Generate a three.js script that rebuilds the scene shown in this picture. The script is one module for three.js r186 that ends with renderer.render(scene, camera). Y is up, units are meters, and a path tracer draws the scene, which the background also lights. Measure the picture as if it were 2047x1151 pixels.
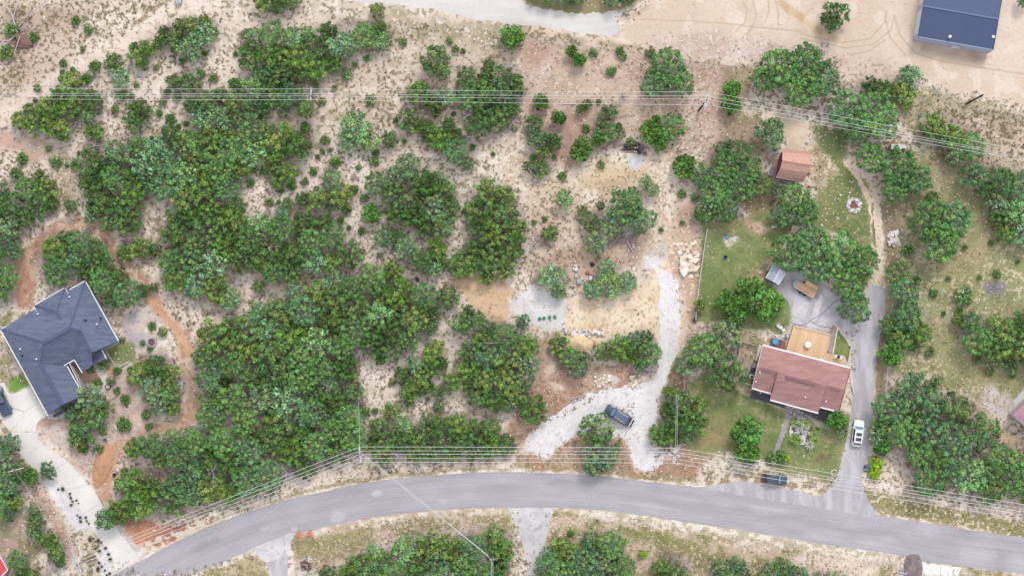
import * as THREE from 'three';
import { mergeGeometries, toCreasedNormals } from 'three/addons/utils/BufferGeometryUtils.js';
import { ConvexGeometry } from 'three/addons/geometries/ConvexGeometry.js';
import { RoundedBoxGeometry } from 'three/addons/geometries/RoundedBoxGeometry.js';

// ------------------------------------------------------------------ camera, sky, sun, exposure
const W = 2047, H = 1151, ALT = 250, FOCAL = 2750, TILT = Math.atan(125 / FOCAL);
const scene = new THREE.Scene();
const camera = new THREE.PerspectiveCamera(2 * Math.atan(H / 2 / FOCAL) * 180 / Math.PI, W / H, 1, 4000);
camera.position.set(0, ALT, 0);
camera.up.set(0, 0, -1);
camera.lookAt(0, 0, -ALT * Math.tan(TILT));
const renderer = new THREE.WebGLRenderer({ antialias: true });
renderer.setSize(1024, 575);
renderer.toneMapping = THREE.LinearToneMapping;
renderer.toneMappingExposure = 1.78;
renderer.shadowMap.enabled = true;
const SUN = new THREE.Vector3(0.26, 1, -0.8).normalize();
const sun = new THREE.DirectionalLight(0xfff6ea, 1.2);
sun.position.copy(SUN).multiplyScalar(300); sun.castShadow = true; sun.shadow.radius = 32;
Object.assign(sun.shadow.camera, { left: -120, right: 120, top: 90, bottom: -90, near: 50, far: 600 });
sun.shadow.mapSize.set(4096, 4096);
scene.add(sun, sun.target);
const GAIN = 1.36;            // what a white horizontal surface shows, used to turn seen colours into base colours

// ------------------------------------------------------------------ noise and random numbers
const rng = (s) => () => { s |= 0; s = s + 0x6D2B79F5 | 0; let t = Math.imul(s ^ s >>> 15, 1 | s); t = t + Math.imul(t ^ t >>> 7, 61 | t) ^ t; return ((t ^ t >>> 14) >>> 0) / 4294967296; };
const hash = (x, y, s) => { let h = Math.imul(x, 374761393) + Math.imul(y, 668265263) + Math.imul(s, 974711) | 0; h = Math.imul(h ^ h >>> 13, 1274126177); return ((h ^ h >>> 16) >>> 0) / 4294967296; };
function vn(x, y, s) {
  const xi = Math.floor(x), yi = Math.floor(y), fx = x - xi, fy = y - yi, u = fx * fx * (3 - 2 * fx), v = fy * fy * (3 - 2 * fy);
  const a = hash(xi, yi, s), b = hash(xi + 1, yi, s), c = hash(xi, yi + 1, s), d = hash(xi + 1, yi + 1, s);
  return a + (b - a) * u + (c - a) * v + (a - b - c + d) * u * v;
}
const fbm = (x, y, s, n = 3) => { let a = 0, w = 0.5, t = 0; for (let i = 0; i < n; i++) { a += w * vn(x, y, s + i); t += w; w *= 0.5; x *= 2.03; y *= 2.03; } return a / t; };
const sstep = (a, b, x) => { const t = Math.min(1, Math.max(0, (x - a) / (b - a))); return t * t * (3 - 2 * t); };
const lin = (c) => { c /= 255; return c <= 0.04045 ? c / 12.92 : ((c + 0.055) / 1.055) ** 2.4; };
const srgb = (l) => 255 * (l <= 0.0031308 ? l * 12.92 : 1.055 * l ** (1 / 2.4) - 0.055);
const base = (c, most = 0.75) => Math.min(most, lin(c) / GAIN);            // a seen colour channel to a base colour channel

{ // an even bright overcast, a little brighter round the sun
  const w = 256, h = 128, d = new Float32Array(w * h * 4), dir = new THREE.Vector3();
  for (let j = 0; j < h; j++) for (let i = 0; i < w; i++) {
    const el = ((j + 0.5) / h - 0.5) * Math.PI, az = ((i + 0.5) / w - 0.5) * 2 * Math.PI;
    dir.set(Math.cos(el) * Math.cos(az), Math.sin(el), Math.cos(el) * Math.sin(az));
    const up = Math.max(0, dir.y), cloud = 0.9 + 0.2 * fbm(dir.x * 4 / (0.3 + up) + 9, dir.z * 4 / (0.3 + up) + 9, 5, 3), near = Math.max(0, dir.dot(SUN));
    const l = (dir.y < 0 ? 0.22 : (0.37 + 0.28 * up) * cloud + 0.32 * near ** 6), o = (j * w + i) * 4;
    d[o] = l * 0.98; d[o + 1] = l * 0.99; d[o + 2] = l * 1.1; d[o + 3] = 1;
  }
  const sky = new THREE.DataTexture(d, w, h, THREE.RGBAFormat, THREE.FloatType);
  sky.mapping = THREE.EquirectangularReflectionMapping; sky.magFilter = THREE.LinearFilter; sky.wrapS = THREE.RepeatWrapping; sky.needsUpdate = true;
  scene.background = sky; scene.environment = sky;
}

// ------------------------------------------------------------------ helpers
const cT = Math.cos(TILT), sT = Math.sin(TILT), V3 = (x, y, z) => new THREE.Vector3(x, y, z);
function at(px, py, h = 0) {                       // a point of the place, at height h, from its place in a survey picture
  const u = (px - W / 2) / FOCAL, v = (H / 2 - py) / FOCAL, dy = -cT + v * sT, dz = -sT - v * cT, t = (h - ALT) / dy;
  return V3(u * t, h, dz * t);
}
function toPx(x, z, y = 0) { const ry = y - ALT, d = ry * -cT + z * -sT, up = ry * sT - z * cT; return [W / 2 + FOCAL * x / d, H / 2 - FOCAL * up / d]; }
const used = new Map();
function numbered(n) { const k = used.get(n) ?? 0; used.set(n, k + 1); return k ? `${n}_${String(k).padStart(3, '0')}` : n; }
function tag(o, label, category, group, kind) { if (label) o.userData.label = label; if (category) o.userData.category = category; if (group) o.userData.group = group; if (kind) o.userData.kind = kind; return o; }
function mesh(name, geo, m, parent = scene) { const o = new THREE.Mesh(geo, m); o.name = parent === scene ? numbered(name) : name; o.castShadow = o.receiveShadow = true; parent.add(o); return o; }
function thing(name, label, category, p = V3(0, 0, 0), turn = 0, group) { const g = new THREE.Group(); g.name = numbered(name); g.position.copy(p); g.rotation.y = turn; scene.add(g); return tag(g, label, category, group); }
const mats = new Map();
function M(r, g, b, o = {}) {                      // a material from its seen colour
  const k = JSON.stringify([r, g, b, o]);
  if (!mats.has(k)) { const m = new THREE.MeshStandardMaterial({ roughness: 0.85, side: THREE.DoubleSide, ...o }); m.color.setRGB(base(r, 0.82), base(g, 0.82), base(b, 0.82)); mats.set(k, m); }
  return mats.get(k);
}
function noiseMap(c1, c2, { size = 256, scale = 8, seed = 1, fine = 0.25, ax = 1, ay = 1, spots, thr = 0.7 } = {}) {    // a tile of mottled colour that wraps round
  const d = new Uint8Array(size * size * 4), wrap = (x, y, sc, s) => { const nx = Math.max(1, Math.round(sc * ax)), ny = Math.max(1, Math.round(sc * ay)); const fx = x / size * nx, fy = y / size * ny, xi = Math.floor(fx), yi = Math.floor(fy), a = fx - xi, b = fy - yi, u = a * a * (3 - 2 * a), v = b * b * (3 - 2 * b), q = (i, j) => hash((i + nx) % nx, (j + ny) % ny, s); return (q(xi, yi) * (1 - u) + q(xi + 1, yi) * u) * (1 - v) + (q(xi, yi + 1) * (1 - u) + q(xi + 1, yi + 1) * u) * v; };
  for (let y = 0; y < size; y++) for (let x = 0; x < size; x++) {
    let t = 0.5 * wrap(x, y, scale, seed) + 0.3 * wrap(x, y, scale * 2.5, seed + 1) + 0.2 * wrap(x, y, scale * 6, seed + 2); t = sstep(0.2, 0.8, t);
    const f = 1 + fine * (hash(x, y, seed + 9) - 0.5), sp = spots && wrap(x, y, scale * 4, seed + 5) > thr, o = (y * size + x) * 4;
    for (let c = 0; c < 3; c++) { const v = sp ? spots[c] : c1[c] + (c2[c] - c1[c]) * t; d[o + c] = Math.min(255, Math.max(0, srgb(base(v)) * f)); } d[o + 3] = 255;
  }
  const t = new THREE.DataTexture(d, size, size); t.colorSpace = THREE.SRGBColorSpace; t.wrapS = t.wrapT = THREE.RepeatWrapping; t.magFilter = THREE.LinearFilter; t.needsUpdate = true; return t;
}
const TM = (c1, c2, metres, o = {}, mo = {}) => { const map = noiseMap(c1, c2, o); map.repeat.set(1 / metres, 1 / metres); return new THREE.MeshStandardMaterial({ map, roughness: 0.9, side: THREE.DoubleSide, ...mo }); };
const box = (x, y, z, w, h, d, turn = 0) => { const g = new THREE.BoxGeometry(w, h, d); if (turn) g.rotateY(turn); return g.translate(x, y, z); };
const cyl = (x, y, z, r1, r2, h, n = 12) => new THREE.CylinderGeometry(r1, r2, h, n).translate(x, y, z);
function bar(a, b, w, h = w) {                    // a box from a to b, w across and h high
  const d = b.clone().sub(a), g = new THREE.BoxGeometry(w, h, d.length()), m = new THREE.Matrix4().lookAt(b, a, Math.abs(d.y) > 0.99 * d.length() ? V3(1, 0, 0) : V3(0, 1, 0));
  return g.applyMatrix4(m).translate((a.x + b.x) / 2, (a.y + b.y) / 2, (a.z + b.z) / 2);
}
function rod(a, b, r1, r2 = r1, n = 6) { const d = b.clone().sub(a), g = new THREE.CylinderGeometry(r2, r1, d.length(), n, 1, true).translate(0, d.length() / 2, 0); g.applyQuaternion(new THREE.Quaternion().setFromUnitVectors(V3(0, 1, 0), d.normalize())); return g.translate(a.x, a.y, a.z); }
const wire = (pts, r = 0.045, n = 12) => new THREE.TubeGeometry(pts.length > 2 ? new THREE.CatmullRomCurve3(pts, false, 'catmullrom', 0) : new THREE.LineCurve3(...pts), n, r, 5);
function faceGeo(polys) {                          // flat faces, each a list of points, uv in metres seen from above
  const p = [], uv = [];
  for (const q of polys) for (let i = 1; i + 1 < q.length; i++) for (const v of [q[0], q[i], q[i + 1]]) { p.push(v.x, v.y, v.z); uv.push(v.x, v.z); }
  const g = new THREE.BufferGeometry(); g.setAttribute('position', new THREE.Float32BufferAttribute(p, 3)); g.setAttribute('uv', new THREE.Float32BufferAttribute(uv, 2)); g.computeVertexNormals();
  const n = g.attributes.normal, a = g.attributes.position;                                        // wind all faces upwards
  for (let i = 0; i < n.count; i += 3) if (n.getY(i) < -0.01) { for (const t of [a, g.attributes.uv]) { const s = t.itemSize; for (let k = 0; k < s; k++) { const x = t.array[(i + 1) * s + k]; t.array[(i + 1) * s + k] = t.array[(i + 2) * s + k]; t.array[(i + 2) * s + k] = x; } } }
  g.computeVertexNormals(); return g;
}
const pairs = (a) => { const r = []; for (let i = 0; i < a.length; i += 2) r.push([a[i], a[i + 1]]); return r; };
function rough(pts, amp, step, seed, closed = true) {      // a ragged copy of an outline (points x, z in metres)
  const out = [];
  for (let i = 0; i < pts.length - (closed ? 0 : 1); i++) {
    const a = pts[i], b = pts[(i + 1) % pts.length], l = Math.hypot(b.x - a.x, b.z - a.z) || 1e-6, n = Math.max(1, Math.round(l / step)), nx = (b.z - a.z) / l, nz = (a.x - b.x) / l;
    for (let k = 0; k < n; k++) { const x = a.x + (b.x - a.x) * k / n, z = a.z + (b.z - a.z) * k / n, o = amp * 2 * (fbm(x * 0.9, z * 0.9, seed, 3) - 0.5) + amp * 0.8 * (hash(Math.round(x * 50), Math.round(z * 50), seed) - 0.5); out.push(V3(x + nx * o, 0, z + nz * o)); }
  }
  return out;
}
function sheetGeo(outline, h, holes = []) {
  const s = new THREE.Shape(outline.map((p) => new THREE.Vector2(p.x, -p.z))); for (const q of holes) s.holes.push(new THREE.Path(q.map((p) => new THREE.Vector2(p.x, -p.z))));
  const g = new THREE.ShapeGeometry(s); g.rotateX(-Math.PI / 2); g.translate(0, h, 0);
  const a = g.attributes.position, uv = new Float32Array(a.count * 2); for (let i = 0; i < a.count; i++) { uv[i * 2] = a.getX(i); uv[i * 2 + 1] = a.getZ(i); } g.setAttribute('uv', new THREE.BufferAttribute(uv, 2)); return g;
}
const smoothPts = (flat, closed = true, n = 8) => { const c = new THREE.CatmullRomCurve3(pairs(flat).map(([x, y]) => at(x, y)), closed, 'centripetal'); const q = c.getPoints(flat.length / 2 * n); if (closed) q.pop(); return q; };
const P = (flat, h = 0) => pairs(flat).map(([x, y]) => at(x, y, h));
function slab(outline, h, t) {                            // a sheet with thickness t below h
  const s = new THREE.Shape(outline.map((p) => new THREE.Vector2(p.x, -p.z))), g = new THREE.ExtrudeGeometry(s, { depth: t, bevelEnabled: false }); g.rotateX(-Math.PI / 2); g.translate(0, h - t, 0);
  const a = g.attributes.position, uv = new Float32Array(a.count * 2); for (let i = 0; i < a.count; i++) { uv[i * 2] = a.getX(i); uv[i * 2 + 1] = a.getZ(i) + a.getY(i); } g.setAttribute('uv', new THREE.BufferAttribute(uv, 2)); return g;
}
function inPoly(p, x, y) { let c = false; for (let i = 0, j = p.length - 1; i < p.length; j = i++) if ((p[i][1] > y) !== (p[j][1] > y) && x < (p[j][0] - p[i][0]) * (y - p[i][1]) / (p[j][1] - p[i][1]) + p[i][0]) c = !c; return c; }
function edgeDist(p, x, y, closed = true) { let m = 1e9; for (let i = closed ? 0 : 1, j = closed ? p.length - 1 : 0; i < p.length; j = i++) { const ax = p[j][0], ay = p[j][1], dx = p[i][0] - ax, dy = p[i][1] - ay, t = Math.min(1, Math.max(0, ((x - ax) * dx + (y - ay) * dy) / (dx * dx + dy * dy || 1))), ex = x - ax - t * dx, ey = y - ay - t * dy, d = ex * ex + ey * ey; if (d < m) m = d; } return Math.sqrt(m); }

// ------------------------------------------------------------------ the ground: one sheet, its soil, litter and grass worked out from patches with ragged edges
const TW = 2048, TH = 1168, X0 = -100, Z0 = -68, WX = 200, WZ = 114, NT = TW * TH;
const field = (fx, fy, s, n, rot = 0) => { const a = new Float32Array(NT), c = Math.cos(rot), q = Math.sin(rot); for (let j = 0, k = 0; j < TH; j++) for (let i = 0; i < TW; i++, k++) a[k] = fbm((i * c + j * q) / fx, (j * c - i * q) / fy, s, n); return a; };
const f3 = field(3, 3, 11, 2), f8 = field(9, 9, 21, 2), f5 = field(4.6, 4.6, 61, 1), f20 = field(26, 26, 31, 3), g20 = field(22, 22, 131, 3), f70 = field(80, 80, 41, 3);
const col = new Float32Array(NT * 3), tuft = new Float32Array(NT), grass = new Float32Array(NT), stone = new Float32Array(NT);
const toTex = ([px, py]) => { const p = at(px, py); return [(p.x - X0) / WX * TW, (p.z - Z0) / WZ * TH]; };
// a patch: outline in survey pixels, edge softness and raggedness, two colours mixed by noise, speckles [colour, noise above which they show], how much tuft, grass and stone stands on it
function patch(flat, { line = 0, soft = 6, warp = 10, c1, c2 = c1, by = f20, mix = 1, spots, spots2, t, g, s, op = 1 }) {
  const p = pairs(flat).map(toTex), m = line + soft + warp * 1.2 + 2, xs = p.map((q) => q[0]), ys = p.map((q) => q[1]);
  const i0 = Math.max(0, Math.floor(Math.min(...xs) - m)), i1 = Math.min(TW - 1, Math.ceil(Math.max(...xs) + m)), j0 = Math.max(0, Math.floor(Math.min(...ys) - m)), j1 = Math.min(TH - 1, Math.ceil(Math.max(...ys) + m));
  for (let j = j0; j <= j1; j++) for (let i = i0; i <= i1; i++) {
    const k = j * TW + i, x = i + (f20[k] - 0.5) * 2.4 * warp, y = j + (g20[k] - 0.5) * 2.4 * warp;
    let sd = line ? line - edgeDist(p, x, y, false) : (inPoly(p, x, y) ? 1 : -1) * edgeDist(p, x, y);
    sd += (f3[k] - 0.5) * soft * 1.3;
    const a = op * sstep(-soft, soft, sd); if (a <= 0.004) continue;
    const u = sstep(0.3, 0.7, 0.5 + (by[k] - 0.5) * mix);
    let r = c1[0] + (c2[0] - c1[0]) * u, gg = c1[1] + (c2[1] - c1[1]) * u, b = c1[2] + (c2[2] - c1[2]) * u;
    for (const sp of [spots, spots2]) if (sp) { const q = sstep(sp[1] - 0.06, sp[1] + 0.06, (sp[2] ?? f5)[k] - (!sp[2] || sp[2] === f5 ? 0.1 - 0.16 * (f20[k] - 0.5) : 0)) * (sp[3] ?? 0.8); r += (sp[0][0] - r) * q; gg += (sp[0][1] - gg) * q; b += (sp[0][2] - b) * q; }
    col[k * 3] += (r - col[k * 3]) * a; col[k * 3 + 1] += (gg - col[k * 3 + 1]) * a; col[k * 3 + 2] += (b - col[k * 3 + 2]) * a;
    if (t !== undefined) tuft[k] += (t - tuft[k]) * a; if (g !== undefined) grass[k] += (g - grass[k]) * a; if (s !== undefined) stone[k] += (s - stone[k]) * a;
  }
}
const TAN = [234, 218, 200], TAN2 = [218, 202, 182], OLIVE = [146, 134, 112], WHITE = [240, 232, 220], CREAM = [242, 228, 206], LAWN = [122, 138, 84], LAWN2 = [150, 154, 106], FIELD = [156, 158, 112], FIELD2 = [188, 178, 148], RUST = [184, 148, 126], RUST2 = [214, 188, 168], LITTER = [150, 134, 122], LITTER2 = [196, 178, 162], MAUVE = [190, 176, 172], MULCH = [190, 160, 142], MULCH2 = [212, 188, 168], CHALK = [222, 220, 218];
patch([-200, -200, 2300, -200, 2300, 1400, -200, 1400], { c1: TAN, c2: TAN2, spots: [OLIVE, 0.58, f5, 0.7], spots2: [[250, 242, 230], 0.6, f8, 0.55], t: 1, g: 0, s: 0.5 });
// browner, grassier north
patch([640, 60, 1040, 40, 1045, 240, 900, 260, 700, 230, 560, 240, 620, 160, 760, 110], { soft: 30, warp: 20, c1: [222, 203, 182], c2: [196, 178, 152], spots: [[146, 133, 104], 0.56, f5, 0.75], spots2: [[242, 230, 214], 0.62, f8, 0.5], t: 1.2 });
patch([780, 20, 940, 50, 1040, 70, 1040, 110, 900, 90, 760, 50], { soft: 14, c1: [204, 188, 160], c2: [172, 160, 126], spots: [WHITE, 0.62], t: 1.5, s: 1 });
patch([0, 0, 200, 0, 120, 120, 60, 200, 0, 240], { soft: 30, warp: 24, c1: [214, 190, 172], c2: [186, 166, 142], by: f70, spots: [[136, 126, 92], 0.6], t: 0.9 });
patch([0, 215, 120, 130, 230, 80, 330, 10, 400, -20, 420, 10, 330, 60, 250, 110, 130, 170, 60, 240, 0, 270], { soft: 12, warp: 12, c1: [240, 225, 210], c2: [230, 212, 194], spots: [[206, 186, 164], 0.64], t: 0.08 });
patch([262, 50, 300, 15, 345, -5], { line: 3, soft: 4, warp: 5, c1: [150, 124, 86], op: 0.8, t: 0.2 });
patch([440, 40, 620, 30, 740, 60, 740, 75, 600, 45, 460, 55], { soft: 10, c1: [232, 210, 188], c2: TAN, t: 0.3 });
// the sandy yard by the metal building
patch([1225, 85, 1260, 30, 1310, -10, 1400, -60, 2200, -60, 2200, 240, 2047, 212, 1960, 190, 1890, 180, 1840, 160, 1790, 165, 1700, 160, 1670, 120, 1640, 90, 1560, 92, 1500, 118, 1400, 112, 1300, 98], { soft: 9, warp: 9, c1: [230, 211, 190], c2: [220, 198, 174], by: f70, mix: 1.4, spots: [[238, 222, 204], 0.6, f20, 0.6], t: 0, s: 0.06 });
patch([1280, 70, 1420, 60, 1540, 80, 1660, 95, 1680, 150, 1640, 95, 1520, 118, 1400, 118, 1290, 100], { soft: 10, warp: 12, c1: [222, 202, 188], c2: [206, 180, 164], spots: [WHITE, 0.6, f5, 0.6], t: 0.1, s: 1 });
patch([1560, 5, 1600, 35, 1640, 60, 1680, 78], { line: 7, soft: 4, warp: 6, c1: [206, 170, 128], c2: [222, 196, 160], op: 0.8 });
patch([1640, 110, 1740, 100, 1800, 130, 1780, 160, 1700, 165], { soft: 14, c1: [212, 190, 172], c2: [226, 206, 188], spots: [[176, 156, 138], 0.66] });
patch([1845, 88, 1980, 112, 1970, 124, 1900, 112, 1840, 100], { soft: 6, warp: 5, c1: [196, 168, 152], c2: [214, 190, 172] });  // shade along the metal building's lower wall, painted into the ground colour
for (const tr of [[1300, 10, 1270, 25, 1235, 38, 1190, 42], [1295, 18, 1262, 34, 1225, 45], [1482, -5, 1494, 20, 1490, 45, 1472, 62], [1505, -5, 1512, 25, 1505, 50, 1494, 68], [1535, -5, 1537, 20, 1530, 45], [1550, 0, 1556, 25, 1556, 50], [1280, 38, 1400, 42, 1500, 52, 1600, 62], [1600, 66, 1680, 85, 1740, 76, 1770, 45, 1772, 22], [1600, 76, 1690, 95, 1750, 86, 1782, 60, 1790, 30], [1788, 30, 1800, 70, 1830, 105, 1880, 122], [1772, 40, 1780, 75, 1810, 110], [1880, 122, 1960, 134, 2060, 150], [1700, 108, 1740, 100, 1770, 80]]) patch(tr, { line: 1.1, soft: 1.8, warp: 1.6, c1: [186, 162, 138], op: 0.62 });
patch([1390, 0, 1386, 40], { line: 3, soft: 3, c1: [206, 186, 168], op: 0.5 });
// verge under the chalk road, grass at its head
patch([1020, 45, 1110, 62, 1200, 80, 1290, 92, 1390, 112, 1470, 132, 1460, 140, 1380, 122, 1200, 92, 1100, 78, 1020, 62], { soft: 5, warp: 5, c1: [226, 206, 184], c2: [190, 168, 140], spots: [[130, 116, 86], 0.58], t: 0.9, s: 1 });
patch([1030, -10, 1062, 12, 1124, 23, 1174, 28, 1220, 22, 1260, 14, 1290, -10], { soft: 4, warp: 4, c1: [132, 138, 88], c2: [160, 148, 108], t: 0.2, g: 1 });
// the cleared red lot
patch([1040, 66, 1150, 92, 1270, 108, 1380, 124, 1458, 134, 1446, 280, 1420, 330, 1330, 330, 1290, 270, 1240, 270, 1200, 300, 1150, 340, 1080, 320, 1045, 240], { soft: 8, warp: 8, c1: MULCH, c2: MULCH2, spots: [[168, 142, 118], 0.62, f5, 0.7], spots2: [[226, 204, 182], 0.62, f3, 0.6], t: 0.25, s: 0.6 });
patch([1110, 140, 1230, 160, 1280, 190, 1240, 205, 1110, 200, 1050, 190, 1050, 150], { soft: 22, warp: 16, c1: [218, 194, 172], c2: [196, 170, 146], spots: [WHITE, 0.66, f5, 0.6], t: 0.2, s: 0.9 });
patch([1080, 120, 1100, 128, 1102, 150, 1080, 150], { soft: 6, c1: [222, 200, 188] });
patch([1040, 80, 1100, 100, 1090, 125, 1050, 120], { soft: 14, c1: [190, 152, 130], c2: [180, 144, 124], op: 0.7 });
patch([1130, 230, 1180, 210, 1200, 260, 1150, 290, 1130, 330, 1100, 300], { soft: 16, warp: 10, c1: [180, 146, 128], c2: [194, 162, 142] });
patch([1440, 135, 1460, 135, 1446, 290, 1420, 330, 1400, 330, 1420, 270], { soft: 10, c1: [196, 164, 146], c2: [212, 186, 166] });
patch([1452, 138, 1443, 280, 1425, 335], { line: 9, soft: 6, warp: 6, c1: [190, 154, 136], c2: [210, 178, 158], op: 0.8 });
// the bright rubble round the burn heaps
patch([960, 290, 1060, 300, 1130, 340, 1230, 300, 1330, 290, 1400, 300, 1390, 400, 1400, 460, 1390, 560, 1380, 700, 1350, 730, 1330, 560, 1260, 520, 1150, 500, 1060, 520, 1060, 400, 980, 330], { soft: 14, warp: 16, c1: CREAM, c2: [216, 192, 164], spots: [[186, 160, 134], 0.58, f5, 0.7], spots2: [[248, 240, 226], 0.62, f3, 0.6], t: 0.35, s: 1 });
patch([1150, 350, 1250, 320, 1300, 345, 1260, 375, 1190, 385], { soft: 14, warp: 10, c1: [222, 198, 162], c2: [202, 176, 144], t: 0.2 });
patch([1060, 370, 1130, 350, 1140, 440, 1080, 480, 1050, 430], { soft: 20, warp: 14, c1: [200, 174, 148], c2: [226, 206, 180], spots: [[160, 138, 112], 0.6], t: 0.5 });
patch([1100, 490, 1180, 480, 1300, 470, 1290, 520, 1190, 550, 1140, 560, 1060, 540], { soft: 18, warp: 14, c1: [182, 152, 132], c2: [204, 178, 154] });
patch([1330, 470, 1400, 440, 1405, 600, 1380, 720, 1358, 720, 1366, 600, 1330, 540], { soft: 8, warp: 8, c1: [204, 172, 144], c2: [226, 200, 172], spots: [[248, 236, 214], 0.6], s: 1.2, t: 0.2 });
patch([1340, 400, 1400, 400, 1400, 460, 1350, 480], { soft: 14, c1: [206, 176, 152], c2: [190, 158, 136] });
patch([1252, 318, 1262, 305, 1282, 308, 1288, 326, 1272, 338, 1255, 334], { soft: 6, warp: 4, c1: [226, 226, 228], c2: [206, 204, 206], by: f8, t: 0, s: 0 });
patch([1243, 300, 1248, 285, 1270, 280, 1290, 290, 1290, 308, 1264, 306], { soft: 5, warp: 5, c1: [66, 62, 68], c2: [120, 108, 104], by: f8, mix: 1.6, t: 0 });
patch([1284, 522, 1292, 508, 1312, 508, 1320, 526, 1304, 538, 1288, 534], { soft: 6, warp: 4, c1: [224, 224, 226], c2: [240, 238, 238], by: f8, t: 0 });
patch([1300, 500, 1330, 480, 1325, 520, 1312, 520], { soft: 8, c1: [196, 190, 190], op: 0.7 });
patch([895, 558, 930, 552, 1015, 560, 1028, 585, 1010, 640, 985, 645, 960, 628, 935, 610, 925, 590], { soft: 6, warp: 5, c1: [226, 196, 160], c2: [218, 186, 150], spots: [[196, 164, 130], 0.66], t: 0.08, s: 0.2 });
patch([1120, 600, 1200, 590, 1270, 575, 1310, 550, 1322, 580, 1318, 690, 1280, 665, 1240, 668, 1190, 690, 1150, 680, 1130, 650, 1140, 620], { soft: 6, warp: 6, c1: [242, 224, 196], c2: [232, 208, 176], spots: [[206, 176, 140], 0.66], t: 0.1, s: 0.35 });
patch([1020, 602, 1045, 580, 1080, 560, 1112, 572, 1136, 598, 1132, 636, 1116, 662, 1090, 655, 1050, 642, 1026, 622], { soft: 5, warp: 6, c1: [234, 232, 230], c2: [220, 217, 215], t: 0.03, s: 0.5 });
patch([1140, 675, 1180, 672, 1190, 690, 1180, 708, 1145, 708, 1135, 690], { soft: 6, c1: [240, 214, 172], c2: [226, 192, 140], t: 0, s: 0.4 });
patch([1398, 450, 1392, 560, 1378, 690], { line: 6, soft: 5, warp: 6, c1: [196, 162, 138], c2: [214, 186, 162], op: 0.8 });
// mulch ground south of the pit, round the lot entrance
patch([1075, 690, 1110, 660, 1140, 740, 1250, 720, 1270, 740, 1250, 780, 1170, 790, 1100, 835, 1050, 880, 1030, 900, 1000, 870, 1040, 800, 1075, 740], { soft: 8, warp: 8, c1: [180, 144, 122], c2: [198, 166, 142], spots: [[160, 128, 104], 0.6], t: 0.3, s: 0.5 });
patch([1188, 752, 1215, 742, 1235, 755, 1225, 775, 1195, 778], { soft: 5, c1: [230, 218, 204], c2: [200, 180, 160], by: f8, s: 1.4 });
patch([1096, 770, 1125, 765, 1130, 782, 1105, 784], { soft: 5, c1: [226, 206, 188], c2: [206, 178, 156], by: f8 });
patch([1090, 700, 1112, 700, 1112, 750, 1092, 752], { soft: 6, c1: [224, 200, 178] });
patch([1030, 905, 1070, 905, 1090, 915, 1125, 890, 1160, 868, 1245, 870, 1262, 915, 1268, 935, 1300, 945, 1380, 880, 1370, 800, 1340, 790, 1330, 740, 1350, 720, 1372, 740, 1372, 880, 1420, 910, 1380, 960, 1300, 962, 1150, 945, 1030, 942], { soft: 8, warp: 7, c1: [174, 140, 116], c2: [190, 160, 132], spots: [[150, 132, 96], 0.6], t: 0.4 });
// lawns round the red roofed house
patch([1405, 455, 1430, 436, 1480, 440, 1530, 425, 1600, 440, 1560, 480, 1540, 530, 1545, 565, 1580, 600, 1585, 645, 1560, 665, 1500, 660, 1440, 640, 1390, 640, 1396, 560], { soft: 6, warp: 6, c1: LAWN, c2: LAWN2, by: f20, spots: [[108, 122, 72], 0.62, f20, 0.6], t: 0, g: 0.8, s: 0.05 });
patch([1415, 445, 1500, 440, 1530, 455, 1500, 470, 1430, 462], { soft: 12, warp: 10, c1: [176, 164, 124], c2: [150, 146, 102], t: 0.3 });
patch([1490, 440, 1520, 445, 1545, 460, 1520, 470, 1496, 455], { soft: 4, warp: 4, c1: [216, 186, 164], c2: [200, 166, 146] });
patch([1445, 470, 1480, 474, 1485, 484, 1450, 484], { soft: 4, c1: [222, 216, 206], c2: [176, 170, 140], by: f8, s: 1.2 });
patch([1490, 560, 1530, 520, 1536, 490, 1550, 500, 1540, 560, 1510, 590], { soft: 14, c1: [196, 176, 138], c2: [170, 156, 112], spots: [[226, 206, 176], 0.6] });
patch([1372, 768, 1410, 740, 1500, 720, 1510, 800, 1570, 815, 1580, 830, 1700, 830, 1700, 870, 1682, 940, 1660, 965, 1560, 945, 1520, 915, 1440, 905, 1400, 912, 1370, 880], { soft: 7, warp: 6, c1: [118, 134, 82], c2: [146, 150, 102], by: f20, spots: [[102, 120, 72], 0.6, f70, 0.6], spots2: [[176, 166, 128], 0.68, f5, 0.6], t: 0, g: 0.8, s: 0.04 });
patch([1378, 850, 1470, 840, 1460, 900, 1390, 910], { soft: 24, warp: 12, c1: [170, 156, 112], c2: [150, 144, 98] });
patch([1655, 878, 1668, 878, 1668, 888, 1655, 888], { soft: 3, warp: 3, c1: [176, 152, 130] });
patch([1628, 930, 1655, 925, 1660, 915, 1645, 910], { soft: 5, c1: [120, 104, 76], op: 0.7 });
patch([1440, 640, 1500, 660, 1530, 690, 1520, 720, 1500, 800, 1470, 780, 1460, 680], { soft: 8, c1: [170, 156, 124], c2: [192, 172, 146], spots: [[132, 132, 86], 0.55], t: 0.3, g: 0.3 });
patch([1620, 250, 1700, 270, 1690, 320, 1720, 370, 1745, 420, 1745, 560, 1720, 570, 1690, 470, 1640, 460, 1610, 440, 1640, 380, 1650, 320], { soft: 8, warp: 8, c1: [120, 134, 82], c2: [146, 148, 100], spots: [[168, 156, 116], 0.64], t: 0.05, g: 0.8 });
patch([1640, 255, 1690, 270, 1690, 330, 1660, 370, 1640, 330], { soft: 12, c1: [114, 130, 80], c2: [132, 142, 92] });
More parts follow.
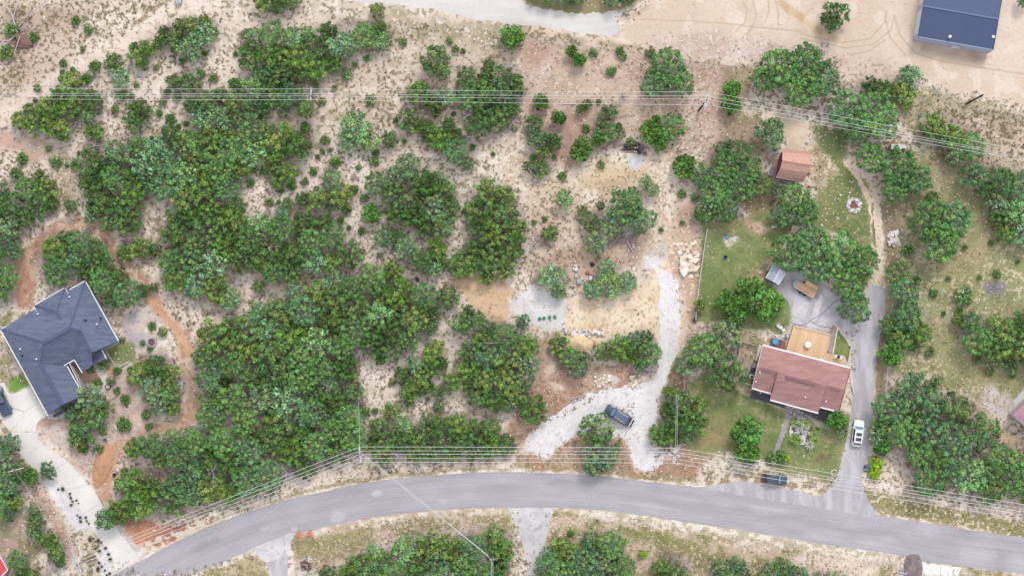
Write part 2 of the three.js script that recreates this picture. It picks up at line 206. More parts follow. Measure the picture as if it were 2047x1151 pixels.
patch([1600, 300, 1630, 290, 1660, 310, 1675, 340, 1650, 370, 1625, 375, 1615, 345], { soft: 7, warp: 8, c1: [230, 210, 184], c2: [186, 166, 130], by: f8, mix: 1.3, s: 1.1, t: 0.3 });
patch([1520, 225, 1560, 222, 1610, 240, 1620, 270, 1600, 300, 1575, 295, 1570, 255, 1540, 240], { soft: 4, warp: 5, c1: [234, 215, 190], c2: [222, 200, 172], t: 0, s: 0.2 });
patch([1450, 235, 1510, 225, 1530, 290, 1540, 320, 1500, 300, 1440, 300], { soft: 12, c1: [156, 142, 106], c2: [178, 152, 128], t: 0.6, g: 0.3 });
patch([1445, 140, 1510, 130, 1500, 190, 1480, 230, 1450, 230], { soft: 10, c1: [158, 146, 112], c2: [180, 160, 132], t: 0.7, g: 0.3 });
patch([1500, 350, 1545, 345, 1560, 380, 1540, 430, 1500, 440, 1480, 400], { soft: 12, c1: [166, 144, 116], c2: [140, 132, 92] });
// field to the east
patch([1765, 180, 1840, 170, 2060, 225, 2200, 240, 2200, 830, 1900, 790, 1850, 750, 1780, 750, 1768, 560, 1775, 420, 1800, 400, 1870, 330, 1830, 270], { soft: 8, warp: 10, c1: FIELD, c2: FIELD2, by: f70, mix: 1.5, spots: [[226, 206, 176], 0.57, f5, 0.7], spots2: [[136, 134, 88], 0.64, f20, 0.6], t: 0.55, g: 0.5, s: 0.4 });
patch([1840, 210, 2047, 235, 2047, 340, 1990, 300, 1900, 240], { soft: 10, warp: 12, c1: [208, 188, 166], c2: [184, 164, 138], spots: [[146, 136, 98], 0.56], t: 1.1, s: 0.6 });
patch([1800, 290, 1900, 320, 1980, 420, 1990, 480, 1960, 540, 1880, 540, 1900, 500, 1945, 450, 1880, 390, 1800, 420, 1770, 440, 1775, 500, 1760, 420], { soft: 16, warp: 12, c1: [150, 148, 104], c2: [176, 164, 126], g: 0.8, t: 0.3 });
patch([1840, 660, 1900, 640, 1960, 720, 2047, 750, 2047, 800, 1960, 770, 1880, 730], { soft: 20, warp: 12, c1: [166, 160, 116], c2: [150, 152, 104], g: 0.7, t: 0.3 });
patch([1965, 770, 1990, 768, 2030, 800, 2025, 830, 1990, 830, 1970, 800], { soft: 7, c1: [212, 206, 200], c2: [196, 184, 170], by: f8, s: 1 });
patch([1960, 800, 2000, 850, 2047, 880, 2047, 900, 1990, 880, 1960, 840], { soft: 10, c1: [222, 196, 162], c2: [206, 178, 142], t: 0.3 });
patch([1960, 565, 2010, 560, 2015, 585, 1975, 590], { soft: 6, c1: [150, 146, 146] });
patch([1755, 690, 1772, 640, 1772, 880, 1742, 880], { soft: 6, c1: [176, 156, 126], c2: [150, 142, 98], t: 0.4 });
// by the lane to the cabin, between lane and field
patch([1755, 400, 1800, 400, 1800, 540, 1768, 560], { soft: 8, c1: [156, 138, 112], c2: [140, 134, 96] });
// road verges
patch([380, 1066, 430, 1042, 512, 1012, 574, 990, 657, 970, 737, 954, 824, 943, 937, 936, 1150, 938, 1300, 952, 1380, 958, 1450, 950, 1530, 940, 1660, 960, 1760, 985, 2060, 1050, 2060, 1078, 1886, 1054, 1751, 1032, 1640, 1000, 1536, 998, 1374, 973, 1224, 956, 1024, 946, 824, 956, 657, 983, 512, 1022, 380, 1076], { soft: 5, warp: 5, c1: [164, 150, 112], c2: [138, 132, 86], spots: [[226, 214, 192], 0.62, f5, 0.7], t: 0.4, g: 0.5, s: 0.4 });
patch([280, 1122, 350, 1082, 425, 1047, 512, 1018, 600, 994, 700, 972, 824, 953, 937, 945, 1024, 943, 1149, 947, 1224, 954, 1299, 963, 1374, 971, 1420, 974, 1480, 960, 1530, 970, 1600, 980, 1640, 990], { line: 5, soft: 4, warp: 6, c1: [238, 230, 216], c2: [206, 190, 166], by: f8, s: 1.5, t: 0.1 });
patch([1745, 1025, 1886, 1052, 2060, 1078], { line: 5, soft: 4, warp: 6, c1: [236, 226, 206], c2: [186, 170, 136], by: f8, s: 1.3, t: 0.1 });
patch([1740, 990, 1900, 1030, 2060, 1062], { line: 12, soft: 8, warp: 8, c1: [158, 152, 108], c2: [142, 140, 92], spots: [[230, 218, 196], 0.6], g: 0.7 });
patch([1360, 965, 1440, 940, 1490, 935, 1530, 940, 1600, 955, 1660, 970, 1640, 990, 1560, 975, 1480, 958, 1420, 975], { soft: 6, warp: 8, c1: [226, 214, 194], c2: [166, 150, 116], by: f8, mix: 1.5, s: 1.4, t: 0.2 });
patch([580, 1064, 632, 1058, 749, 1034, 837, 1024, 937, 1016, 1020, 1015, 1030, 1060, 990, 1052, 880, 1065, 800, 1072, 720, 1100, 640, 1140, 590, 1160], { soft: 5, warp: 6, c1: [202, 178, 156], c2: [160, 150, 110], by: f20, mix: 1.5, spots: [[226, 206, 188], 0.6], t: 0.4, g: 0.4, s: 0.6 });
patch([632, 1062, 749, 1040, 837, 1030, 937, 1023, 1012, 1022], { line: 8, soft: 5, warp: 6, c1: [232, 222, 204], c2: [196, 176, 150], by: f8, s: 1.4 });
patch([580, 1080, 660, 1068, 740, 1060, 720, 1085, 640, 1110, 590, 1120], { soft: 10, c1: [140, 138, 92], c2: [170, 156, 118], g: 0.8, s: 0.4 });
patch([590, 1118, 622, 1112, 628, 1140, 610, 1160, 585, 1160], { soft: 4, c1: [216, 212, 208], c2: [180, 172, 160], by: f8, s: 1 });
patch([1105, 1018, 1174, 1020, 1249, 1028, 1399, 1052, 1536, 1072, 1661, 1092, 1786, 1110, 1830, 1120, 1830, 1180, 1080, 1180, 1080, 1110, 1095, 1060], { soft: 6, warp: 6, c1: [150, 144, 98], c2: [206, 184, 158], by: f20, mix: 1.5, spots: [[230, 210, 186], 0.62], t: 0.4, g: 0.5, s: 0.6 });
patch([1170, 1028, 1249, 1034, 1399, 1058, 1536, 1078, 1661, 1098, 1800, 1122], { line: 11, soft: 6, warp: 8, c1: [236, 228, 212], c2: [196, 186, 158], by: f8, mix: 1.4, s: 1.6, t: 0.2 });
patch([1560, 1110, 1680, 1105, 1760, 1130, 1740, 1160, 1600, 1160], { soft: 10, warp: 10, c1: [228, 208, 186], c2: [238, 228, 212], s: 1 });
patch([1240, 1050, 1320, 1065, 1400, 1085, 1300, 1085, 1220, 1065], { soft: 8, c1: [134, 138, 84], c2: [150, 150, 98], g: 1 });
patch([1915, 1130, 2047, 1150, 2060, 1200, 1900, 1200], { soft: 6, c1: [206, 190, 162], c2: [150, 142, 100], by: f8, s: 1 });
patch([395, 1140, 440, 1125, 500, 1104, 530, 1130, 540, 1180, 370, 1180], { soft: 6, c1: [160, 150, 108], c2: [190, 176, 142], by: f8, g: 0.5, s: 0.8, t: 0.5 });
patch([370, 1156, 450, 1124, 500, 1102], { line: 6, soft: 4, c1: [232, 226, 214], c2: [200, 186, 160], by: f8, s: 1.3 });
// west: the bulldozed red track, the garden of the grey house, beds by the drive
patch([-20, 260, 20, 262, 70, 275, 110, 300, 60, 330, 20, 300, -20, 300], { soft: 10, warp: 8, c1: [206, 172, 150], c2: [190, 176, 172], t: 0.2, s: 0.4 });
patch([80, 300, 140, 300, 155, 340, 150, 420, 110, 430, 100, 350], { soft: 16, warp: 14, c1: [206, 186, 162], c2: [150, 142, 102], spots: [WHITE, 0.62], t: 0.6, g: 0.5, s: 1.2 });
patch([40, 600, 40, 540, 60, 500, 110, 458, 160, 440, 195, 450, 225, 495, 262, 545, 300, 590, 345, 640, 368, 690, 378, 745, 386, 800, 360, 850], { line: 13, soft: 6, warp: 10, c1: RUST, c2: RUST2, by: f20, mix: 1.7, spots: [[168, 120, 94], 0.6, f5, 0.6], spots2: [[224, 196, 170], 0.66, f3, 0.5], t: 0.04, s: 0.2 });
patch([50, 590, 50, 545, 70, 500], { line: 20, soft: 8, warp: 10, c1: [184, 140, 116], c2: [206, 164, 138], spots: [[160, 112, 90], 0.6, f8, 0.6], t: 0.03 });
for (const q of [[62, 560, 75, 520, 125, 466, 165, 448, 190, 458, 218, 500, 256, 552, 294, 598, 338, 648, 362, 700, 372, 750], [48, 560, 60, 508, 115, 452, 165, 438, 200, 450, 230, 495, 268, 544, 306, 590, 350, 640, 375, 690, 384, 750]]) patch(q, { line: 2, soft: 2.5, warp: 4, c1: [172, 124, 98], c2: [222, 190, 162], by: f20, mix: 2, op: 0.7 });
patch([300, 600, 340, 650, 372, 700], { line: 10, soft: 4, warp: 5, c1: [218, 178, 142], c2: [202, 158, 122] });
patch([385, 830, 340, 850, 290, 862, 250, 875, 225, 910, 208, 950, 200, 985, 215, 1010], { line: 12, soft: 9, warp: 10, c1: [212, 174, 148], c2: [196, 154, 126], by: f20, spots: [[226, 204, 184], 0.6, f8, 0.5], t: 0.08 });
patch([185, 930, 215, 895, 228, 900, 225, 940, 218, 965, 215, 1000, 195, 985, 182, 950], { soft: 5, warp: 5, c1: [206, 158, 126], c2: [196, 146, 112], t: 0 });
patch([240, 640, 262, 615, 300, 610, 318, 640, 330, 690, 345, 720, 330, 730, 270, 700, 245, 690], { soft: 7, warp: 7, c1: [186, 178, 182], c2: [214, 200, 188], by: f20, mix: 1.5, t: 0.1, s: 0.5 });
patch([285, 650, 320, 630, 345, 680, 350, 715, 300, 700, 290, 680], { soft: 6, warp: 7, c1: [236, 226, 212], c2: [206, 188, 168], by: f8, t: 0.05, s: 1 });
patch([210, 690, 262, 685, 268, 720, 240, 732, 215, 728], { soft: 6, c1: [130, 142, 92], c2: [150, 152, 108], g: 0.8, t: 0 });
patch([200, 760, 250, 735, 285, 760, 290, 800, 320, 840, 290, 862, 220, 880, 200, 850, 180, 900, 210, 930, 205, 990, 150, 930, 110, 890, 80, 850, 95, 832, 150, 820], { soft: 8, warp: 8, c1: [200, 180, 172], c2: [214, 190, 172], by: f20, spots: [[180, 154, 140], 0.6], t: 0.1, s: 0.7 });
patch([86, 845, 100, 838, 140, 860, 165, 900, 150, 920, 110, 890], { soft: 6, c1: [220, 206, 196], c2: [192, 166, 152], by: f8, s: 1.2 });
patch([205, 850, 230, 800, 260, 775, 285, 790, 280, 850, 240, 872], { soft: 8, c1: [222, 196, 178], c2: [204, 180, 168], s: 0.5 });
patch([225, 945, 262, 930, 330, 950, 335, 965, 290, 975, 230, 960], { soft: 8, c1: [186, 154, 138], c2: [204, 178, 160], s: 0.4 });
patch([250, 1050, 262, 1030, 300, 1040, 330, 1050, 300, 1085, 270, 1092], { soft: 6, warp: 5, c1: [190, 128, 98], c2: [206, 150, 116], t: 0.04 });
patch([330, 1045, 400, 1030, 440, 1030, 400, 1055, 340, 1085, 300, 1100, 285, 1095, 300, 1075], { soft: 6, warp: 8, c1: [170, 120, 96], c2: [222, 206, 190], by: f8, mix: 1.5, s: 1.4 });
patch([240, 1062, 265, 1085, 290, 1110, 275, 1118, 255, 1092], { soft: 5, c1: [226, 220, 216], c2: [196, 188, 184], by: f8, s: 1.4 });
patch([80, 965, 100, 952, 128, 975, 152, 1012, 170, 1035, 185, 1062, 205, 1085, 225, 1120, 228, 1160, 200, 1160, 195, 1100, 150, 1062, 130, 1030, 110, 1000], { soft: 4, warp: 4, c1: [236, 234, 233], c2: [222, 219, 219], t: 0.02, s: 0.3 });
patch([152, 1066, 195, 1062, 205, 1090, 180, 1100, 195, 1151, 165, 1160, 150, 1110], { soft: 8, warp: 8, c1: [140, 130, 92], c2: [218, 206, 190], by: f8, mix: 1.5, t: 0.5, s: 1 });
patch([50, 980, 80, 975, 110, 1010, 140, 1070, 150, 1110, 130, 1140, 110, 1080, 80, 1020], { soft: 8, warp: 7, c1: [202, 174, 158], c2: [180, 152, 132], t: 0.3, s: 0.9 });
patch([-10, 1030, 40, 1010, 60, 1060, 80, 1090, 60, 1140, 20, 1110, -10, 1110], { soft: 10, warp: 8, c1: [150, 140, 104], c2: [190, 166, 148], by: f20, mix: 1.5, g: 0.5, t: 0.4 });
patch([-10, 640, 12, 620, 28, 620, 20, 650, -10, 668], { soft: 8, c1: [140, 140, 92], c2: [180, 166, 140], g: 0.6 });
patch([-10, 668, 12, 690, 40, 730, 60, 770, 26, 787, 12, 770, -10, 766], { soft: 5, c1: [206, 192, 182], c2: [150, 148, 100], by: f20, mix: 1.4, s: 0.8, g: 0.5 });
patch([18, 755, 40, 748, 55, 768, 28, 784, 16, 778], { soft: 3, warp: 3, c1: [116, 154, 70], c2: [132, 162, 84], g: 1 });
patch([72, 850, 80, 836, 95, 832, 130, 838, 90, 852], { soft: 3, warp: 3, c1: [188, 146, 132], c2: [200, 166, 152] });
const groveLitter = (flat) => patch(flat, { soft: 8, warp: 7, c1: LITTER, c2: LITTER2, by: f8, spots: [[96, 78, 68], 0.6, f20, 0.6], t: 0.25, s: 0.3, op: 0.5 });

// ------------------------------------------------------------------ where the woodland stands: clumps traced on the ground, k = share of oaks, r = crown radii in survey pixels
const groves = [
  { n: 'clump at the top left', k: 0, r: [13, 24], p: [308, 90, 320, 60, 340, 45, 366, 42, 370, 27, 385, 33, 420, 36, 432, 52, 426, 95, 385, 122, 365, 120, 345, 100, 320, 100] },
  { n: 'far left clump under the wires', k: 0.25, r: [15, 26], p: [125, 150, 165, 150, 172, 180, 212, 182, 214, 220, 165, 232, 150, 262, 128, 286, 100, 280, 55, 262, 25, 258, 12, 238, 60, 212, 98, 190] },
  { n: 'wire grove left of the upper pole', k: 0.3, r: [14, 25], p: [335, 162, 352, 148, 400, 150, 404, 172, 455, 178, 478, 160, 515, 140, 555, 152, 600, 178, 622, 200, 640, 228, 610, 236, 575, 228, 500, 225, 470, 245, 425, 268, 385, 255, 370, 215, 375, 185, 345, 180] },
  { n: 'large grove above the upper wires', k: 0.15, r: [16, 28], p: [470, 90, 485, 65, 520, 48, 560, 45, 590, 58, 625, 60, 645, 50, 700, 40, 760, 45, 790, 65, 782, 92, 755, 105, 700, 110, 695, 135, 660, 155, 640, 172, 600, 168, 520, 165, 495, 140, 476, 125] },
  { n: 'grove left of the red lot', k: 0.3, r: [14, 26], p: [905, 140, 930, 130, 965, 138, 990, 128, 1020, 118, 1040, 130, 1043, 178, 1035, 250, 1000, 272, 965, 286, 925, 258, 925, 215, 880, 210, 850, 225, 815, 210, 812, 175, 840, 165, 880, 180, 925, 178] },
  { n: 'diagonal grove below the upper wires', k: 0.3, r: [14, 26], p: [790, 242, 810, 222, 850, 232, 900, 246, 922, 275, 938, 285, 950, 312, 940, 340, 905, 335, 880, 315, 845, 290, 830, 265, 800, 268] },
  { n: 'great left grove', k: 0.35, r: [17, 30], p: [158, 290, 180, 278, 230, 270, 300, 282, 340, 258, 400, 262, 470, 250, 500, 235, 570, 245, 632, 262, 638, 292, 600, 318, 545, 326, 490, 330, 502, 360, 480, 400, 505, 432, 570, 415, 640, 420, 690, 450, 705, 465, 728, 520, 690, 540, 650, 540, 590, 565, 545, 575, 525, 548, 455, 532, 480, 590, 490, 605, 465, 625, 410, 615, 340, 588, 320, 560, 326, 490, 312, 450, 352, 415, 345, 402, 295, 402, 288, 450, 255, 476, 222, 470, 190, 425, 160, 372, 155, 325] },
  { n: 'cluster beside the red track', k: 0.1, r: [15, 24], p: [232, 490, 265, 475, 310, 480, 320, 502, 300, 525, 240, 518] },
  { n: 'left edge grove above the track', k: 0.4, r: [15, 26], p: [-20, 380, 20, 362, 45, 345, 82, 345, 102, 352, 120, 390, 110, 432, 60, 445, 35, 475, -20, 490] },
  { n: 'left edge oaks inside the bend', k: 1, r: [18, 30], p: [-30, 490, 40, 475, 44, 505, 22, 520, 42, 545, 28, 605, -30, 605] },
  { n: 'grove behind the grey house', k: 0.45, r: [16, 28], p: [62, 520, 80, 488, 110, 465, 180, 460, 205, 490, 232, 525, 255, 560, 292, 568, 300, 590, 262, 612, 222, 612, 198, 585, 165, 560, 110, 570, 78, 545] },
  { n: 'round clump right of left grove', k: 0, r: [14, 22], p: [528, 330, 560, 318, 592, 320, 608, 342, 585, 366, 548, 378, 535, 355] },
  { n: 'ragged clump left of central grove', k: 0.3, r: [13, 24], p: [645, 352, 660, 328, 680, 342, 684, 368, 716, 380, 714, 402, 672, 416, 640, 424, 590, 412, 560, 416, 565, 402, 605, 385, 636, 378] },
  { n: 'central grove', k: 0.3, r: [16, 28], p: [730, 365, 745, 345, 785, 335, 805, 312, 838, 306, 842, 328, 872, 340, 905, 365, 922, 392, 910, 430, 915, 455, 885, 475, 840, 470, 800, 450, 772, 440, 760, 405, 735, 395] },
  { n: 'lower tail of the central grove', k: 0.25, r: [13, 24], p: [740, 465, 762, 450, 792, 458, 830, 485, 880, 472, 898, 498, 895, 525, 868, 552, 840, 552, 800, 525, 795, 498, 748, 490] },
  { n: 'vast grove in the middle left', k: 0.4, r: [18, 31], p: [490, 627, 520, 605, 562, 600, 580, 580, 578, 562, 642, 570, 655, 555, 700, 545, 755, 518, 800, 532, 820, 560, 862, 572, 885, 600, 872, 658, 845, 684, 790, 715, 712, 720, 722, 790, 732, 850, 738, 892, 650, 932, 512, 985, 400, 1022, 250, 1050, 205, 1032, 192, 1005, 218, 1000, 232, 950, 262, 930, 300, 950, 335, 962, 335, 935, 262, 915, 256, 892, 285, 866, 330, 868, 392, 845, 400, 800, 392, 740, 388, 690, 395, 650, 440, 645] },
  { n: 'grove right of the grey house', k: 0.3, r: [15, 26], p: [272, 718, 315, 700, 345, 715, 350, 735, 374, 745, 372, 778, 352, 825, 318, 832, 288, 800, 255, 768, 258, 748] },
  { n: 'left edge oaks by the drive', k: 0.9, r: [16, 28], p: [-30, 865, 30, 875, 34, 912, 62, 938, 100, 920, 110, 940, 80, 965, 48, 975, 40, 1020, 10, 1035, -30, 1030] },
  { n: 'shrubby row beside the agave bed', k: 0.2, r: [11, 20], p: [46, 1018, 70, 1008, 85, 1032, 82, 1055, 112, 1072, 132, 1112, 128, 1136, 100, 1122, 88, 1092, 62, 1080] },
  { n: 'trees in the bottom left corner', k: 0.5, r: [12, 22], p: [12, 1112, 45, 1102, 58, 1116, 50, 1135, 92, 1148, 90, 1180, 20, 1180, 30, 1150] },
  { n: 'small grove left of the sand', k: 0.25, r: [14, 25], p: [890, 660, 912, 630, 935, 612, 970, 626, 960, 652, 945, 668, 902, 668] },
  { n: 'thin grove in the clearing', k: 0.25, r: [12, 22], p: [778, 752, 815, 722, 850, 690, 872, 680, 895, 705, 892, 735, 860, 760, 848, 790, 825, 800, 798, 792, 800, 762] },
  { n: 'grove left of the dug pit', k: 0.35, r: [15, 27], p: [915, 740, 918, 692, 955, 665, 985, 640, 1020, 640, 1040, 665, 1080, 685, 1078, 735, 1065, 775, 1040, 812, 1000, 825, 945, 808, 930, 775, 890, 785, 870, 805, 858, 790, 880, 762] },
  { n: 'cedar hedge along the road wires', k: 0.05, r: [15, 25], p: [742, 850, 780, 800, 800, 815, 772, 842, 830, 830, 900, 826, 985, 828, 1000, 858, 1028, 872, 1030, 895, 1012, 918, 742, 922, 736, 885] },
  { n: 'long grove right of central grove', k: 0.3, r: [16, 29], p: [945, 355, 972, 350, 992, 366, 1030, 385, 1046, 412, 1048, 442, 1060, 468, 1110, 455, 1126, 465, 1090, 495, 1050, 502, 1035, 532, 1010, 558, 965, 566, 902, 545, 905, 518, 942, 482, 938, 440, 935, 408] },
  { n: 'oak thicket beside the red lot', k: 0.6, r: [13, 22], p: [1043, 252, 1060, 226, 1082, 230, 1098, 262, 1136, 284, 1118, 300, 1085, 312, 1058, 300] },
  { n: 'low thicket below the oak thicket', k: 0.6, r: [12, 20], p: [1050, 325, 1075, 318, 1120, 328, 1100, 346, 1070, 355, 1048, 345] },
  { n: 'upright thicket in the red lot', k: 0.4, r: [12, 21], p: [1194, 216, 1236, 204, 1242, 226, 1218, 242, 1252, 266, 1236, 292, 1190, 286] },
  { n: 'big oaks left of the cabin', k: 0.9, r: [20, 34], p: [1390, 345, 1412, 325, 1425, 288, 1455, 274, 1490, 290, 1500, 320, 1535, 352, 1530, 376, 1492, 402, 1470, 440, 1440, 442, 1410, 448, 1392, 440, 1398, 408, 1380, 372] },
  { n: 'thin trees above the gravel pad', k: 1, sparse: 1, r: [15, 26], p: [1060, 562, 1085, 530, 1112, 524, 1136, 545, 1142, 572, 1118, 595, 1090, 582] },
  { n: 'thin trees right of the boxes', k: 1, sparse: 1, r: [16, 28], p: [1165, 582, 1188, 545, 1215, 520, 1248, 540, 1272, 562, 1262, 582, 1215, 596, 1180, 592] },
  { n: 'trees at the lower left pit rim', k: 0.5, r: [13, 24], p: [1092, 682, 1108, 664, 1135, 672, 1178, 712, 1176, 742, 1160, 757, 1132, 750, 1112, 728] },
  { n: 'trees at the lower right pit rim', k: 0.75, r: [15, 27], p: [1186, 696, 1220, 676, 1245, 672, 1285, 656, 1302, 668, 1332, 702, 1334, 730, 1308, 757, 1278, 745, 1262, 722, 1225, 718, 1195, 715] },
  { n: 'oak group left of red roofed house', k: 1, r: [24, 38], p: [1374, 680, 1388, 658, 1430, 640, 1468, 645, 1480, 690, 1498, 720, 1492, 760, 1472, 780, 1438, 788, 1425, 762, 1398, 740, 1360, 748, 1350, 728] },
  { n: 'cedars at the front fence corner', k: 0.15, r: [15, 26], p: [1318, 792, 1345, 765, 1362, 782, 1390, 784, 1410, 805, 1412, 855, 1392, 882, 1350, 890, 1310, 890, 1294, 870, 1302, 842, 1322, 838] },
  { n: 'dark trees beside the sandy yard', k: 0.25, r: [17, 28], p: [1700, 172, 1740, 155, 1785, 158, 1812, 140, 1835, 165, 1825, 205, 1812, 232, 1790, 215, 1760, 190, 1715, 185] },
  { n: 'row under the right upper wires', k: 0.45, r: [16, 28], p: [1832, 240, 1862, 225, 1888, 230, 1925, 250, 1955, 272, 1982, 310, 1935, 330, 1885, 322, 1858, 285] },
  { n: 'right edge grove beside the field', k: 0.7, r: [18, 30], p: [1915, 345, 1945, 325, 1992, 320, 2022, 335, 2080, 350, 2080, 505, 2008, 492, 1985, 450, 1965, 392, 1925, 375] },
  { n: 'oak row right of the drive', k: 0.85, r: [18, 32], p: [1775, 522, 1800, 518, 1812, 550, 1836, 562, 1842, 612, 1858, 645, 1845, 690, 1802, 697, 1768, 678, 1762, 640, 1778, 590] },
  { n: 'right edge grove below dead brush', k: 0.6, r: [18, 31], p: [1905, 645, 1922, 626, 1962, 636, 2000, 626, 2080, 622, 2080, 750, 2010, 738, 1960, 716, 1914, 694] },
  { n: 'great oak wood at the lower right', k: 0.8, r: [22, 36], p: [1762, 772, 1800, 750, 1832, 745, 1852, 770, 1892, 785, 1932, 790, 1962, 812, 1988, 852, 2005, 885, 2080, 895, 2080, 1010, 1990, 1002, 1930, 988, 1870, 985, 1830, 992, 1808, 975, 1812, 930, 1785, 900, 1750, 870, 1744, 825] },
  { n: 'wood left of the bottom drive', k: 0.4, r: [16, 29], p: [622, 1160, 655, 1132, 700, 1112, 722, 1095, 762, 1100, 792, 1072, 840, 1060, 882, 1066, 950, 1058, 1000, 1052, 1022, 1062, 1036, 1088, 1022, 1120, 1012, 1190, 640, 1190] },
  { n: 'wood right of the bottom drive', k: 0.8, r: [17, 29], p: [1070, 1112, 1112, 1080, 1150, 1074, 1188, 1058, 1232, 1062, 1258, 1100, 1270, 1140, 1250, 1190, 1066, 1190] },
  { n: 'cedars below the bottom wire fence', k: 0.2, r: [16, 27], p: [1292, 1150, 1322, 1102, 1372, 1108, 1388, 1140, 1380, 1190, 1290, 1190] },
  { n: 'grey oaks at the bottom edge', k: 1, r: [16, 27], p: [1422, 1128, 1468, 1110, 1498, 1135, 1495, 1190, 1420, 1190] },
  { n: 'shrubby trees left of the culvert', k: 0.7, r: [14, 24], p: [1512, 1132, 1558, 1110, 1590, 1124, 1622, 1140, 1695, 1140, 1690, 1185, 1515, 1185] },
  { n: 'top edge trees above large grove', k: 0.2, r: [14, 22], p: [498, -20, 592, -20, 596, 10, 545, 26, 510, 16] },
  { n: 'top edge trees inside the bend', k: 0.8, r: [12, 20], p: [1050, -25, 1175, -25, 1170, 14, 1110, 12, 1075, 4] },
  { n: 'top edge oaks by the sand', k: 1, r: [10, 18], p: [1200, -20, 1285, -20, 1262, 10, 1215, 14] },
];
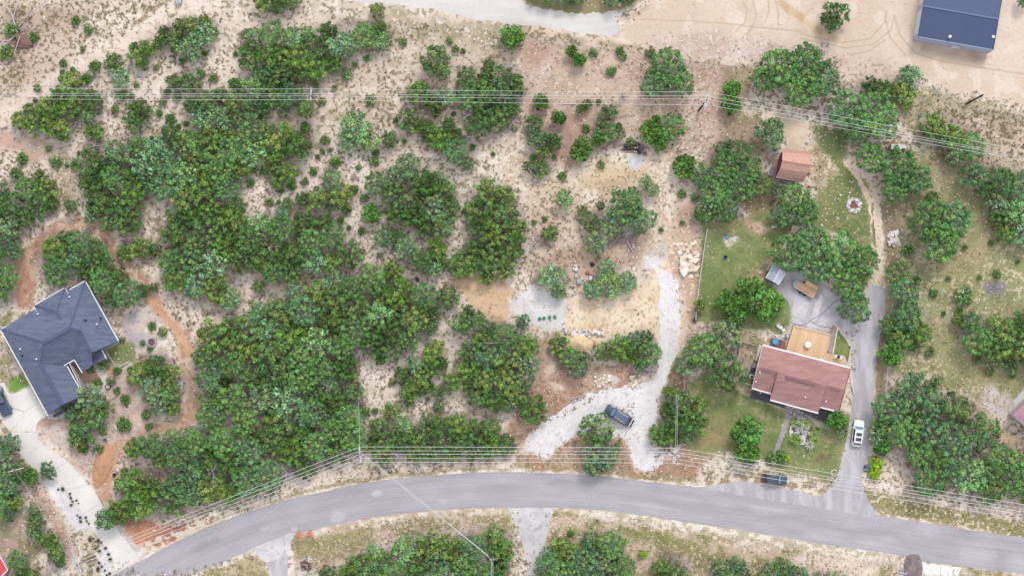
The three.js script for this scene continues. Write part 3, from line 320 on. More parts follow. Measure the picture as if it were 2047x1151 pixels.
// trees that stand alone: [x, y, crown radius, kind], kind c cedar, o oak, b broad oak, s shrub, p pale thin tree, v vivid cedar, y yellow bush
const lone = [
  [283, 103, 27, 'c', 'round cedar under the top left clump'], [284, 131, 12, 'c', 'small cedar tucked under the round cedar at top left'], [228, 125, 20, 'c', 'cedar with a twin below it on the upper left slope'], [242, 156, 20, 'p', 'paler twin below the cedar on the upper left slope'], [190, 135, 13, 'c', 'small round cedar alone on the upper left slope'],
  [312, 135, 5, 's', 'tiny round shrub between the upper left cedars'], [333, 184, 7, 's', 'small shrub at the left end of the wire grove'], [325, 203, 7, 's', 'small shrub just below the wires at left'], [243, 192, 9, 's', 'small grey shrub under the left wires'], [262, 191, 6, 's', 'tiny shrub beside the grey shrub under the wires'],
  [278, 222, 27, 'c', 'wide cedar below the left wires'], [268, 247, 20, 'o', 'oak leaning on the wide cedar below the left wires'], [188, 264, 18, 'c', 'cedar at the upper edge of the great left grove'], [128, 273, 11, 'c', 'small cedar below the sloping clump'], [178, 234, 16, 'p', 'grey thin tree beside the sloping clump'],
  [427, 155, 9, 's', 'small grey shrub above the wire grove'], [466, 165, 9, 's', 'shrub at the upper edge of the wire grove'], [755, 20, 15, 'c', 'cedar beside the chalk road bend'], [1022, 75, 22, 'v', 'bright cedar below the chalk road'], [872, 126, 34, 'c', 'large round cedar on the brown slope'],
  [712, 255, 34, 'p', 'grey green thin oak below the middle wires'], [695, 285, 22, 'p', 'lower half of the thin oak group below the wires'], [738, 285, 20, 'p', 'right hand thin oak below the wires'], [778, 278, 17, 'c', 'cedar between the thin oak and the diagonal grove'], [752, 305, 7, 's', 'tiny dark shrub under the thin oak'], [748, 322, 9, 's', 'small shrub above the central grove'],
  [582, 371, 8, 's', 'little shrub under the round clump'], [538, 404, 8, 's', 'little round shrub in the caliche bay'], [532, 436, 6, 's', 'tiny shrub at the top of the vast left trees'], [692, 420, 9, 's', 'small shrub right of the left grove'], [743, 428, 19, 'v', 'round bright cedar left of the central grove'], [928, 421, 5, 's', 'tiny shrub in the sandy lane'], [143, 412, 15, 'o', 'small oak above the red track'], [181, 437, 13, 'p', 'thin oak at the top of the red track'], [183, 414, 12, 'c', 'small cedar above the top of the red track'],
  [898, 594, 24, 'c', 'cedar at the left end of the tan sand'], [1045, 642, 15, 'o', 'small oak below the gravel pad'], [518, 572, 14, 'c', 'cedar in the caliche gap of the left wood'], [308, 575, 10, 'c', 'small cedar at the red track'],
  [1142, 103, 11, 'v', 'bright little tree in the red lot, upper of a pair'], [1157, 120, 14, 'v', 'bright little tree in the red lot, lower of a pair'], [1187, 105, 8, 's', 'small round bush at the top of the red lot'], [1238, 102, 8, 's', 'small bush on the line fence'], [1245, 112, 8, 's', 'small bush just below the line fence'], [1222, 142, 9, 's', 'small bush in the middle of the red lot'], [1302, 106, 9, 's', 'bush touching the broad oak of the red lot'],
  [1332, 136, 42, 'b', 'broad oak at the right of the red lot'], [1310, 168, 32, 'b', 'lower left lobe of the broad oak pair'], [1360, 170, 30, 'b', 'lower right oak of the broad group in the red lot'],
  [1081, 205, 16, 'v', 'round cedar under the wires in the red lot'], [1162, 218, 11, 'c', 'left cedar of an oblong pair in the red lot'], [1174, 209, 11, 'c', 'right cedar of an oblong pair in the red lot'], [1197, 203, 5, 's', 'tiny shrub under the wires in the red lot'], [1118, 237, 15, 'v', 'cedar left of the red lot thicket'], [1172, 257, 8, 's', 'small bush left of the upright thicket'], [1165, 284, 13, 's', 'bush below the mulch patch'], [1196, 278, 14, 'v', 'bright cedar at the foot of the upright thicket'],
  [1302, 266, 24, 'v', 'left cedar of the pair right of the black ash'], [1318, 285, 18, 'v', 'lower cedar of the pair right of the black ash'], [1342, 252, 27, 'o', 'oak beside the cedar pair by the black ash'], [1312, 238, 9, 's', 'dark shrub between the cedar pair and the oak'],
  [1162, 302, 22, 'v', 'round cedar left of the black ash'], [1128, 397, 19, 'p', 'thin leafy tree on bright rubble'], [1291, 364, 13, 'p', 'upper of two thin trees right of the tan earth'], [1306, 380, 14, 'p', 'lower of two thin trees right of the tan earth'], [1368, 332, 25, 'v', 'bright cedar left of the cabin oaks'], [1407, 428, 20, 'v', 'dark bright cedar at the corner of the lawn fence'],
  [1252, 412, 38, 'b', 'great oak above the brush pile'], [1278, 440, 30, 'b', 'right limb tree of the great oak above the brush pile'], [1225, 448, 26, 'o', 'low oak left of the brush pile'], [1180, 444, 20, 'o', 'small oak left of the fallen trunk'], [1164, 422, 12, 'o', 'outermost little oak left of the brush pile'], [1200, 412, 11, 'o', 'little oak above the fallen trunk'], [1190, 486, 24, 'o', 'dark oak below left of the brush pile'],
  [1065, 820, 31, 'c', 'round cedar left of the gravel drive mouth'], [1190, 857, 33, 'o', 'leafy tree beside the dark car on the gravel drive'], [1203, 908, 38, 'o', 'oak overhanging the road verge'], [1188, 930, 26, 'o', 'oak leaning over the road edge'],
  [1555, 135, 42, 'b', 'left oak of the three big oaks at the sand'], [1610, 130, 46, 'b', 'middle oak of the three big oaks at the sand'], [1645, 160, 38, 'b', 'right oak of the three big oaks at the sand'], [1600, 180, 38, 'b', 'lower oak under the three big oaks at the sand'], [1530, 160, 32, 'b', 'lower left oak beside the red lot line'],
  [1690, 225, 46, 'b', 'leafy light oak under the upper wires, left half'], [1752, 232, 48, 'b', 'leafy light oak under the upper wires, right half'], [1715, 255, 34, 'b', 'low light oak below the leafy pair'], [1668, 30, 29, 'o', 'lone oak on the sandy yard'], [1660, 48, 18, 'o', 'small oak at the foot of the lone yard oak'],
  [2044, 5, 12, 'o', 'little oak in the top right corner'], [1819, 148, 20, 'p', 'thin tall tree at the edge of the sandy yard'], [1462, 180, 19, 'v', 'upper cedar of the pair right of the double arm pole'], [1461, 210, 19, 'v', 'lower cedar of the pair right of the double arm pole'], [1540, 266, 34, 'o', 'oak above the cabin deck'],
  [1738, 318, 35, 'b', 'left oak of the group above the stony lane'], [1795, 335, 42, 'b', 'middle oak of the group above the stony lane'], [1830, 360, 33, 'b', 'right oak of the group above the stony lane'], [1790, 378, 30, 'b', 'lowest oak of the group above the stony lane'],
  [1858, 440, 46, 'b', 'left oak of the round group in the field'], [1900, 445, 42, 'b', 'right oak of the round group in the field'], [1878, 485, 42, 'b', 'lower oak of the round group in the field'], [1862, 397, 15, 'c', 'dark cedar on top of the round oak group'], [1928, 430, 12, 'c', 'dark cedar at the right of the round oak group'],
  [1590, 400, 36, 'b', 'oak below the cabin'], [1610, 425, 28, 'b', 'right oak below the cabin'], [1562, 430, 24, 'o', 'left oak below the cabin'], [1552, 378, 14, 'o', 'small oak at the cabin corner'],
  [1575, 505, 40, 'b', 'upper left oak above the parking slab'], [1620, 485, 38, 'b', 'top oak above the parking slab'], [1670, 510, 44, 'b', 'middle oak above the parking slab'], [1720, 525, 36, 'b', 'right oak above the parking slab'], [1630, 535, 36, 'b', 'oak leaning over the metal shed'], [1695, 570, 38, 'b', 'oak over the edge of the parking slab'], [1705, 612, 32, 'b', 'lowest oak over the parking slab'],
  [1500, 592, 36, 'v', 'bright leafy tree on the side lawn'], [1530, 608, 32, 'v', 'right half of the leafy trees on the side lawn'], [1455, 602, 25, 'v', 'left leafy tree on the side lawn'], [1472, 632, 20, 'v', 'lower leafy tree on the side lawn'], [1398, 610, 14, 'c', 'cedar on the lawn fence'],
  [1780, 708, 23, 'v', 'round vivid bush at the lane edge'], [1926, 592, 17, 's', 'dark bush at the stony field'], [1919, 622, 7, 's', 'small bush in the stony field'], [1915, 640, 14, 'c', 'bush at the left of the field grove'],
  [1490, 866, 31, 'v', 'round leafy tree on the front lawn'], [1492, 905, 27, 'v', 'lower leafy tree on the front lawn'], [1672, 838, 20, 'v', 'leafy bush at the corner of the red roofed house'], [1682, 858, 15, 'o', 'ragged bush by the white car'], [1752, 926, 13, 'y', 'upper yellow bush by the drive'], [1748, 946, 13, 'y', 'lower yellow bush by the drive'], [1762, 893, 20, 'v', 'bright bush above the yellow bushes'], [1752, 870, 19, 'p', 'pale bush by the drive edge'],
  [1560, 913, 12, 's', 'dark shrub at the end of the garden path'], [1545, 916, 11, 's', 'green shrub left of the garden path end'], [1572, 915, 8, 'y', 'yellowish shrub right of the garden path end'],
  [182, 795, 30, 'o', 'blue green oak over the roof corner of the grey house'], [175, 850, 36, 'o', 'big oak below the grey house'], [205, 815, 20, 'o', 'oak beside the front walk of the grey house'], [143, 824, 17, 'o', 'oak limb tree over the side slab of the grey house'], [155, 880, 20, 'c', 'dark cedar below the big oak of the grey house'],
  [303, 651, 8, 's', 'round green bush in the stone garden'], [180, 739, 7, 's', 'clipped round bush on the brick patio'], [166, 897, 9, 's', 'left of two round green bushes above the sand heap'], [197, 897, 9, 's', 'right of two round green bushes above the sand heap'], [193, 767, 10, 's', 'leafy bush at the patio edge'], [221, 761, 8, 's', 'leafy bush right of the white walk'], [232, 741, 8, 's', 'bush behind the garden screen'], [205, 727, 12, 's', 'dark bush under the porch roof'],
  [95, 940, 18, 'o', 'oak spreading over the white drive'], [62, 950, 16, 'v', 'bright cedar among the drive oaks'], [215, 1035, 24, 'o', 'oak leaning over the lower white drive'], [242, 845, 10, 's', 'bush beside the ring bed'], [250, 850, 12, 's', 'long bush by the red track'],
  [22, 60, 14, 's', 'scrub bush by the uprooted tree'], [66, 75, 9, 's', 'low scrub right of the uprooted tree'], [12, 105, 14, 's', 'scrub below the uprooted tree'], [150, 40, 8, 's', 'low scrub on the top left slope'], [176, 58, 8, 's', 'low scrub in the rough ground at top left'], [20, 1030, 14, 'o', 'low oak at the left edge'], [1285, 1108, 8, 'y', 'yellow shrub below the wire fence'], [1141, 1064, 6, 's', 'round blue shrub near the bottom drive'], [1225, 1128, 12, 'c', 'dark cedar in the bottom wood'], [1000, 1122, 12, 's', 'dark shrub at the bottom edge'],
  [110, 322, 10, 's', 'green scrub on the stony ground at left'], [44, 318, 10, 's', 'scrub near the red earth at left edge'], [95, 297, 6, 's', 'tiny scrub at the grey earth'], [133, 330, 4, 's', 'tiny scrub beside the great left grove'], [30, 345, 12, 's', 'scrub above the left edge grove'], [148, 330, 8, 's', 'round scrub beside the great grove'],
];
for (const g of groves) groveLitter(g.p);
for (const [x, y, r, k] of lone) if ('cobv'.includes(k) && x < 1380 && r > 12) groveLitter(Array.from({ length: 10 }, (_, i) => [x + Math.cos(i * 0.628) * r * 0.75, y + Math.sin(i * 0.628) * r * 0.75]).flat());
// the sheets of the ground: the surveyed middle and the same country going on to the horizon
{
  const d = new Uint8Array(NT * 4);
  for (let k = 0; k < NT; k++) { const v = 1 + 0.16 * (f3[k] - 0.5) + 0.1 * (f70[k] - 0.5) + 0.1 * (hash(k, 1, 3) - 0.5); if (col[k * 3] > col[k * 3 + 1] && col[k * 3] - col[k * 3 + 2] < 74) { const m = 0.3 * col[k * 3] + 0.55 * col[k * 3 + 1] + 0.15 * col[k * 3 + 2]; for (let c = 0; c < 3; c++) col[k * 3 + c] += 0.06 * (m - col[k * 3 + c]); } for (let c = 0; c < 3; c++) d[k * 4 + c] = Math.min(255, Math.max(0, srgb(base(col[k * 3 + c]) * v))); d[k * 4 + 3] = 255; }
  const map = new THREE.DataTexture(d, TW, TH); map.colorSpace = THREE.SRGBColorSpace; map.magFilter = THREE.LinearFilter; map.needsUpdate = true;
  const b = new Uint8Array(NT * 4); for (let k = 0; k < NT; k++) { const v = 255 * (0.55 * f8[k] + 0.45 * f3[k]); b[k * 4] = b[k * 4 + 1] = b[k * 4 + 2] = v; b[k * 4 + 3] = 255; }
  const bump = new THREE.DataTexture(b, TW, TH); bump.magFilter = THREE.LinearFilter; bump.needsUpdate = true;
  const q = (x0, x1, z0, z1) => [V3(x0, 0, z0), V3(x0, 0, z1), V3(x1, 0, z1), V3(x1, 0, z0)], X1 = X0 + WX, Z1 = Z0 + WZ, F = 1600;
  const mid = faceGeo([q(X0, X1, Z0, Z1)]), uv = mid.attributes.uv; for (let i = 0; i < uv.count; i++) uv.setXY(i, (uv.getX(i) - X0) / WX, (uv.getY(i) - Z0) / WZ);
  const around = faceGeo([q(-F, F, -F, Z0), q(-F, F, Z1, F), q(-F, X0, Z0, Z1), q(X1, F, Z0, Z1)]);
  const geo = mergeGeometries([mid, around], true), wild = TM([206, 192, 168], [158, 152, 116], 70, { size: 1024, scale: 6, spots: [122, 132, 92], thr: 0.84, fine: 0.4, seed: 77 });
  const ground = mesh('ground', geo, [new THREE.MeshStandardMaterial({ map, bumpMap: bump, bumpScale: 0.12, roughness: 1, side: THREE.DoubleSide }), wild]);
  tag(ground, 'pale caliche ground with dry grass, red soil, lawns and litter', 'ground', null, 'structure');
}

// ------------------------------------------------------------------ roads, drives and paths
function sheet(name, label, category, flat, h, m, { amp = 0.25, step = 0.5, seed = 3, smooth = true } = {}) {
  const o = smooth ? smoothPts(flat, true, 6) : P(flat);
  return tag(mesh(name, sheetGeo(rough(o, amp, step, seed), h), m), label, category, null, 'structure');
}
{ // the asphalt road: a ribbon between its two traced edges
  const top = smoothPts([-40, 1310, 120, 1208, 230, 1147, 275, 1124, 350, 1084, 425, 1049, 512, 1018, 574, 999, 657, 980, 737, 964, 824, 953, 937, 945, 1024, 944, 1149, 948, 1224, 954, 1299, 963, 1374, 971, 1449, 981, 1536, 996, 1661, 1015, 1751, 1029, 1886, 1051, 2047, 1074, 2220, 1100], false, 16);
  const bot = smoothPts([60, 1380, 220, 1240, 380, 1151, 450, 1121, 512, 1094, 577, 1069, 632, 1058, 687, 1045, 749, 1034, 837, 1024, 937, 1016, 1012, 1015, 1109, 1015, 1174, 1018, 1249, 1025, 1324, 1036, 1399, 1048, 1474, 1059, 1536, 1069, 1661, 1089, 1786, 1108, 1843, 1121, 1923, 1132, 2047, 1147, 2200, 1172], false, 16);
  const near = (arr, p) => arr.reduce((b, q) => (q.distanceToSquared(p) < b.distanceToSquared(p) ? q : b));
  const pos = [], uv = [], idx = [], NV = 6; let len = 0;
  top.forEach((a, i) => {
    const b = near(bot, a); if (i) len += a.distanceTo(top[i - 1]);
    const j1 = 0.035 * (fbm(len * 1.3, 3, 6, 2) - 0.5), j2 = 0.035 * (fbm(len * 1.3, 30, 6, 2) - 0.5);
    for (let k = 0; k <= NV; k++) { const t = k / NV, q = a.clone().lerp(b, t + (k === 0 ? j1 : 0) + (k === NV ? j2 : 0)); pos.push(q.x, 0.02, q.z); uv.push(len / 230, t); }
    if (i) for (let k = 0; k < NV; k++) { const o = (i - 1) * (NV + 1) + k, n = o + NV + 1; idx.push(o, o + 1, n, n, o + 1, n + 1); }
  });
  const g = new THREE.BufferGeometry(); g.setAttribute('position', new THREE.Float32BufferAttribute(pos, 3)); g.setAttribute('uv', new THREE.Float32BufferAttribute(uv, 2)); g.setIndex(idx); g.computeVertexNormals();
  const blots = [[78, 0.35, 1.1, 0.1, 22], [70, 0.8, 1.6, 0.16, 15], [62, 0.86, 0.8, 0.1, 20], [90, 0.75, 1.2, 0.08, 10], [56, 0.6, 1, 0.06, 12], [128, 0.7, 7, 0.06, 10], [150, 0.3, 5, 0.08, 8], [188, 0.55, 4, 0.3, 9], [205, 0.75, 2.5, 0.14, -22], [211, 0.78, 1.4, 0.1, -18], [215, 0.74, 1, 0.07, 18], [112, 0.3, 3.5, 0.16, -9], [45, 0.4, 3, 0.12, -8], [170, 0.8, 6, 0.06, 11]];
  const tw = 2048, th = 128, d = new Uint8Array(tw * th * 4), wr = (x, y, s) => { const f = x / tw; return vn(x / 60, y, s) * (1 - f) + vn((x - tw) / 60, y, s) * f; };
  for (let y = 0; y < th; y++) for (let x = 0; x < tw; x++) {
    const v = y / th, streak = wr(x, y / 5, 3), patchy = wr(x * 2, y / 26, 8) , wear = Math.exp(-(((v - 0.3) / 0.09) ** 2)) + Math.exp(-(((v - 0.68) / 0.1) ** 2)) * 0.8, edge = sstep(0.08, 0, v) + sstep(0.93, 1, v);
    let t = 178 + 12 * (streak - 0.5) + 12 * (patchy - 0.5) + 5 * wear + 7 * (hash(x, y, 4) - 0.5) - 4 * edge; const sx = x / tw * 230; let stain = vn(x / 5 + 7, y / 7, 15) > 0.95 ? 10 : 0; for (const [a, q, ra, rq, k] of blots) { const e = ((sx - a) / ra) ** 2 + ((v - q) / rq) ** 2; if (e < 2) stain += k * sstep(1.3, 0.3, e + 0.5 * (vn(x / 3, y / 3, 33) - 0.5)); } if (hash(x, 7, 41) > 0.6 && Math.abs(v - 0.5 - 0.02 * vn(x / 30, 1, 6)) < 0.006) stain -= 5; t += stain * 0 + 9 * (vn(sx / 9, v * 2, 52) - 0.5);
    const o = (y * tw + x) * 4; d[o] = srgb(base(t + stain)); d[o + 1] = srgb(base(t - 2 + stain)); d[o + 2] = srgb(base(t + 3 + stain)); d[o + 3] = 255;
  }
  const map = new THREE.DataTexture(d, tw, th); map.colorSpace = THREE.SRGBColorSpace; map.wrapS = THREE.RepeatWrapping; map.magFilter = THREE.LinearFilter; map.needsUpdate = true;
  tag(mesh('road', g, new THREE.MeshStandardMaterial({ map, roughness: 0.9, side: THREE.DoubleSide })), 'grey two lane asphalt road curving along the bottom of the view', 'road', null, 'structure');
}
const asphaltM = TM([178, 176, 182], [204, 202, 206], 16, { scale: 6, seed: 12, ax: 2.4, ay: 0.5, fine: 0.1 }), gravelM = TM([236, 234, 233], [224, 221, 221], 14, { scale: 9, seed: 15, spots: [212, 208, 205], thr: 0.82, fine: 0.16 }), chalkM = TM([228, 226, 222], [214, 211, 206], 22, { scale: 5, seed: 17, ax: 0.4, ay: 2, fine: 0.1 }), concreteM = TM([240, 237, 231], [228, 225, 220], 12, { scale: 3, seed: 19, fine: 0.06 }), greyConcM = TM([222, 220, 219], [196, 194, 197], 9, { scale: 4, seed: 21, fine: 0.1, spots: [186, 184, 188], thr: 0.8 }), lotM = TM([212, 210, 213], [178, 176, 182], 12, { scale: 5, seed: 23, fine: 0.1 }), sandyM = TM([236, 220, 198], [222, 204, 180], 8, { scale: 6, seed: 25, spots: [186, 164, 132], thr: 0.8 }), brickM = TM([194, 148, 130], [206, 166, 146], 3, { scale: 10, seed: 27, fine: 0.2 }), pathM = TM([176, 168, 176], [160, 154, 164], 5, { scale: 5, seed: 29, fine: 0.1 }), soilM = TM([120, 104, 100], [150, 132, 124], 5, { scale: 8, seed: 31, fine: 0.3 });
sheet('gravel_road', 'pale chalky gravel road at the top edge leading to the sandy yard', 'road', [640, -60, 700, 0, 780, 8, 860, 18, 937, 35, 1023, 48, 1111, 57, 1199, 71, 1228, 74, 1236, 58, 1232, 40, 1244, 27, 1224, 23, 1174, 27, 1124, 23, 1061, 12, 1034, -6, 1000, -60], 0.012, chalkM, { amp: 0.5 });
sheet('gravel_drive', 'white gravel drive looping past the black car up to the dug pit', 'driveway', [1300, 532, 1330, 540, 1351, 553, 1357, 576, 1359, 626, 1352, 716, 1344, 728, 1331, 761, 1316, 793, 1311, 841, 1297, 864, 1296, 881, 1321, 907, 1322, 931, 1296, 941, 1269, 932, 1262, 915, 1256, 888, 1240, 872, 1200, 868, 1154, 866, 1121, 891, 1089, 914, 1070, 906, 1051, 880, 1063, 862, 1106, 831, 1174, 788, 1249, 771, 1289, 763, 1314, 745, 1317, 686, 1319, 576, 1312, 548], 0.01, gravelM, { amp: 0.55 });
sheet('lane', 'stony two track lane leading up to the cabin', 'lane', [1733, 578, 1740, 540, 1743, 500, 1741, 440, 1735, 402, 1715, 362, 1694, 336, 1688, 318, 1700, 318, 1722, 340, 1742, 356, 1756, 392, 1762, 430, 1766, 500, 1765, 540, 1768, 578], 0.008, sandyM, { amp: 0.5 });
for (const q of [[1745, 405, 1748, 440, 1750, 490, 1752, 500, 1747, 490, 1744, 440], [1722, 356, 1738, 372, 1744, 395, 1734, 376]]) tag(mesh('grass_median', sheetGeo(rough(smoothPts(q), 0.4, 0.4, 8), 0.013), TM([134, 138, 88], [168, 160, 112], 4, { scale: 6, seed: 33 })), q[0] > 1740 ? 'grass strip between the wheel tracks of the lane' : 'upper grass strip at the bend of the lane', 'grass strip', null, 'structure');
sheet('asphalt_driveway', 'worn asphalt drive from the road past the white car to the parking slab', 'driveway', [1378, 972, 1412, 973, 1440, 968, 1480, 962, 1510, 965, 1540, 971, 1565, 976, 1600, 982, 1638, 991, 1650, 984, 1665, 964, 1676, 944, 1684, 918, 1690, 890, 1697, 862, 1700, 838, 1704, 800, 1706, 760, 1703, 740, 1703, 700, 1700, 690, 1690, 672, 1676, 652, 1670, 642, 1700, 634, 1735, 600, 1735, 574, 1766, 574, 1771, 592, 1770, 612, 1763, 650, 1756, 690, 1752, 730, 1748, 790, 1746, 830, 1744, 860, 1738, 890, 1733, 920, 1724, 950, 1725, 972, 1737, 1000, 1751, 1031, 1661, 1019, 1536, 1000, 1449, 984], 0.026, asphaltM, { amp: 0.16 });
sheet('parking_slab', 'stained grey parking area between the wooden deck and the flatbed trailer', 'parking area', [1583, 652, 1584, 638, 1581, 620, 1576, 602, 1561, 584, 1545, 573, 1533, 560, 1546, 528, 1600, 540, 1660, 575, 1700, 600, 1715, 618, 1690, 640, 1672, 645, 1661, 672, 1580, 655], 0.014, lotM, { amp: 0.12, smooth: false });
sheet('concrete_apron', 'pale clean concrete strip above the wooden deck', 'concrete slab', [1585, 634, 1622, 643, 1664, 650, 1660, 671, 1584, 654], 0.019, greyConcM, { amp: 0.05, smooth: false });
sheet('garden_path', 'narrow grey path curving down the front lawn', 'path', [1573, 812, 1588, 818, 1581, 838, 1577, 850, 1567, 875, 1557, 900, 1552, 910, 1546, 909, 1552, 890, 1560, 866, 1566, 848, 1571, 830], 0.01, pathM, { amp: 0.06 });
sheet('house_walk', 'grey walk curving along the front of the red roofed house', 'path', [1588, 817, 1600, 823, 1620, 832, 1640, 846, 1662, 856, 1662, 861, 1640, 853, 1622, 842, 1600, 832, 1584, 832], 0.01, pathM, { amp: 0.06 });
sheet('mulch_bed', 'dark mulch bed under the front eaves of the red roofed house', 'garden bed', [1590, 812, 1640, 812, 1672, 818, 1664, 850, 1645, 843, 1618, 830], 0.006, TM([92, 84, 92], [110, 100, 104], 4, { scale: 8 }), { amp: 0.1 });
sheet('bottom_driveway', 'pale concrete drive running down from the road at bottom centre', 'driveway', [1012, 1014, 1109, 1014, 1104, 1035, 1096, 1060, 1090, 1085, 1088, 1110, 1072, 1140, 1064, 1200, 1050, 1200, 1055, 1140, 1050, 1112, 1044, 1085, 1032, 1050], 0.016, greyConcM, { amp: 0.12, smooth: false });
sheet('driveway_apron', 'pale concrete apron at the road beside the orange signs', 'driveway', [500, 1098, 512, 1092, 577, 1066, 592, 1064, 582, 1080, 577, 1108, 531, 1125, 515, 1112], 0.024, greyConcM, { amp: 0.1, smooth: false });
sheet('driveway_mouth', 'dark asphalt drive leaving the view below the pale apron', 'driveway', [530, 1126, 576, 1109, 574, 1140, 578, 1200, 548, 1200, 540, 1145], 0.028, asphaltM, { amp: 0.08, smooth: false });
sheet('brick_patio', 'reddish brick patio in front of the grey house', 'patio', [128, 712, 152, 712, 190, 726, 196, 740, 218, 770, 200, 780, 172, 795, 160, 780], 0.012, brickM, { amp: 0.05, smooth: false });
sheet('patio_strip', 'reddish patio strip between the white walk and the screen', 'patio', [205, 726, 216, 722, 236, 750, 226, 764, 216, 755], 0.012, brickM, { amp: 0.05, smooth: false });
sheet('front_walk', 'white concrete walk to the porch of the grey house', 'path', [184, 731, 193, 727, 204, 735, 220, 768, 216, 776, 205, 783, 196, 790, 188, 788, 200, 770, 204, 764], 0.02, concreteM, { amp: 0.05, smooth: false });
sheet('side_slab', 'pale slab at the lower gable of the grey house', 'concrete slab', [90, 834, 108, 827, 150, 806, 168, 806, 150, 822, 120, 838, 100, 838], 0.016, greyConcM, { amp: 0.1, smooth: false });
{ // the white concrete drive of the grey house: slabs with open joints, then the forecourt
  const d = thing('concrete_driveway', 'white concrete driveway winding from the grey house to the road', 'driveway'); d.userData.kind = 'structure';
  const L = smoothPts([19, 864, 35, 903, 58, 930, 78, 950, 102, 962, 126, 975, 150, 1008, 166, 1032, 186, 1062, 205, 1088, 220, 1110, 232, 1146], false, 24), R = smoothPts([71, 864, 77, 881, 100, 899, 125, 916, 150, 939, 172, 964, 190, 986, 204, 1010, 222, 1038, 240, 1066, 258, 1089, 279, 1116], false, 24);
  const cuts = [0, 0.13, 0.3, 0.47, 0.62, 0.78, 0.9, 1], lo = (A, t) => A[Math.min(A.length - 1, Math.round(t * (A.length - 1)))];
  for (let i = 0; i + 1 < cuts.length; i++) {
    const a = cuts[i] + 0.0009, b = cuts[i + 1] - 0.0009, out = [], n = 14; for (let k = 0; k <= n; k++) out.push(lo(L, a + (b - a) * k / n)); for (let k = n; k >= 0; k--) out.push(lo(R, a + (b - a) * k / n));
    mesh('slab', slab(out, 0.05, 0.1), concreteM, d);
  }
  const court = [[-40, 740, -1, 766, 7, 765, 10, 771, 13, 780, 18, 786, 26, 787, 20, 812, -40, 800], [27, 787, 55, 773, 62, 774, 78, 803, 46, 822, 21, 813], [-40, 802, 19, 814, 45, 823, 47, 832, 19, 863, 8, 850, -2, 835, -40, 800], [79, 804, 92, 831, 78, 839, 72, 848, 71, 862.5, 20.5, 862.5, 48, 832, 47, 823]];
  for (const q of court) mesh('slab', slab(P(q), 0.05, 0.1), concreteM, d);
  tag(mesh('joint_sealant', sheetGeo([...L, ...[...R].reverse()], 0.03), greyConcM), 'dark filler in the joints of the white concrete driveway', 'joint filler', null, 'structure');
}
{ // new white driveway at the bottom right
  const d = thing('white_driveway', 'brand new white concrete driveway at the lower right road edge', 'driveway'); d.userData.kind = 'structure';
  for (const q of [[1843, 1124, 1879, 1129, 1881, 1150, 1849, 1148], [1880.2, 1129.2, 1923, 1134, 1916, 1151, 1882.2, 1150], [1849.3, 1149.2, 1881, 1151.2, 1883, 1190, 1856, 1190], [1882.3, 1151.2, 1915, 1152.2, 1896, 1190, 1884.2, 1190]]) mesh('slab', slab(P(q), 0.06, 0.12), M(246, 245, 243), d);
}
// dark lines where the parking slab was poured in bays

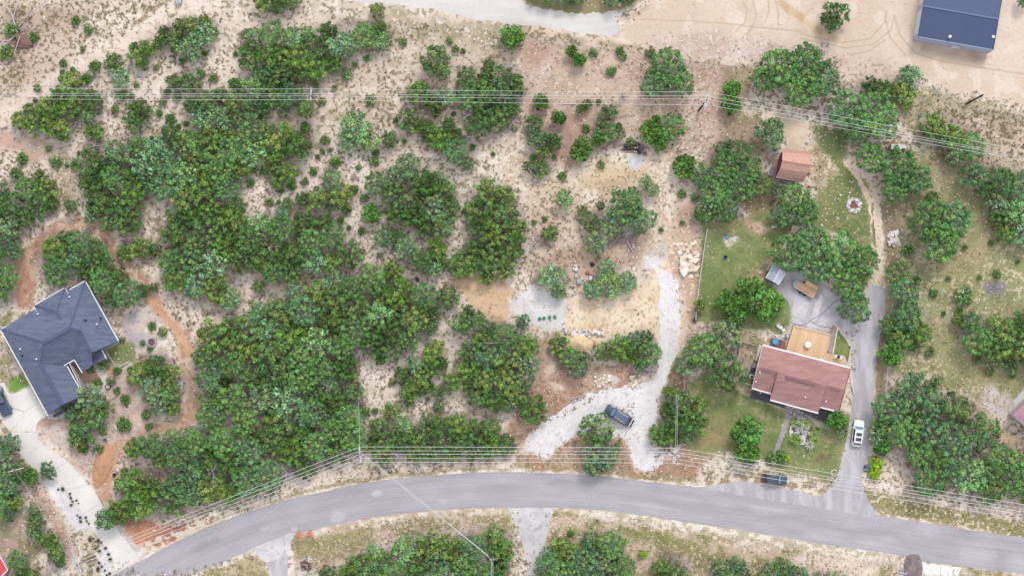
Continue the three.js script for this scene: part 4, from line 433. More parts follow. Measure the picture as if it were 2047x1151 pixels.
// ------------------------------------------------------------------ trees: tapered trunk with limbs, crown of many leaf sprays on lobes
function crownGeo(seed, { lobes = 26, lr = [0.2, 0.32], leaves = 70, leaf = 0.13, dome = 0.8, ring = 6, ragged = 0.4, rise = 0.34 }) {
  const R = rng(seed), n = lobes * leaves, p = new Float32Array(n * 9), c = new Float32Array(n * 9), nn = new Float32Array(n * 9), d = V3(), u = V3(), v = V3(), m = V3(); let k = 0;
  for (let i = 0; i < lobes; i++) {
    const low = i >= lobes - ring, th = i * 2.39996 + R() * 0.5, ro = 1 - ragged / 2 + ragged * fbm(Math.cos(th) * 1.4 + seed * 3, Math.sin(th) * 1.4, seed, 2), rr = low ? 0.72 + 0.14 * R() : Math.sqrt((i + 0.5) / (lobes - ring)) * 0.82, q = lr[0] + (lr[1] - lr[0]) * R();
    const cx = Math.cos(th) * rr * ro + (R() - 0.5) * 0.1, cz = Math.sin(th) * rr * ro + (R() - 0.5) * 0.1, cy = low ? 0.28 + 0.15 * R() : 0.3 + (1 - q * 0.8 - 0.3) * Math.sqrt(Math.max(0, 1 - (rr * dome) ** 2)) * (1.06 - rise + rise * R());
    const L = 0.58 + 0.8 * R(), hue = R() - 0.5, dead = R() < 0.1, ex = 0.7 + 0.75 * R(), ez = 0.7 + 0.75 * R(), ey = 0.65 + 0.5 * R(), tw = R() * 3.14, ct = Math.cos(tw), st = Math.sin(tw);
    for (let j = 0; j < leaves; j++) {
      d.set(R() * 2 - 1, R() * 1.5 - 0.42, R() * 2 - 1).normalize();
      const r = q * (0.62 + 0.42 * R() + (R() < 0.12 ? 0.3 : 0)), lx = d.x * ex, lz = d.z * ez, s = leaf * (0.6 + 0.8 * R()), b = L * (0.87 + 0.26 * R()) * (R() < 0.16 ? 1.28 : 1);
      u.set(R() - 0.5, R() - 0.5, R() - 0.5).normalize(); m.copy(d).multiplyScalar(0.9).add(u.clone().multiplyScalar(0.7)).normalize(); u.cross(m).normalize(); v.crossVectors(m, u);
      const x = cx + (lx * ct - lz * st) * r, y = cy + d.y * r * ey, z = cz + (lx * st + lz * ct) * r;
      for (let t = 0; t < 3; t++) {
        const a = t * 2.0944, e = t ? 0.75 : 1.25, o = k * 9 + t * 3, fx = Math.cos(a) * s * e, fy = Math.sin(a) * s * e;
        p[o] = x + u.x * fx + v.x * fy; p[o + 1] = Math.max(0.02, y + u.y * fx + v.y * fy); p[o + 2] = z + u.z * fx + v.z * fy;
        nn[o] = m.x; nn[o + 1] = m.y; nn[o + 2] = m.z;
        c[o] = dead ? 1.35 * b : b * (1 + 0.36 * hue); c[o + 1] = dead ? 0.95 * b : b; c[o + 2] = dead ? 1.3 * b : b * (1 - 0.4 * hue);
      }
      k++;
    }
  }
  const g = new THREE.BufferGeometry(); g.setAttribute('position', new THREE.BufferAttribute(p, 3)); g.setAttribute('normal', new THREE.BufferAttribute(nn, 3)); g.setAttribute('color', new THREE.BufferAttribute(c, 3)); return g;
}
function trunkGeo(seed, spread, th, twigs = 34) {
  const R = rng(seed), gs = [rod(V3(0, -0.05, 0), V3(0.05, th, 0.03), 0.075, 0.05, 7)];
  for (let i = 0; i < 5; i++) { const a = i * 1.257 + R(), e = V3(Math.cos(a) * spread, th + 0.2 + 0.15 * R(), Math.sin(a) * spread), s = V3(0.04, th * (0.6 + 0.35 * R()), 0.02); gs.push(rod(s, e, 0.04, 0.014, 5)); const f = a + 0.6 + R() * 0.5; gs.push(rod(s.clone().lerp(e, 0.6), V3(e.x + Math.cos(f) * 0.22, e.y + 0.1, e.z + Math.sin(f) * 0.22), 0.018, 0.007, 4)); }
  for (let i = 0; i < twigs; i++) { const a = R() * 6.283, q = 0.25 + 0.7 * R(), e = V3(Math.cos(a) * q, th + 0.12 + (0.42 - 0.25 * q) * R(), Math.sin(a) * q), s = V3(Math.cos(a + 0.4) * q * 0.5, th + 0.05, Math.sin(a + 0.4) * q * 0.5); gs.push(rod(s, e, 0.016, 0.006, 3)); }
  return mergeGeometries(gs);
}
const LEAF = 1.95;
const leafM = (r, g, b) => { const m = new THREE.MeshStandardMaterial({ vertexColors: true, roughness: 0.75, side: THREE.DoubleSide }); const f = LEAF; m.color.setRGB(lin(r) / GAIN * f, lin(g) / GAIN * f, lin(b) / GAIN * f); return m; };

const barkM = M(156, 138, 134), greyBarkM = M(190, 180, 182);
const kinds = {
  c: { name: 'cedar_tree', word: 'cedar', cat: 'tree', clear: 0.25, h: (R) => 1.05 * R + 1.1, crowns: [1, 2, 3, 4, 5, 6].map((s) => crownGeo(s, { lobes: 20, leaves: 165, lr: [0.14, 0.27], leaf: 0.057, dome: 0.9, ragged: 0.6, ring: 4, rise: 0.5 })), trunk: trunkGeo(3, 0.5, 0.35), mats: [['green', leafM(93, 127, 58)], ['olive', leafM(109, 135, 68)], ['dark', leafM(77, 109, 52)], ['mossy', leafM(91, 119, 66)]] },
  o: { name: 'oak_tree', word: 'oak', cat: 'tree', clear: 0.9, h: (R) => 0.85 * R + 1.9, crowns: [11, 12, 13, 14, 15].map((s) => crownGeo(s, { lobes: 34, leaves: 120, lr: [0.1, 0.2], leaf: 0.05, rise: 0.42, dome: 0.75, ragged: 0.7, ring: 10 })), trunk: trunkGeo(5, 0.6, 0.4), mats: [['bluish', leafM(89, 125, 80)], ['greyish', leafM(111, 137, 96)], ['deep', leafM(81, 115, 62)], ['leafy', leafM(95, 131, 72)]] },
  b: { name: 'broad_oak', word: 'oak', cat: 'tree', clear: 1.4, h: (R) => 0.7 * R + 2.6, crowns: [21, 22, 23, 24].map((s) => crownGeo(s, { lobes: 66, leaves: 105, lr: [0.07, 0.15], leaf: 0.039, rise: 0.42, dome: 0.75, ragged: 0.6, ring: 16 })), trunk: trunkGeo(6, 0.62, 0.4), mats: [['leafy', leafM(95, 135, 72)], ['deep', leafM(83, 121, 66)], ['bluish', leafM(89, 127, 78)]] },
  p: { name: 'thin_tree', word: 'tree', cat: 'tree', clear: 0.7, h: (R) => 0.9 * R + 1.6, crowns: [31, 32, 33].map((s) => crownGeo(s, { lobes: 34, leaves: 34, lr: [0.11, 0.24], leaf: 0.08, dome: 0.8, ragged: 0.9, ring: 9 })), trunk: trunkGeo(7, 0.65, 0.4), mats: [['pale', leafM(111, 147, 90)], ['greyish', leafM(107, 143, 98)]] },
  v: { name: 'leafy_tree', word: 'tree', cat: 'tree', clear: 0.4, h: (R) => 1.0 * R + 1.4, crowns: [41, 42, 43].map((s) => crownGeo(s, { lobes: 34, leaves: 66, lr: [0.15, 0.26], leaf: 0.095, dome: 0.85, ragged: 0.4 })), trunk: trunkGeo(8, 0.55, 0.35), mats: [['vivid', leafM(84, 129, 58)], ['bright', leafM(82, 121, 52)]] },
  s: { name: 'shrub', word: 'shrub', cat: 'shrub', clear: 0, h: (R) => 1.1 * R + 0.3, crowns: [51, 52, 53].map((s) => crownGeo(s, { lobes: 14, leaves: 40, lr: [0.26, 0.42], leaf: 0.16, dome: 0.85 })), trunk: trunkGeo(9, 0.5, 0.3), mats: [['green', leafM(87, 125, 60)], ['dusty', leafM(105, 131, 76)]] },
  x: { name: 'dead_tree', word: 'snag', cat: 'dead tree', mats: [['grey', 0]] },
  y: { name: 'yellow_bush', word: 'bush', cat: 'bush', clear: 0, h: (R) => 1.1 * R + 0.4, crowns: [61, 62].map((s) => crownGeo(s, { lobes: 22, leaves: 60, lr: [0.2, 0.32], leaf: 0.12, dome: 0.85 })), trunk: trunkGeo(10, 0.5, 0.3), mats: [['yellow', leafM(122, 155, 40)]] },
};
let treeN = 0; const snags = []; const TR = rng(2024);
function plantTree(k, px, py, r, label, group, pick) {
  if (k === 'x') { snags.push([px, py, r, label, group]); return; }
  const K = kinds[k], R = r / 11 * 1.06, h = K.h(R) * (0.9 + 0.2 * TR()), p = at(px, py, h * 0.45); p.y = 0;
  const t = thing(K.name, label, K.cat, p, TR() * 6.283, group), i = treeN++;
  const tr = mesh('trunk', K.trunk, k === 'p' || k === 'b' ? greyBarkM : barkM, t); tr.scale.set(R, h, R);
  const cr = mesh('crown', K.crowns[i % K.crowns.length], K.mats[pick % K.mats.length][1], t); cr.position.y = K.clear * Math.min(1, R / 2.4); cr.scale.set(R * (0.92 + 0.16 * TR()), (h - K.clear * Math.min(1, R / 2.4)), R * (0.92 + 0.16 * TR()));
  return t;
}
const ordinals = ['', 'second', 'third', 'fourth', 'fifth', 'sixth', 'seventh', 'eighth', 'ninth', 'tenth', 'eleventh', 'twelfth', 'thirteenth', 'fourteenth', 'fifteenth', 'sixteenth', 'seventeenth', 'eighteenth', 'nineteenth', 'twentieth'];
groves.forEach((g, gi) => {
  const R = rng(500 + gi * 7), poly = pairs(g.p), xs = poly.map((q) => q[0]), ys = poly.map((q) => q[1]), bx = [Math.min(...xs), Math.max(...xs), Math.min(...ys), Math.max(...ys)], got = [];
  const area = (bx[1] - bx[0]) * (bx[3] - bx[2]), rs = 6;
  for (let st = 0; st <= rs; st++) {
    const r0 = g.r[1] + (g.r[0] - g.r[1]) * st / rs, tries = Math.ceil(area / (r0 * r0) * 14);
    for (let t = 0; t < tries; t++) {
      const x = bx[0] + (bx[1] - bx[0]) * R(), y = bx[2] + (bx[3] - bx[2]) * R(), r = r0 * (0.94 + 0.12 * R());
      if (x < -28 || x > 2075 || y < -22 || y > 1174 || !inPoly(poly, x, y) || edgeDist(poly, x, y) < r * (st > 3 ? 0.55 : 0.74)) continue;
      if (got.some((o) => Math.hypot(o.x - x, o.y - y) < (o.r + r) * (g.sparse ? 0.72 : 0.7))) continue;
      got.push({ x, y, r, k: g.sparse ? 'p' : r < 22 && R() < 0.09 ? 'x' : R() < g.k ? (r > 26 && R() < 0.7 ? 'b' : 'o') : R() < 0.12 ? 'p' : 'c', pick: Math.floor(R() * 12) });
    }
  }
  if (!got.length) console.log('no trees in', g.n);
  const x3 = (v, a, b, w) => { const f = (v - a) / (b - a); return got.length < 7 ? 1 : w.length === 4 ? Math.min(3, Math.floor(f * 4)) : Math.min(2, Math.floor(f * 3)); };
  const big = got.length > 30, rowW = ['top', 'upper', 'lower', 'bottom'], colW = ['far left', 'left', 'right', 'far right'], row3 = ['upper', 'middle', 'lower'], col3 = ['left', 'centre', 'right'];
  const ax = Math.max(bx[0], 0), bxx = Math.min(bx[1], 2047), ay = Math.max(bx[2], 0), byy = Math.min(bx[3], 1151), cells = {};
  for (const o of got) { const rw = big ? Math.max(0, x3(o.y, ay, byy, rowW)) : Math.max(0, x3(o.y, ay, byy, row3)), cw = big ? Math.max(0, x3(o.x, ax, bxx, colW)) : Math.max(0, x3(o.x, ax, bxx, col3)); (cells[got.length < 7 ? '' : big ? `${rowW[rw]} ${colW[cw]}` : `${row3[rw]} ${col3[cw]}`] ??= []).push(o); }
  for (const [cell, list] of Object.entries(cells)) {
    list.sort((a, b) => a.x - b.x);
    list.forEach((o, i) => {
      const K = kinds[o.k], m = K.mats[o.pick % K.mats.length][0], ord = list.length < 2 ? '' : i === 0 ? ', leftmost,' : i === list.length - 1 && i > 0 ? ', rightmost,' : `, ${ordinals[i] ?? i + 1} from left,`;
      plantTree(o.k, o.x, o.y, o.r, `${m} ${K.word}${ord} ${cell ? cell + ' of' : 'in'} the ${g.n}`.replace(/\s+/g, ' '), `trees of the ${g.n}`, o.pick);
    });
  }
  g.count = got.length;
});
{ // little bushes in the open ground between the groves
  const R = rng(909), put = [], polys = groves.map((g) => pairs(g.p)), spots = [[60, 60, 700, 320, 'upper left slope', 30], [500, 250, 760, 480, 'caliche bay left of the central grove', 14], [640, 60, 1030, 330, 'brown slope under the chalk road', 18], [700, 690, 900, 840, 'clearing in the middle', 10], [1060, 240, 1400, 480, 'rubble lot', 12], [1800, 480, 2040, 780, 'stony east field', 16], [230, 640, 340, 860, 'garden of the grey house', 8]];
  for (const [x0, y0, x1, y1, where, n] of spots) { const l = []; for (let t = 0; t < 900 && l.length < n; t++) { const x = x0 + (x1 - x0) * R(), y = y0 + (y1 - y0) * R(), r = 4.5 + 6 * R() ** 2; if (polys.some((p) => inPoly(p, x, y)) || [...put, ...lone].some((o) => Math.hypot(o[0] - x, o[1] - y) < o[2] + r + 4) || (!polys.some((p) => edgeDist(p, x, y) < 26) && R() < 0.7)) continue; put.push([x, y, r]); l.push([x, y, r]); } l.sort((a, b) => a[0] - b[0]).forEach(([x, y, r], i) => plantTree('s', x, y, r, `${['tiny', 'small', 'low'][Math.min(2, Math.floor((r - 4.5) / 2))]} wild shrub, ${i ? (ordinals[i] ?? `${i + 1}th`) + ' from left' : 'leftmost'}, on the ${where}`, `wild shrubs on the ${where}`, i)); }
}
lone.forEach(([x, y, r, k, label], i) => plantTree(k, x, y, r, label, null, i));
console.log('trees', treeN, groves.reduce((a, g) => a + g.count, 0));

// ------------------------------------------------------------------ buildings
const q3 = (a) => at(a[0], a[1], a[2]);
const fas = (pts, m, par, w = 0.16, h = 0.2, name = 'fascia') => { for (let i = 0; i + 1 < pts.length; i++) mesh(name, bar(q3(pts[i]), q3(pts[i + 1]), w, h), m, par); };
function walls(eave, m, par, inset, h, name = 'wall') {          // wall bands under an eave outline
  const c = eave.reduce((s, p) => s.add(q3(p)), V3()).divideScalar(eave.length), b = eave.map((p) => { const v = q3(p); const d = v.clone().sub(c).setY(0), l = d.length(); return v.sub(d.multiplyScalar(inset / l)).setY(0); });
  const parts = [];
  for (let i = 0; i < b.length; i++) { const a = b[i], e = b[(i + 1) % b.length], g = bar(a.clone().setY(h / 2), e.clone().setY(h / 2), 0.18, h); parts.push(g); }
  parts.forEach((g) => mesh(name, g, m, par)); return b;
}
const slateM = TM([113, 123, 148], [97, 107, 133], 8, { size: 512, scale: 9, seed: 41, ax: 0.5, ay: 2.6, fine: 0.3 }), slateDark = M(84, 96, 126), trimM = M(246, 247, 250), ventM = M(240, 240, 244), blackM = M(48, 48, 54), redRoofM = TM([184, 142, 137], [167, 125, 121], 8, { size: 512, scale: 9, seed: 43, ax: 0.5, ay: 2.6, fine: 0.26 }), redDark = M(146, 104, 112), stuccoM = M(206, 200, 194), brickWall = M(170, 120, 104);
{ // grey hipped house
  const t = thing('grey_house', 'grey hip roofed house with white trim at the end of the white drive', 'house'), e = 2.9, A = [169.4, 561.2, e], B = [235.7, 681.3, e], C = [202.3, 698.3, e], D = [175.5, 713.5, e + 0.05], E = [184.2, 729.6, 4.9], Fp = [163.4, 745, e], G = [147.4, 719.2, e], Hh = [118.9, 735.9, e + 0.15], I = [133.5, 731.7, e], J = [166, 790.5, e], K = [94.6, 830.4, e], L = [-1, 657.5, e];
  const r1 = [136.8, 656.3, 7], r2 = [85.5, 684.3, 7], r3 = [160, 661, 6.0], r4 = [182, 705, 6.0], r5 = [79.5, 727, 5.35], r6 = [123, 808.5, 5.35];
  const gB = [122.4, 817, e];
  const faces = [[A, r1, r2, L], [A, B, r4, r3, r1], [L, r2, r5, r6, K], [r5, Hh, I, J, r6], [r2, r1, r3, G, Hh, r5], [r3, r4, E, Fp, G]];
  const roof = mesh('roof', faceGeo(faces.map((f) => f.map(q3))), slateM, t);
  const s1 = [111.7, 622, 5.5], s2 = [121.5, 639.5, 5.62], pa = [128.2, 575.6, 2.95], pb = [66.6, 610.5, 2.95], pc = [138, 592.7, 3.45], pd = [74.7, 627, 3.45];
  mesh('patio_roof', faceGeo([[pa, s1, pb], [pb, s1, s2, pd], [pa, pc, s2, s1]].map((f) => f.map((v) => q3([v[0], v[1], v[2] + 0.06])))), slateM, roof);
  mesh('porch_roof', faceGeo([[[176, 714.5, 3.0], [202.3, 699, 3.0], [211.3, 716.4, 2.75], [184.5, 730, 2.75]].map(q3)]), slateM, roof);
  mesh('pent_roof', faceGeo([[[104, 829.5, 2.5], [150, 803.5, 2.5], [154, 809.5, 2.15], [107.5, 835, 2.15]].map(q3)]), M(70, 84, 116), roof);
  mesh('gable', faceGeo([[K, r6, J].map(q3), [D, r4, E].map(q3), [B, r4, [184, 706.5, 2.9]].map(q3)]), M(90, 100, 124), t);
  for (const [a, b] of [[r1, r2], [r5, r6], [r3, r4], [r1, r3], [r2, L], [r1, A], [r2, r5], [s1, s2], [s1, pb], [s1, pa]]) mesh('ridge_cap', bar(q3([a[0], a[1], a[2] + 0.07]), q3([b[0], b[1], b[2] + 0.07]), a === r5 || (a === r1 && b === r2) ? 0.55 : 0.24, 0.07), slateDark, roof);
  fas([L, pd.map((v, i) => i === 2 ? e : v)], trimM, t); fas([[75, 620, e], pb, pa, [137, 590, 3.2]], trimM, t); fas([[66.8, 610.8, 2.95], [74.3, 626, 3.2]], trimM, t); fas([[138, 579, e], A, B], trimM, t); fas([L, K], trimM, t); fas([Hh, G, Fp], trimM, t); fas([I, J], trimM, t); fas([B, C], M(90, 98, 120), t); fas([[202.3, 699, 2.9], [211.3, 716.4, 2.75]], trimM, t);
  walls([A, B, C, D, Fp, G, I, J, K, L], stuccoM, t, 0.5, 2.7);
  for (const [x, y, h] of [[119, 736, 3.3], [138, 593, 3.9], [74.7, 627.5, 3.9], [91.3, 824, 3.2], [193, 648, 4.5], [72.3, 717.5, 5.2], [39.7, 697.5, 4.2]]) mesh('roof_vent', cyl(...at(x, y, h).toArray(), 0.14, 0.16, 0.5, 10), ventM, roof);
  for (const [x, y, h] of [[169.3, 639.8, 5.3], [200, 635.8, 4.1], [42.5, 711, 4.1]]) mesh('roof_vent', cyl(...at(x, y, h).toArray(), 0.17, 0.19, 0.4, 10), blackM, roof);
  for (const [x, y] of [[143, 740], [152, 757]]) { const a = at(x, y, 0.5); mesh('garden_wall', box(a.x, 0.25, a.z, 0.25, 0.5, 1.7, -0.52), trimM, t); }
  const p1 = at(209, 719, 0); mesh('porch_post', box(p1.x - 0.2, 1.3, p1.z - 0.3, 0.2, 2.6, 0.2), trimM, t);
}
{ // red roofed house
  const t = thing('red_roofed_house', 'long house with a dusty red shingle roof beside the wooden deck', 'house'), e = 3, T0 = [1525.4, 689.7, e], T1 = [1701.3, 735.4, e], rL = [1514.5, 733, 5], rR = [1689.8, 780.5, 5], a = [1503.7, 776.2, e], b = [1541.8, 787, e], c = [1540, 799.4, e - 0.1], d = [1636.4, 825.7, e - 0.1], f = [1640.5, 814, e], g = [1678.3, 823.2, e], m1 = [1555.3, 745, 4.96], m2 = [1653, 770.5, 4.96], u = 0.28;
  const up = (p, k = u) => [p[0], p[1], p[2] + k];
  const roof = mesh('roof', faceGeo([[T0, T1, rR, rL], [rL, m1, b, a], [m2, rR, g, f]].map((q) => q.map(q3))), redRoofM, t);
  mesh('raised_roof', faceGeo([[up(m1), up(m2), up(d), up(c)], [up(m1, u), up(m2, u), up([1659, 752, 3.98], 0.02), [1561, 727, 4.0]]].map((q) => q.map(q3))), redRoofM, roof);
  mesh('roof_step', faceGeo([[up(m1), up(c), [1543, 790, 3], m1].map(q3)]), redDark, roof); mesh('roof_step', faceGeo([[up(m2), up(d), f, m2].map(q3)]), redDark, roof);
  for (const [p, q] of [[[1523.5, 736.5, 5.1], [1547.6, 743, 5.1]], [[1571.8, 752.5, 5.3], [1631.5, 768.5, 5.3]], [[1662, 774.5, 5.1], [1681, 779.8, 5.1]]]) mesh('ridge_vent', bar(q3(p), q3(q), 0.42, 0.16), redDark, roof);
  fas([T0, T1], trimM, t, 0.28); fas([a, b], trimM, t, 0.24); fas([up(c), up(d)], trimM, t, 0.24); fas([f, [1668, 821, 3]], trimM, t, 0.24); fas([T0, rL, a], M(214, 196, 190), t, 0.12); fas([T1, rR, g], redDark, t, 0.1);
  for (const [x, y, h] of [[1610, 793.5, 4], [1652, 802, 3.8], [1511.6, 762.5, 3.7], [1519.5, 745, 4.6]]) mesh('roof_vent', cyl(...at(x, y, h).toArray(), 0.13, 0.15, 0.5, 10), trimM, roof);
  { const p = at(1550.5, 749.5, 4.8); mesh('roof_vent', box(p.x, p.y, p.z, 0.45, 0.25, 0.25), M(110, 90, 92), roof); }
  walls([T0, T1, rR.map((v, i) => i === 2 ? e : v), g, f, d, c, b, a], M(214, 206, 196), t, 0.55, 2.8);
  mesh('porch_floor', slab(P([1505, 779, 1541, 789, 1540, 800, 1572, 809, 1570, 816, 1532, 804, 1500, 795]), 0.15, 0.2), M(92, 88, 104), t);  // dark floor; its tone also has the shade of the roof overhang painted in
  for (const [x, y] of [[1516, 785], [1571, 812]]) { const p = at(x, y, 0); mesh('porch_post', box(p.x, 1.4, p.z, 0.12, 2.8, 0.12), trimM, t); }
}
{ // the wooden deck behind it, board by board
  const t = thing('wooden_deck', 'honey coloured wooden deck behind the red roofed house', 'deck'), h = 0.85, boardMs = [M(232, 196, 156), M(238, 206, 168), M(224, 186, 144), M(234, 200, 162), M(228, 198, 164)], R = rng(71);
  const a = at(1588, 651.5, h), b = at(1663, 669.5, h), c = at(1573, 701.5, h), d = at(1649.5, 721.5, h), e0 = at(1652, 704.5, h), e1 = at(1689, 712.5, h), e2 = at(1685.5, 729, h), n = 46;
  for (let i = 0; i < n; i++) {
    const s = (i + 0.04) / n, f = (i + 0.96) / n, y = -0.012 * R(), q = [a.clone().lerp(b, s), a.clone().lerp(b, f), c.clone().lerp(d, f), c.clone().lerp(d, s)]; q.forEach((v) => { v.y = h + y; });
    mesh('board', slab(q, h + y, 0.05), boardMs[Math.floor(R() * 5)], t);
  }
  for (let i = 0; i < 17; i++) { const s = (i + 0.04) / 17, f = (i + 0.96) / 17; mesh('board', slab([e0.clone().lerp(e1, s), e0.clone().lerp(e1, f), d.clone().lerp(e2, f), d.clone().lerp(e2, s)], h - 0.01 * R(), 0.05), boardMs[Math.floor(R() * 5)], t); }
  const rim = M(238, 216, 184); for (const [p, q] of [[a, b], [a, c], [b, at(1654, 701, h)], [e1, e2]]) mesh('rim_board', bar(p.clone().setY(h + 0.03), q.clone().setY(h + 0.03), 0.16, 0.3), rim, t);
  for (const [x, y] of [[1588, 652], [1625, 661], [1662, 670], [1581, 676], [1574, 700], [1656, 700], [1688, 713], [1686, 727]]) { const p = at(x, y, h); mesh('post', box(p.x, h / 2 - 0.05, p.z, 0.14, h, 0.14), rim, t); }
}
{ // ramp up to the deck
  const t = thing('access_ramp', 'grey brown boarded ramp running along the right side of the deck', 'ramp'), lo = 0.12, hi = 0.86, ms = [M(186, 164, 158), M(176, 154, 150), M(194, 172, 164)];
  const A = at(1664.5, 651, lo), B = at(1673.5, 654, lo), C = at(1664.5, 705.5, hi), D = at(1655, 702, hi), n = 30;
  for (let i = 0; i < n; i++) { const l = (s) => [A.clone().lerp(D, s), B.clone().lerp(C, s)], [p, q] = l((i + 0.04) / n), [r, s] = l((i + 0.94) / n); mesh('board', faceGeo([[p, q, s, r]]), ms[i % 3], t); }
  mesh('handrail', bar(B.clone().setY(0.95), C.clone().setY(1.75), 0.1, 0.1), trimM, t); mesh('handrail', bar(A.clone().setY(0.95), D.clone().setY(1.75), 0.07, 0.07), M(150, 120, 110), t);
  for (let i = 0; i <= 5; i++) { const p = B.clone().lerp(C, i / 5); mesh('post', box(p.x, p.y + 0.42, p.z, 0.1, 0.9, 0.1), trimM, t); }
}
{ // cabin with a gambrel roof
  const t = thing('cabin', 'small barn shaped cabin with a reddish gambrel roof and maroon gable', 'cabin'), cr = TM([222, 178, 160], [206, 158, 142], 2, { scale: 10, seed: 45, fine: 0.18 }), wallM = M(150, 84, 96);
  const r0 = [1564.5, 321, 5.6], r1 = [1620.9, 330.2, 5.6], n0 = [1565, 304, 4.7], n1 = [1620, 309, 4.7], k0 = [1560.6, 337, 4.7], k1 = [1615.8, 345.5, 4.7], e0 = [1551.5, 354, 2.5], e1 = [1606.5, 364.2, 2.5], f0 = [1562.5, 297.5, 2.8], f1 = [1617.5, 302.5, 2.8];
  const roof = mesh('roof', faceGeo([[r0, r1, n1, n0], [n0, n1, f1, f0], [r0, r1, k1, k0], [k0, k1, e1, e0]].map((q) => q.map(q3))), cr, t);
  mesh('ridge_cap', bar(q3([r0[0], r0[1], 5.64]), q3([r1[0], r1[1], 5.64]), 0.14, 0.06), M(190, 136, 116), roof);
  mesh('eave_trim', bar(q3(e0), q3(e1), 0.14, 0.16), M(206, 196, 204), roof);
  const in0 = (p, dx = 4) => { const v = q3([p[0] + dx, p[1] + dx * 0.12, p[2] - 0.1]); return v; };
  for (const dx of [3.5, -52]) mesh('gable', faceGeo([[in0(r0, dx < 0 ? 52 : dx), in0(n0, dx < 0 ? 52 : dx), in0(n0, dx < 0 ? 52 : dx).setY(0), in0(e0, dx < 0 ? 52 : dx).setY(0), in0(e0, dx < 0 ? 52 : dx), in0(k0, dx < 0 ? 52 : dx)]]), wallM, t);
  const w0 = in0(e0), w1 = in0(e0, 50), v0 = in0(f0), v1 = in0(f0, 50);
  mesh('wall', bar(w0.clone().setY(1.2).add(V3(0, 0, -0.5)), w1.clone().setY(1.2).add(V3(0, 0, -0.5)), 0.15, 2.4), wallM, t); mesh('wall', bar(v0.clone().setY(1.3).add(V3(0, 0, 0.4)), v1.clone().setY(1.3).add(V3(0, 0, 0.4)), 0.15, 2.6), wallM, t);
  const dg = V3().copy(at(1552, 325, 1)); mesh('door', box(dg.x + 0.9, 1.5, dg.z - 0.2, 0.06, 2, 0.9), M(96, 60, 66), t);
}
{ const t = thing('cabin_deck', 'weathered grey and tan board deck at the left gable of the cabin', 'deck'), ms = [M(206, 194, 196), M(194, 182, 186), M(214, 202, 204)], tan = [M(204, 170, 146), M(194, 158, 136)];
  const strip = (q, n, m, h) => { const [a, b, c, d] = q.map(([x, y]) => at(x, y, h)); for (let i = 0; i < n; i++) mesh('board', slab([a.clone().lerp(b, (i + 0.05) / n), a.clone().lerp(b, (i + 0.95) / n), d.clone().lerp(c, (i + 0.95) / n), d.clone().lerp(c, (i + 0.05) / n)], h, 0.06), m[i % m.length], t); };
  strip([[1537, 303], [1546, 297], [1547, 309], [1536, 318]], 6, ms, 0.5); strip([[1546, 297], [1559, 293], [1559, 305], [1547, 309]], 7, ms, 0.62); strip([[1549, 309], [1556.5, 308], [1552, 335], [1545, 335]], 5, tan, 0.6); strip([[1540, 336], [1551, 334], [1548, 352], [1537, 351]], 6, [M(150, 140, 150), M(166, 150, 156)], 0.4);
  for (const [x, y] of [[1537, 305], [1545, 334], [1537, 350], [1548, 351]]) { const p = at(x, y, 0); mesh('post', box(p.x, 0.6, p.z, 0.1, 1.2, 0.1), ms[1], t); }
  mesh('rail', bar(at(1545, 320, 1.2), at(1541, 336, 1.2), 0.07, 0.07), M(190, 206, 210), t); mesh('rail', bar(at(1538, 337, 1.2), at(1536.5, 350, 1.2), 0.07, 0.07), M(190, 206, 210), t);
  mesh('side_rail', bar(at(1552, 358.5, 1), at(1578, 366, 1), 0.1, 0.1), M(206, 206, 216), t);
}
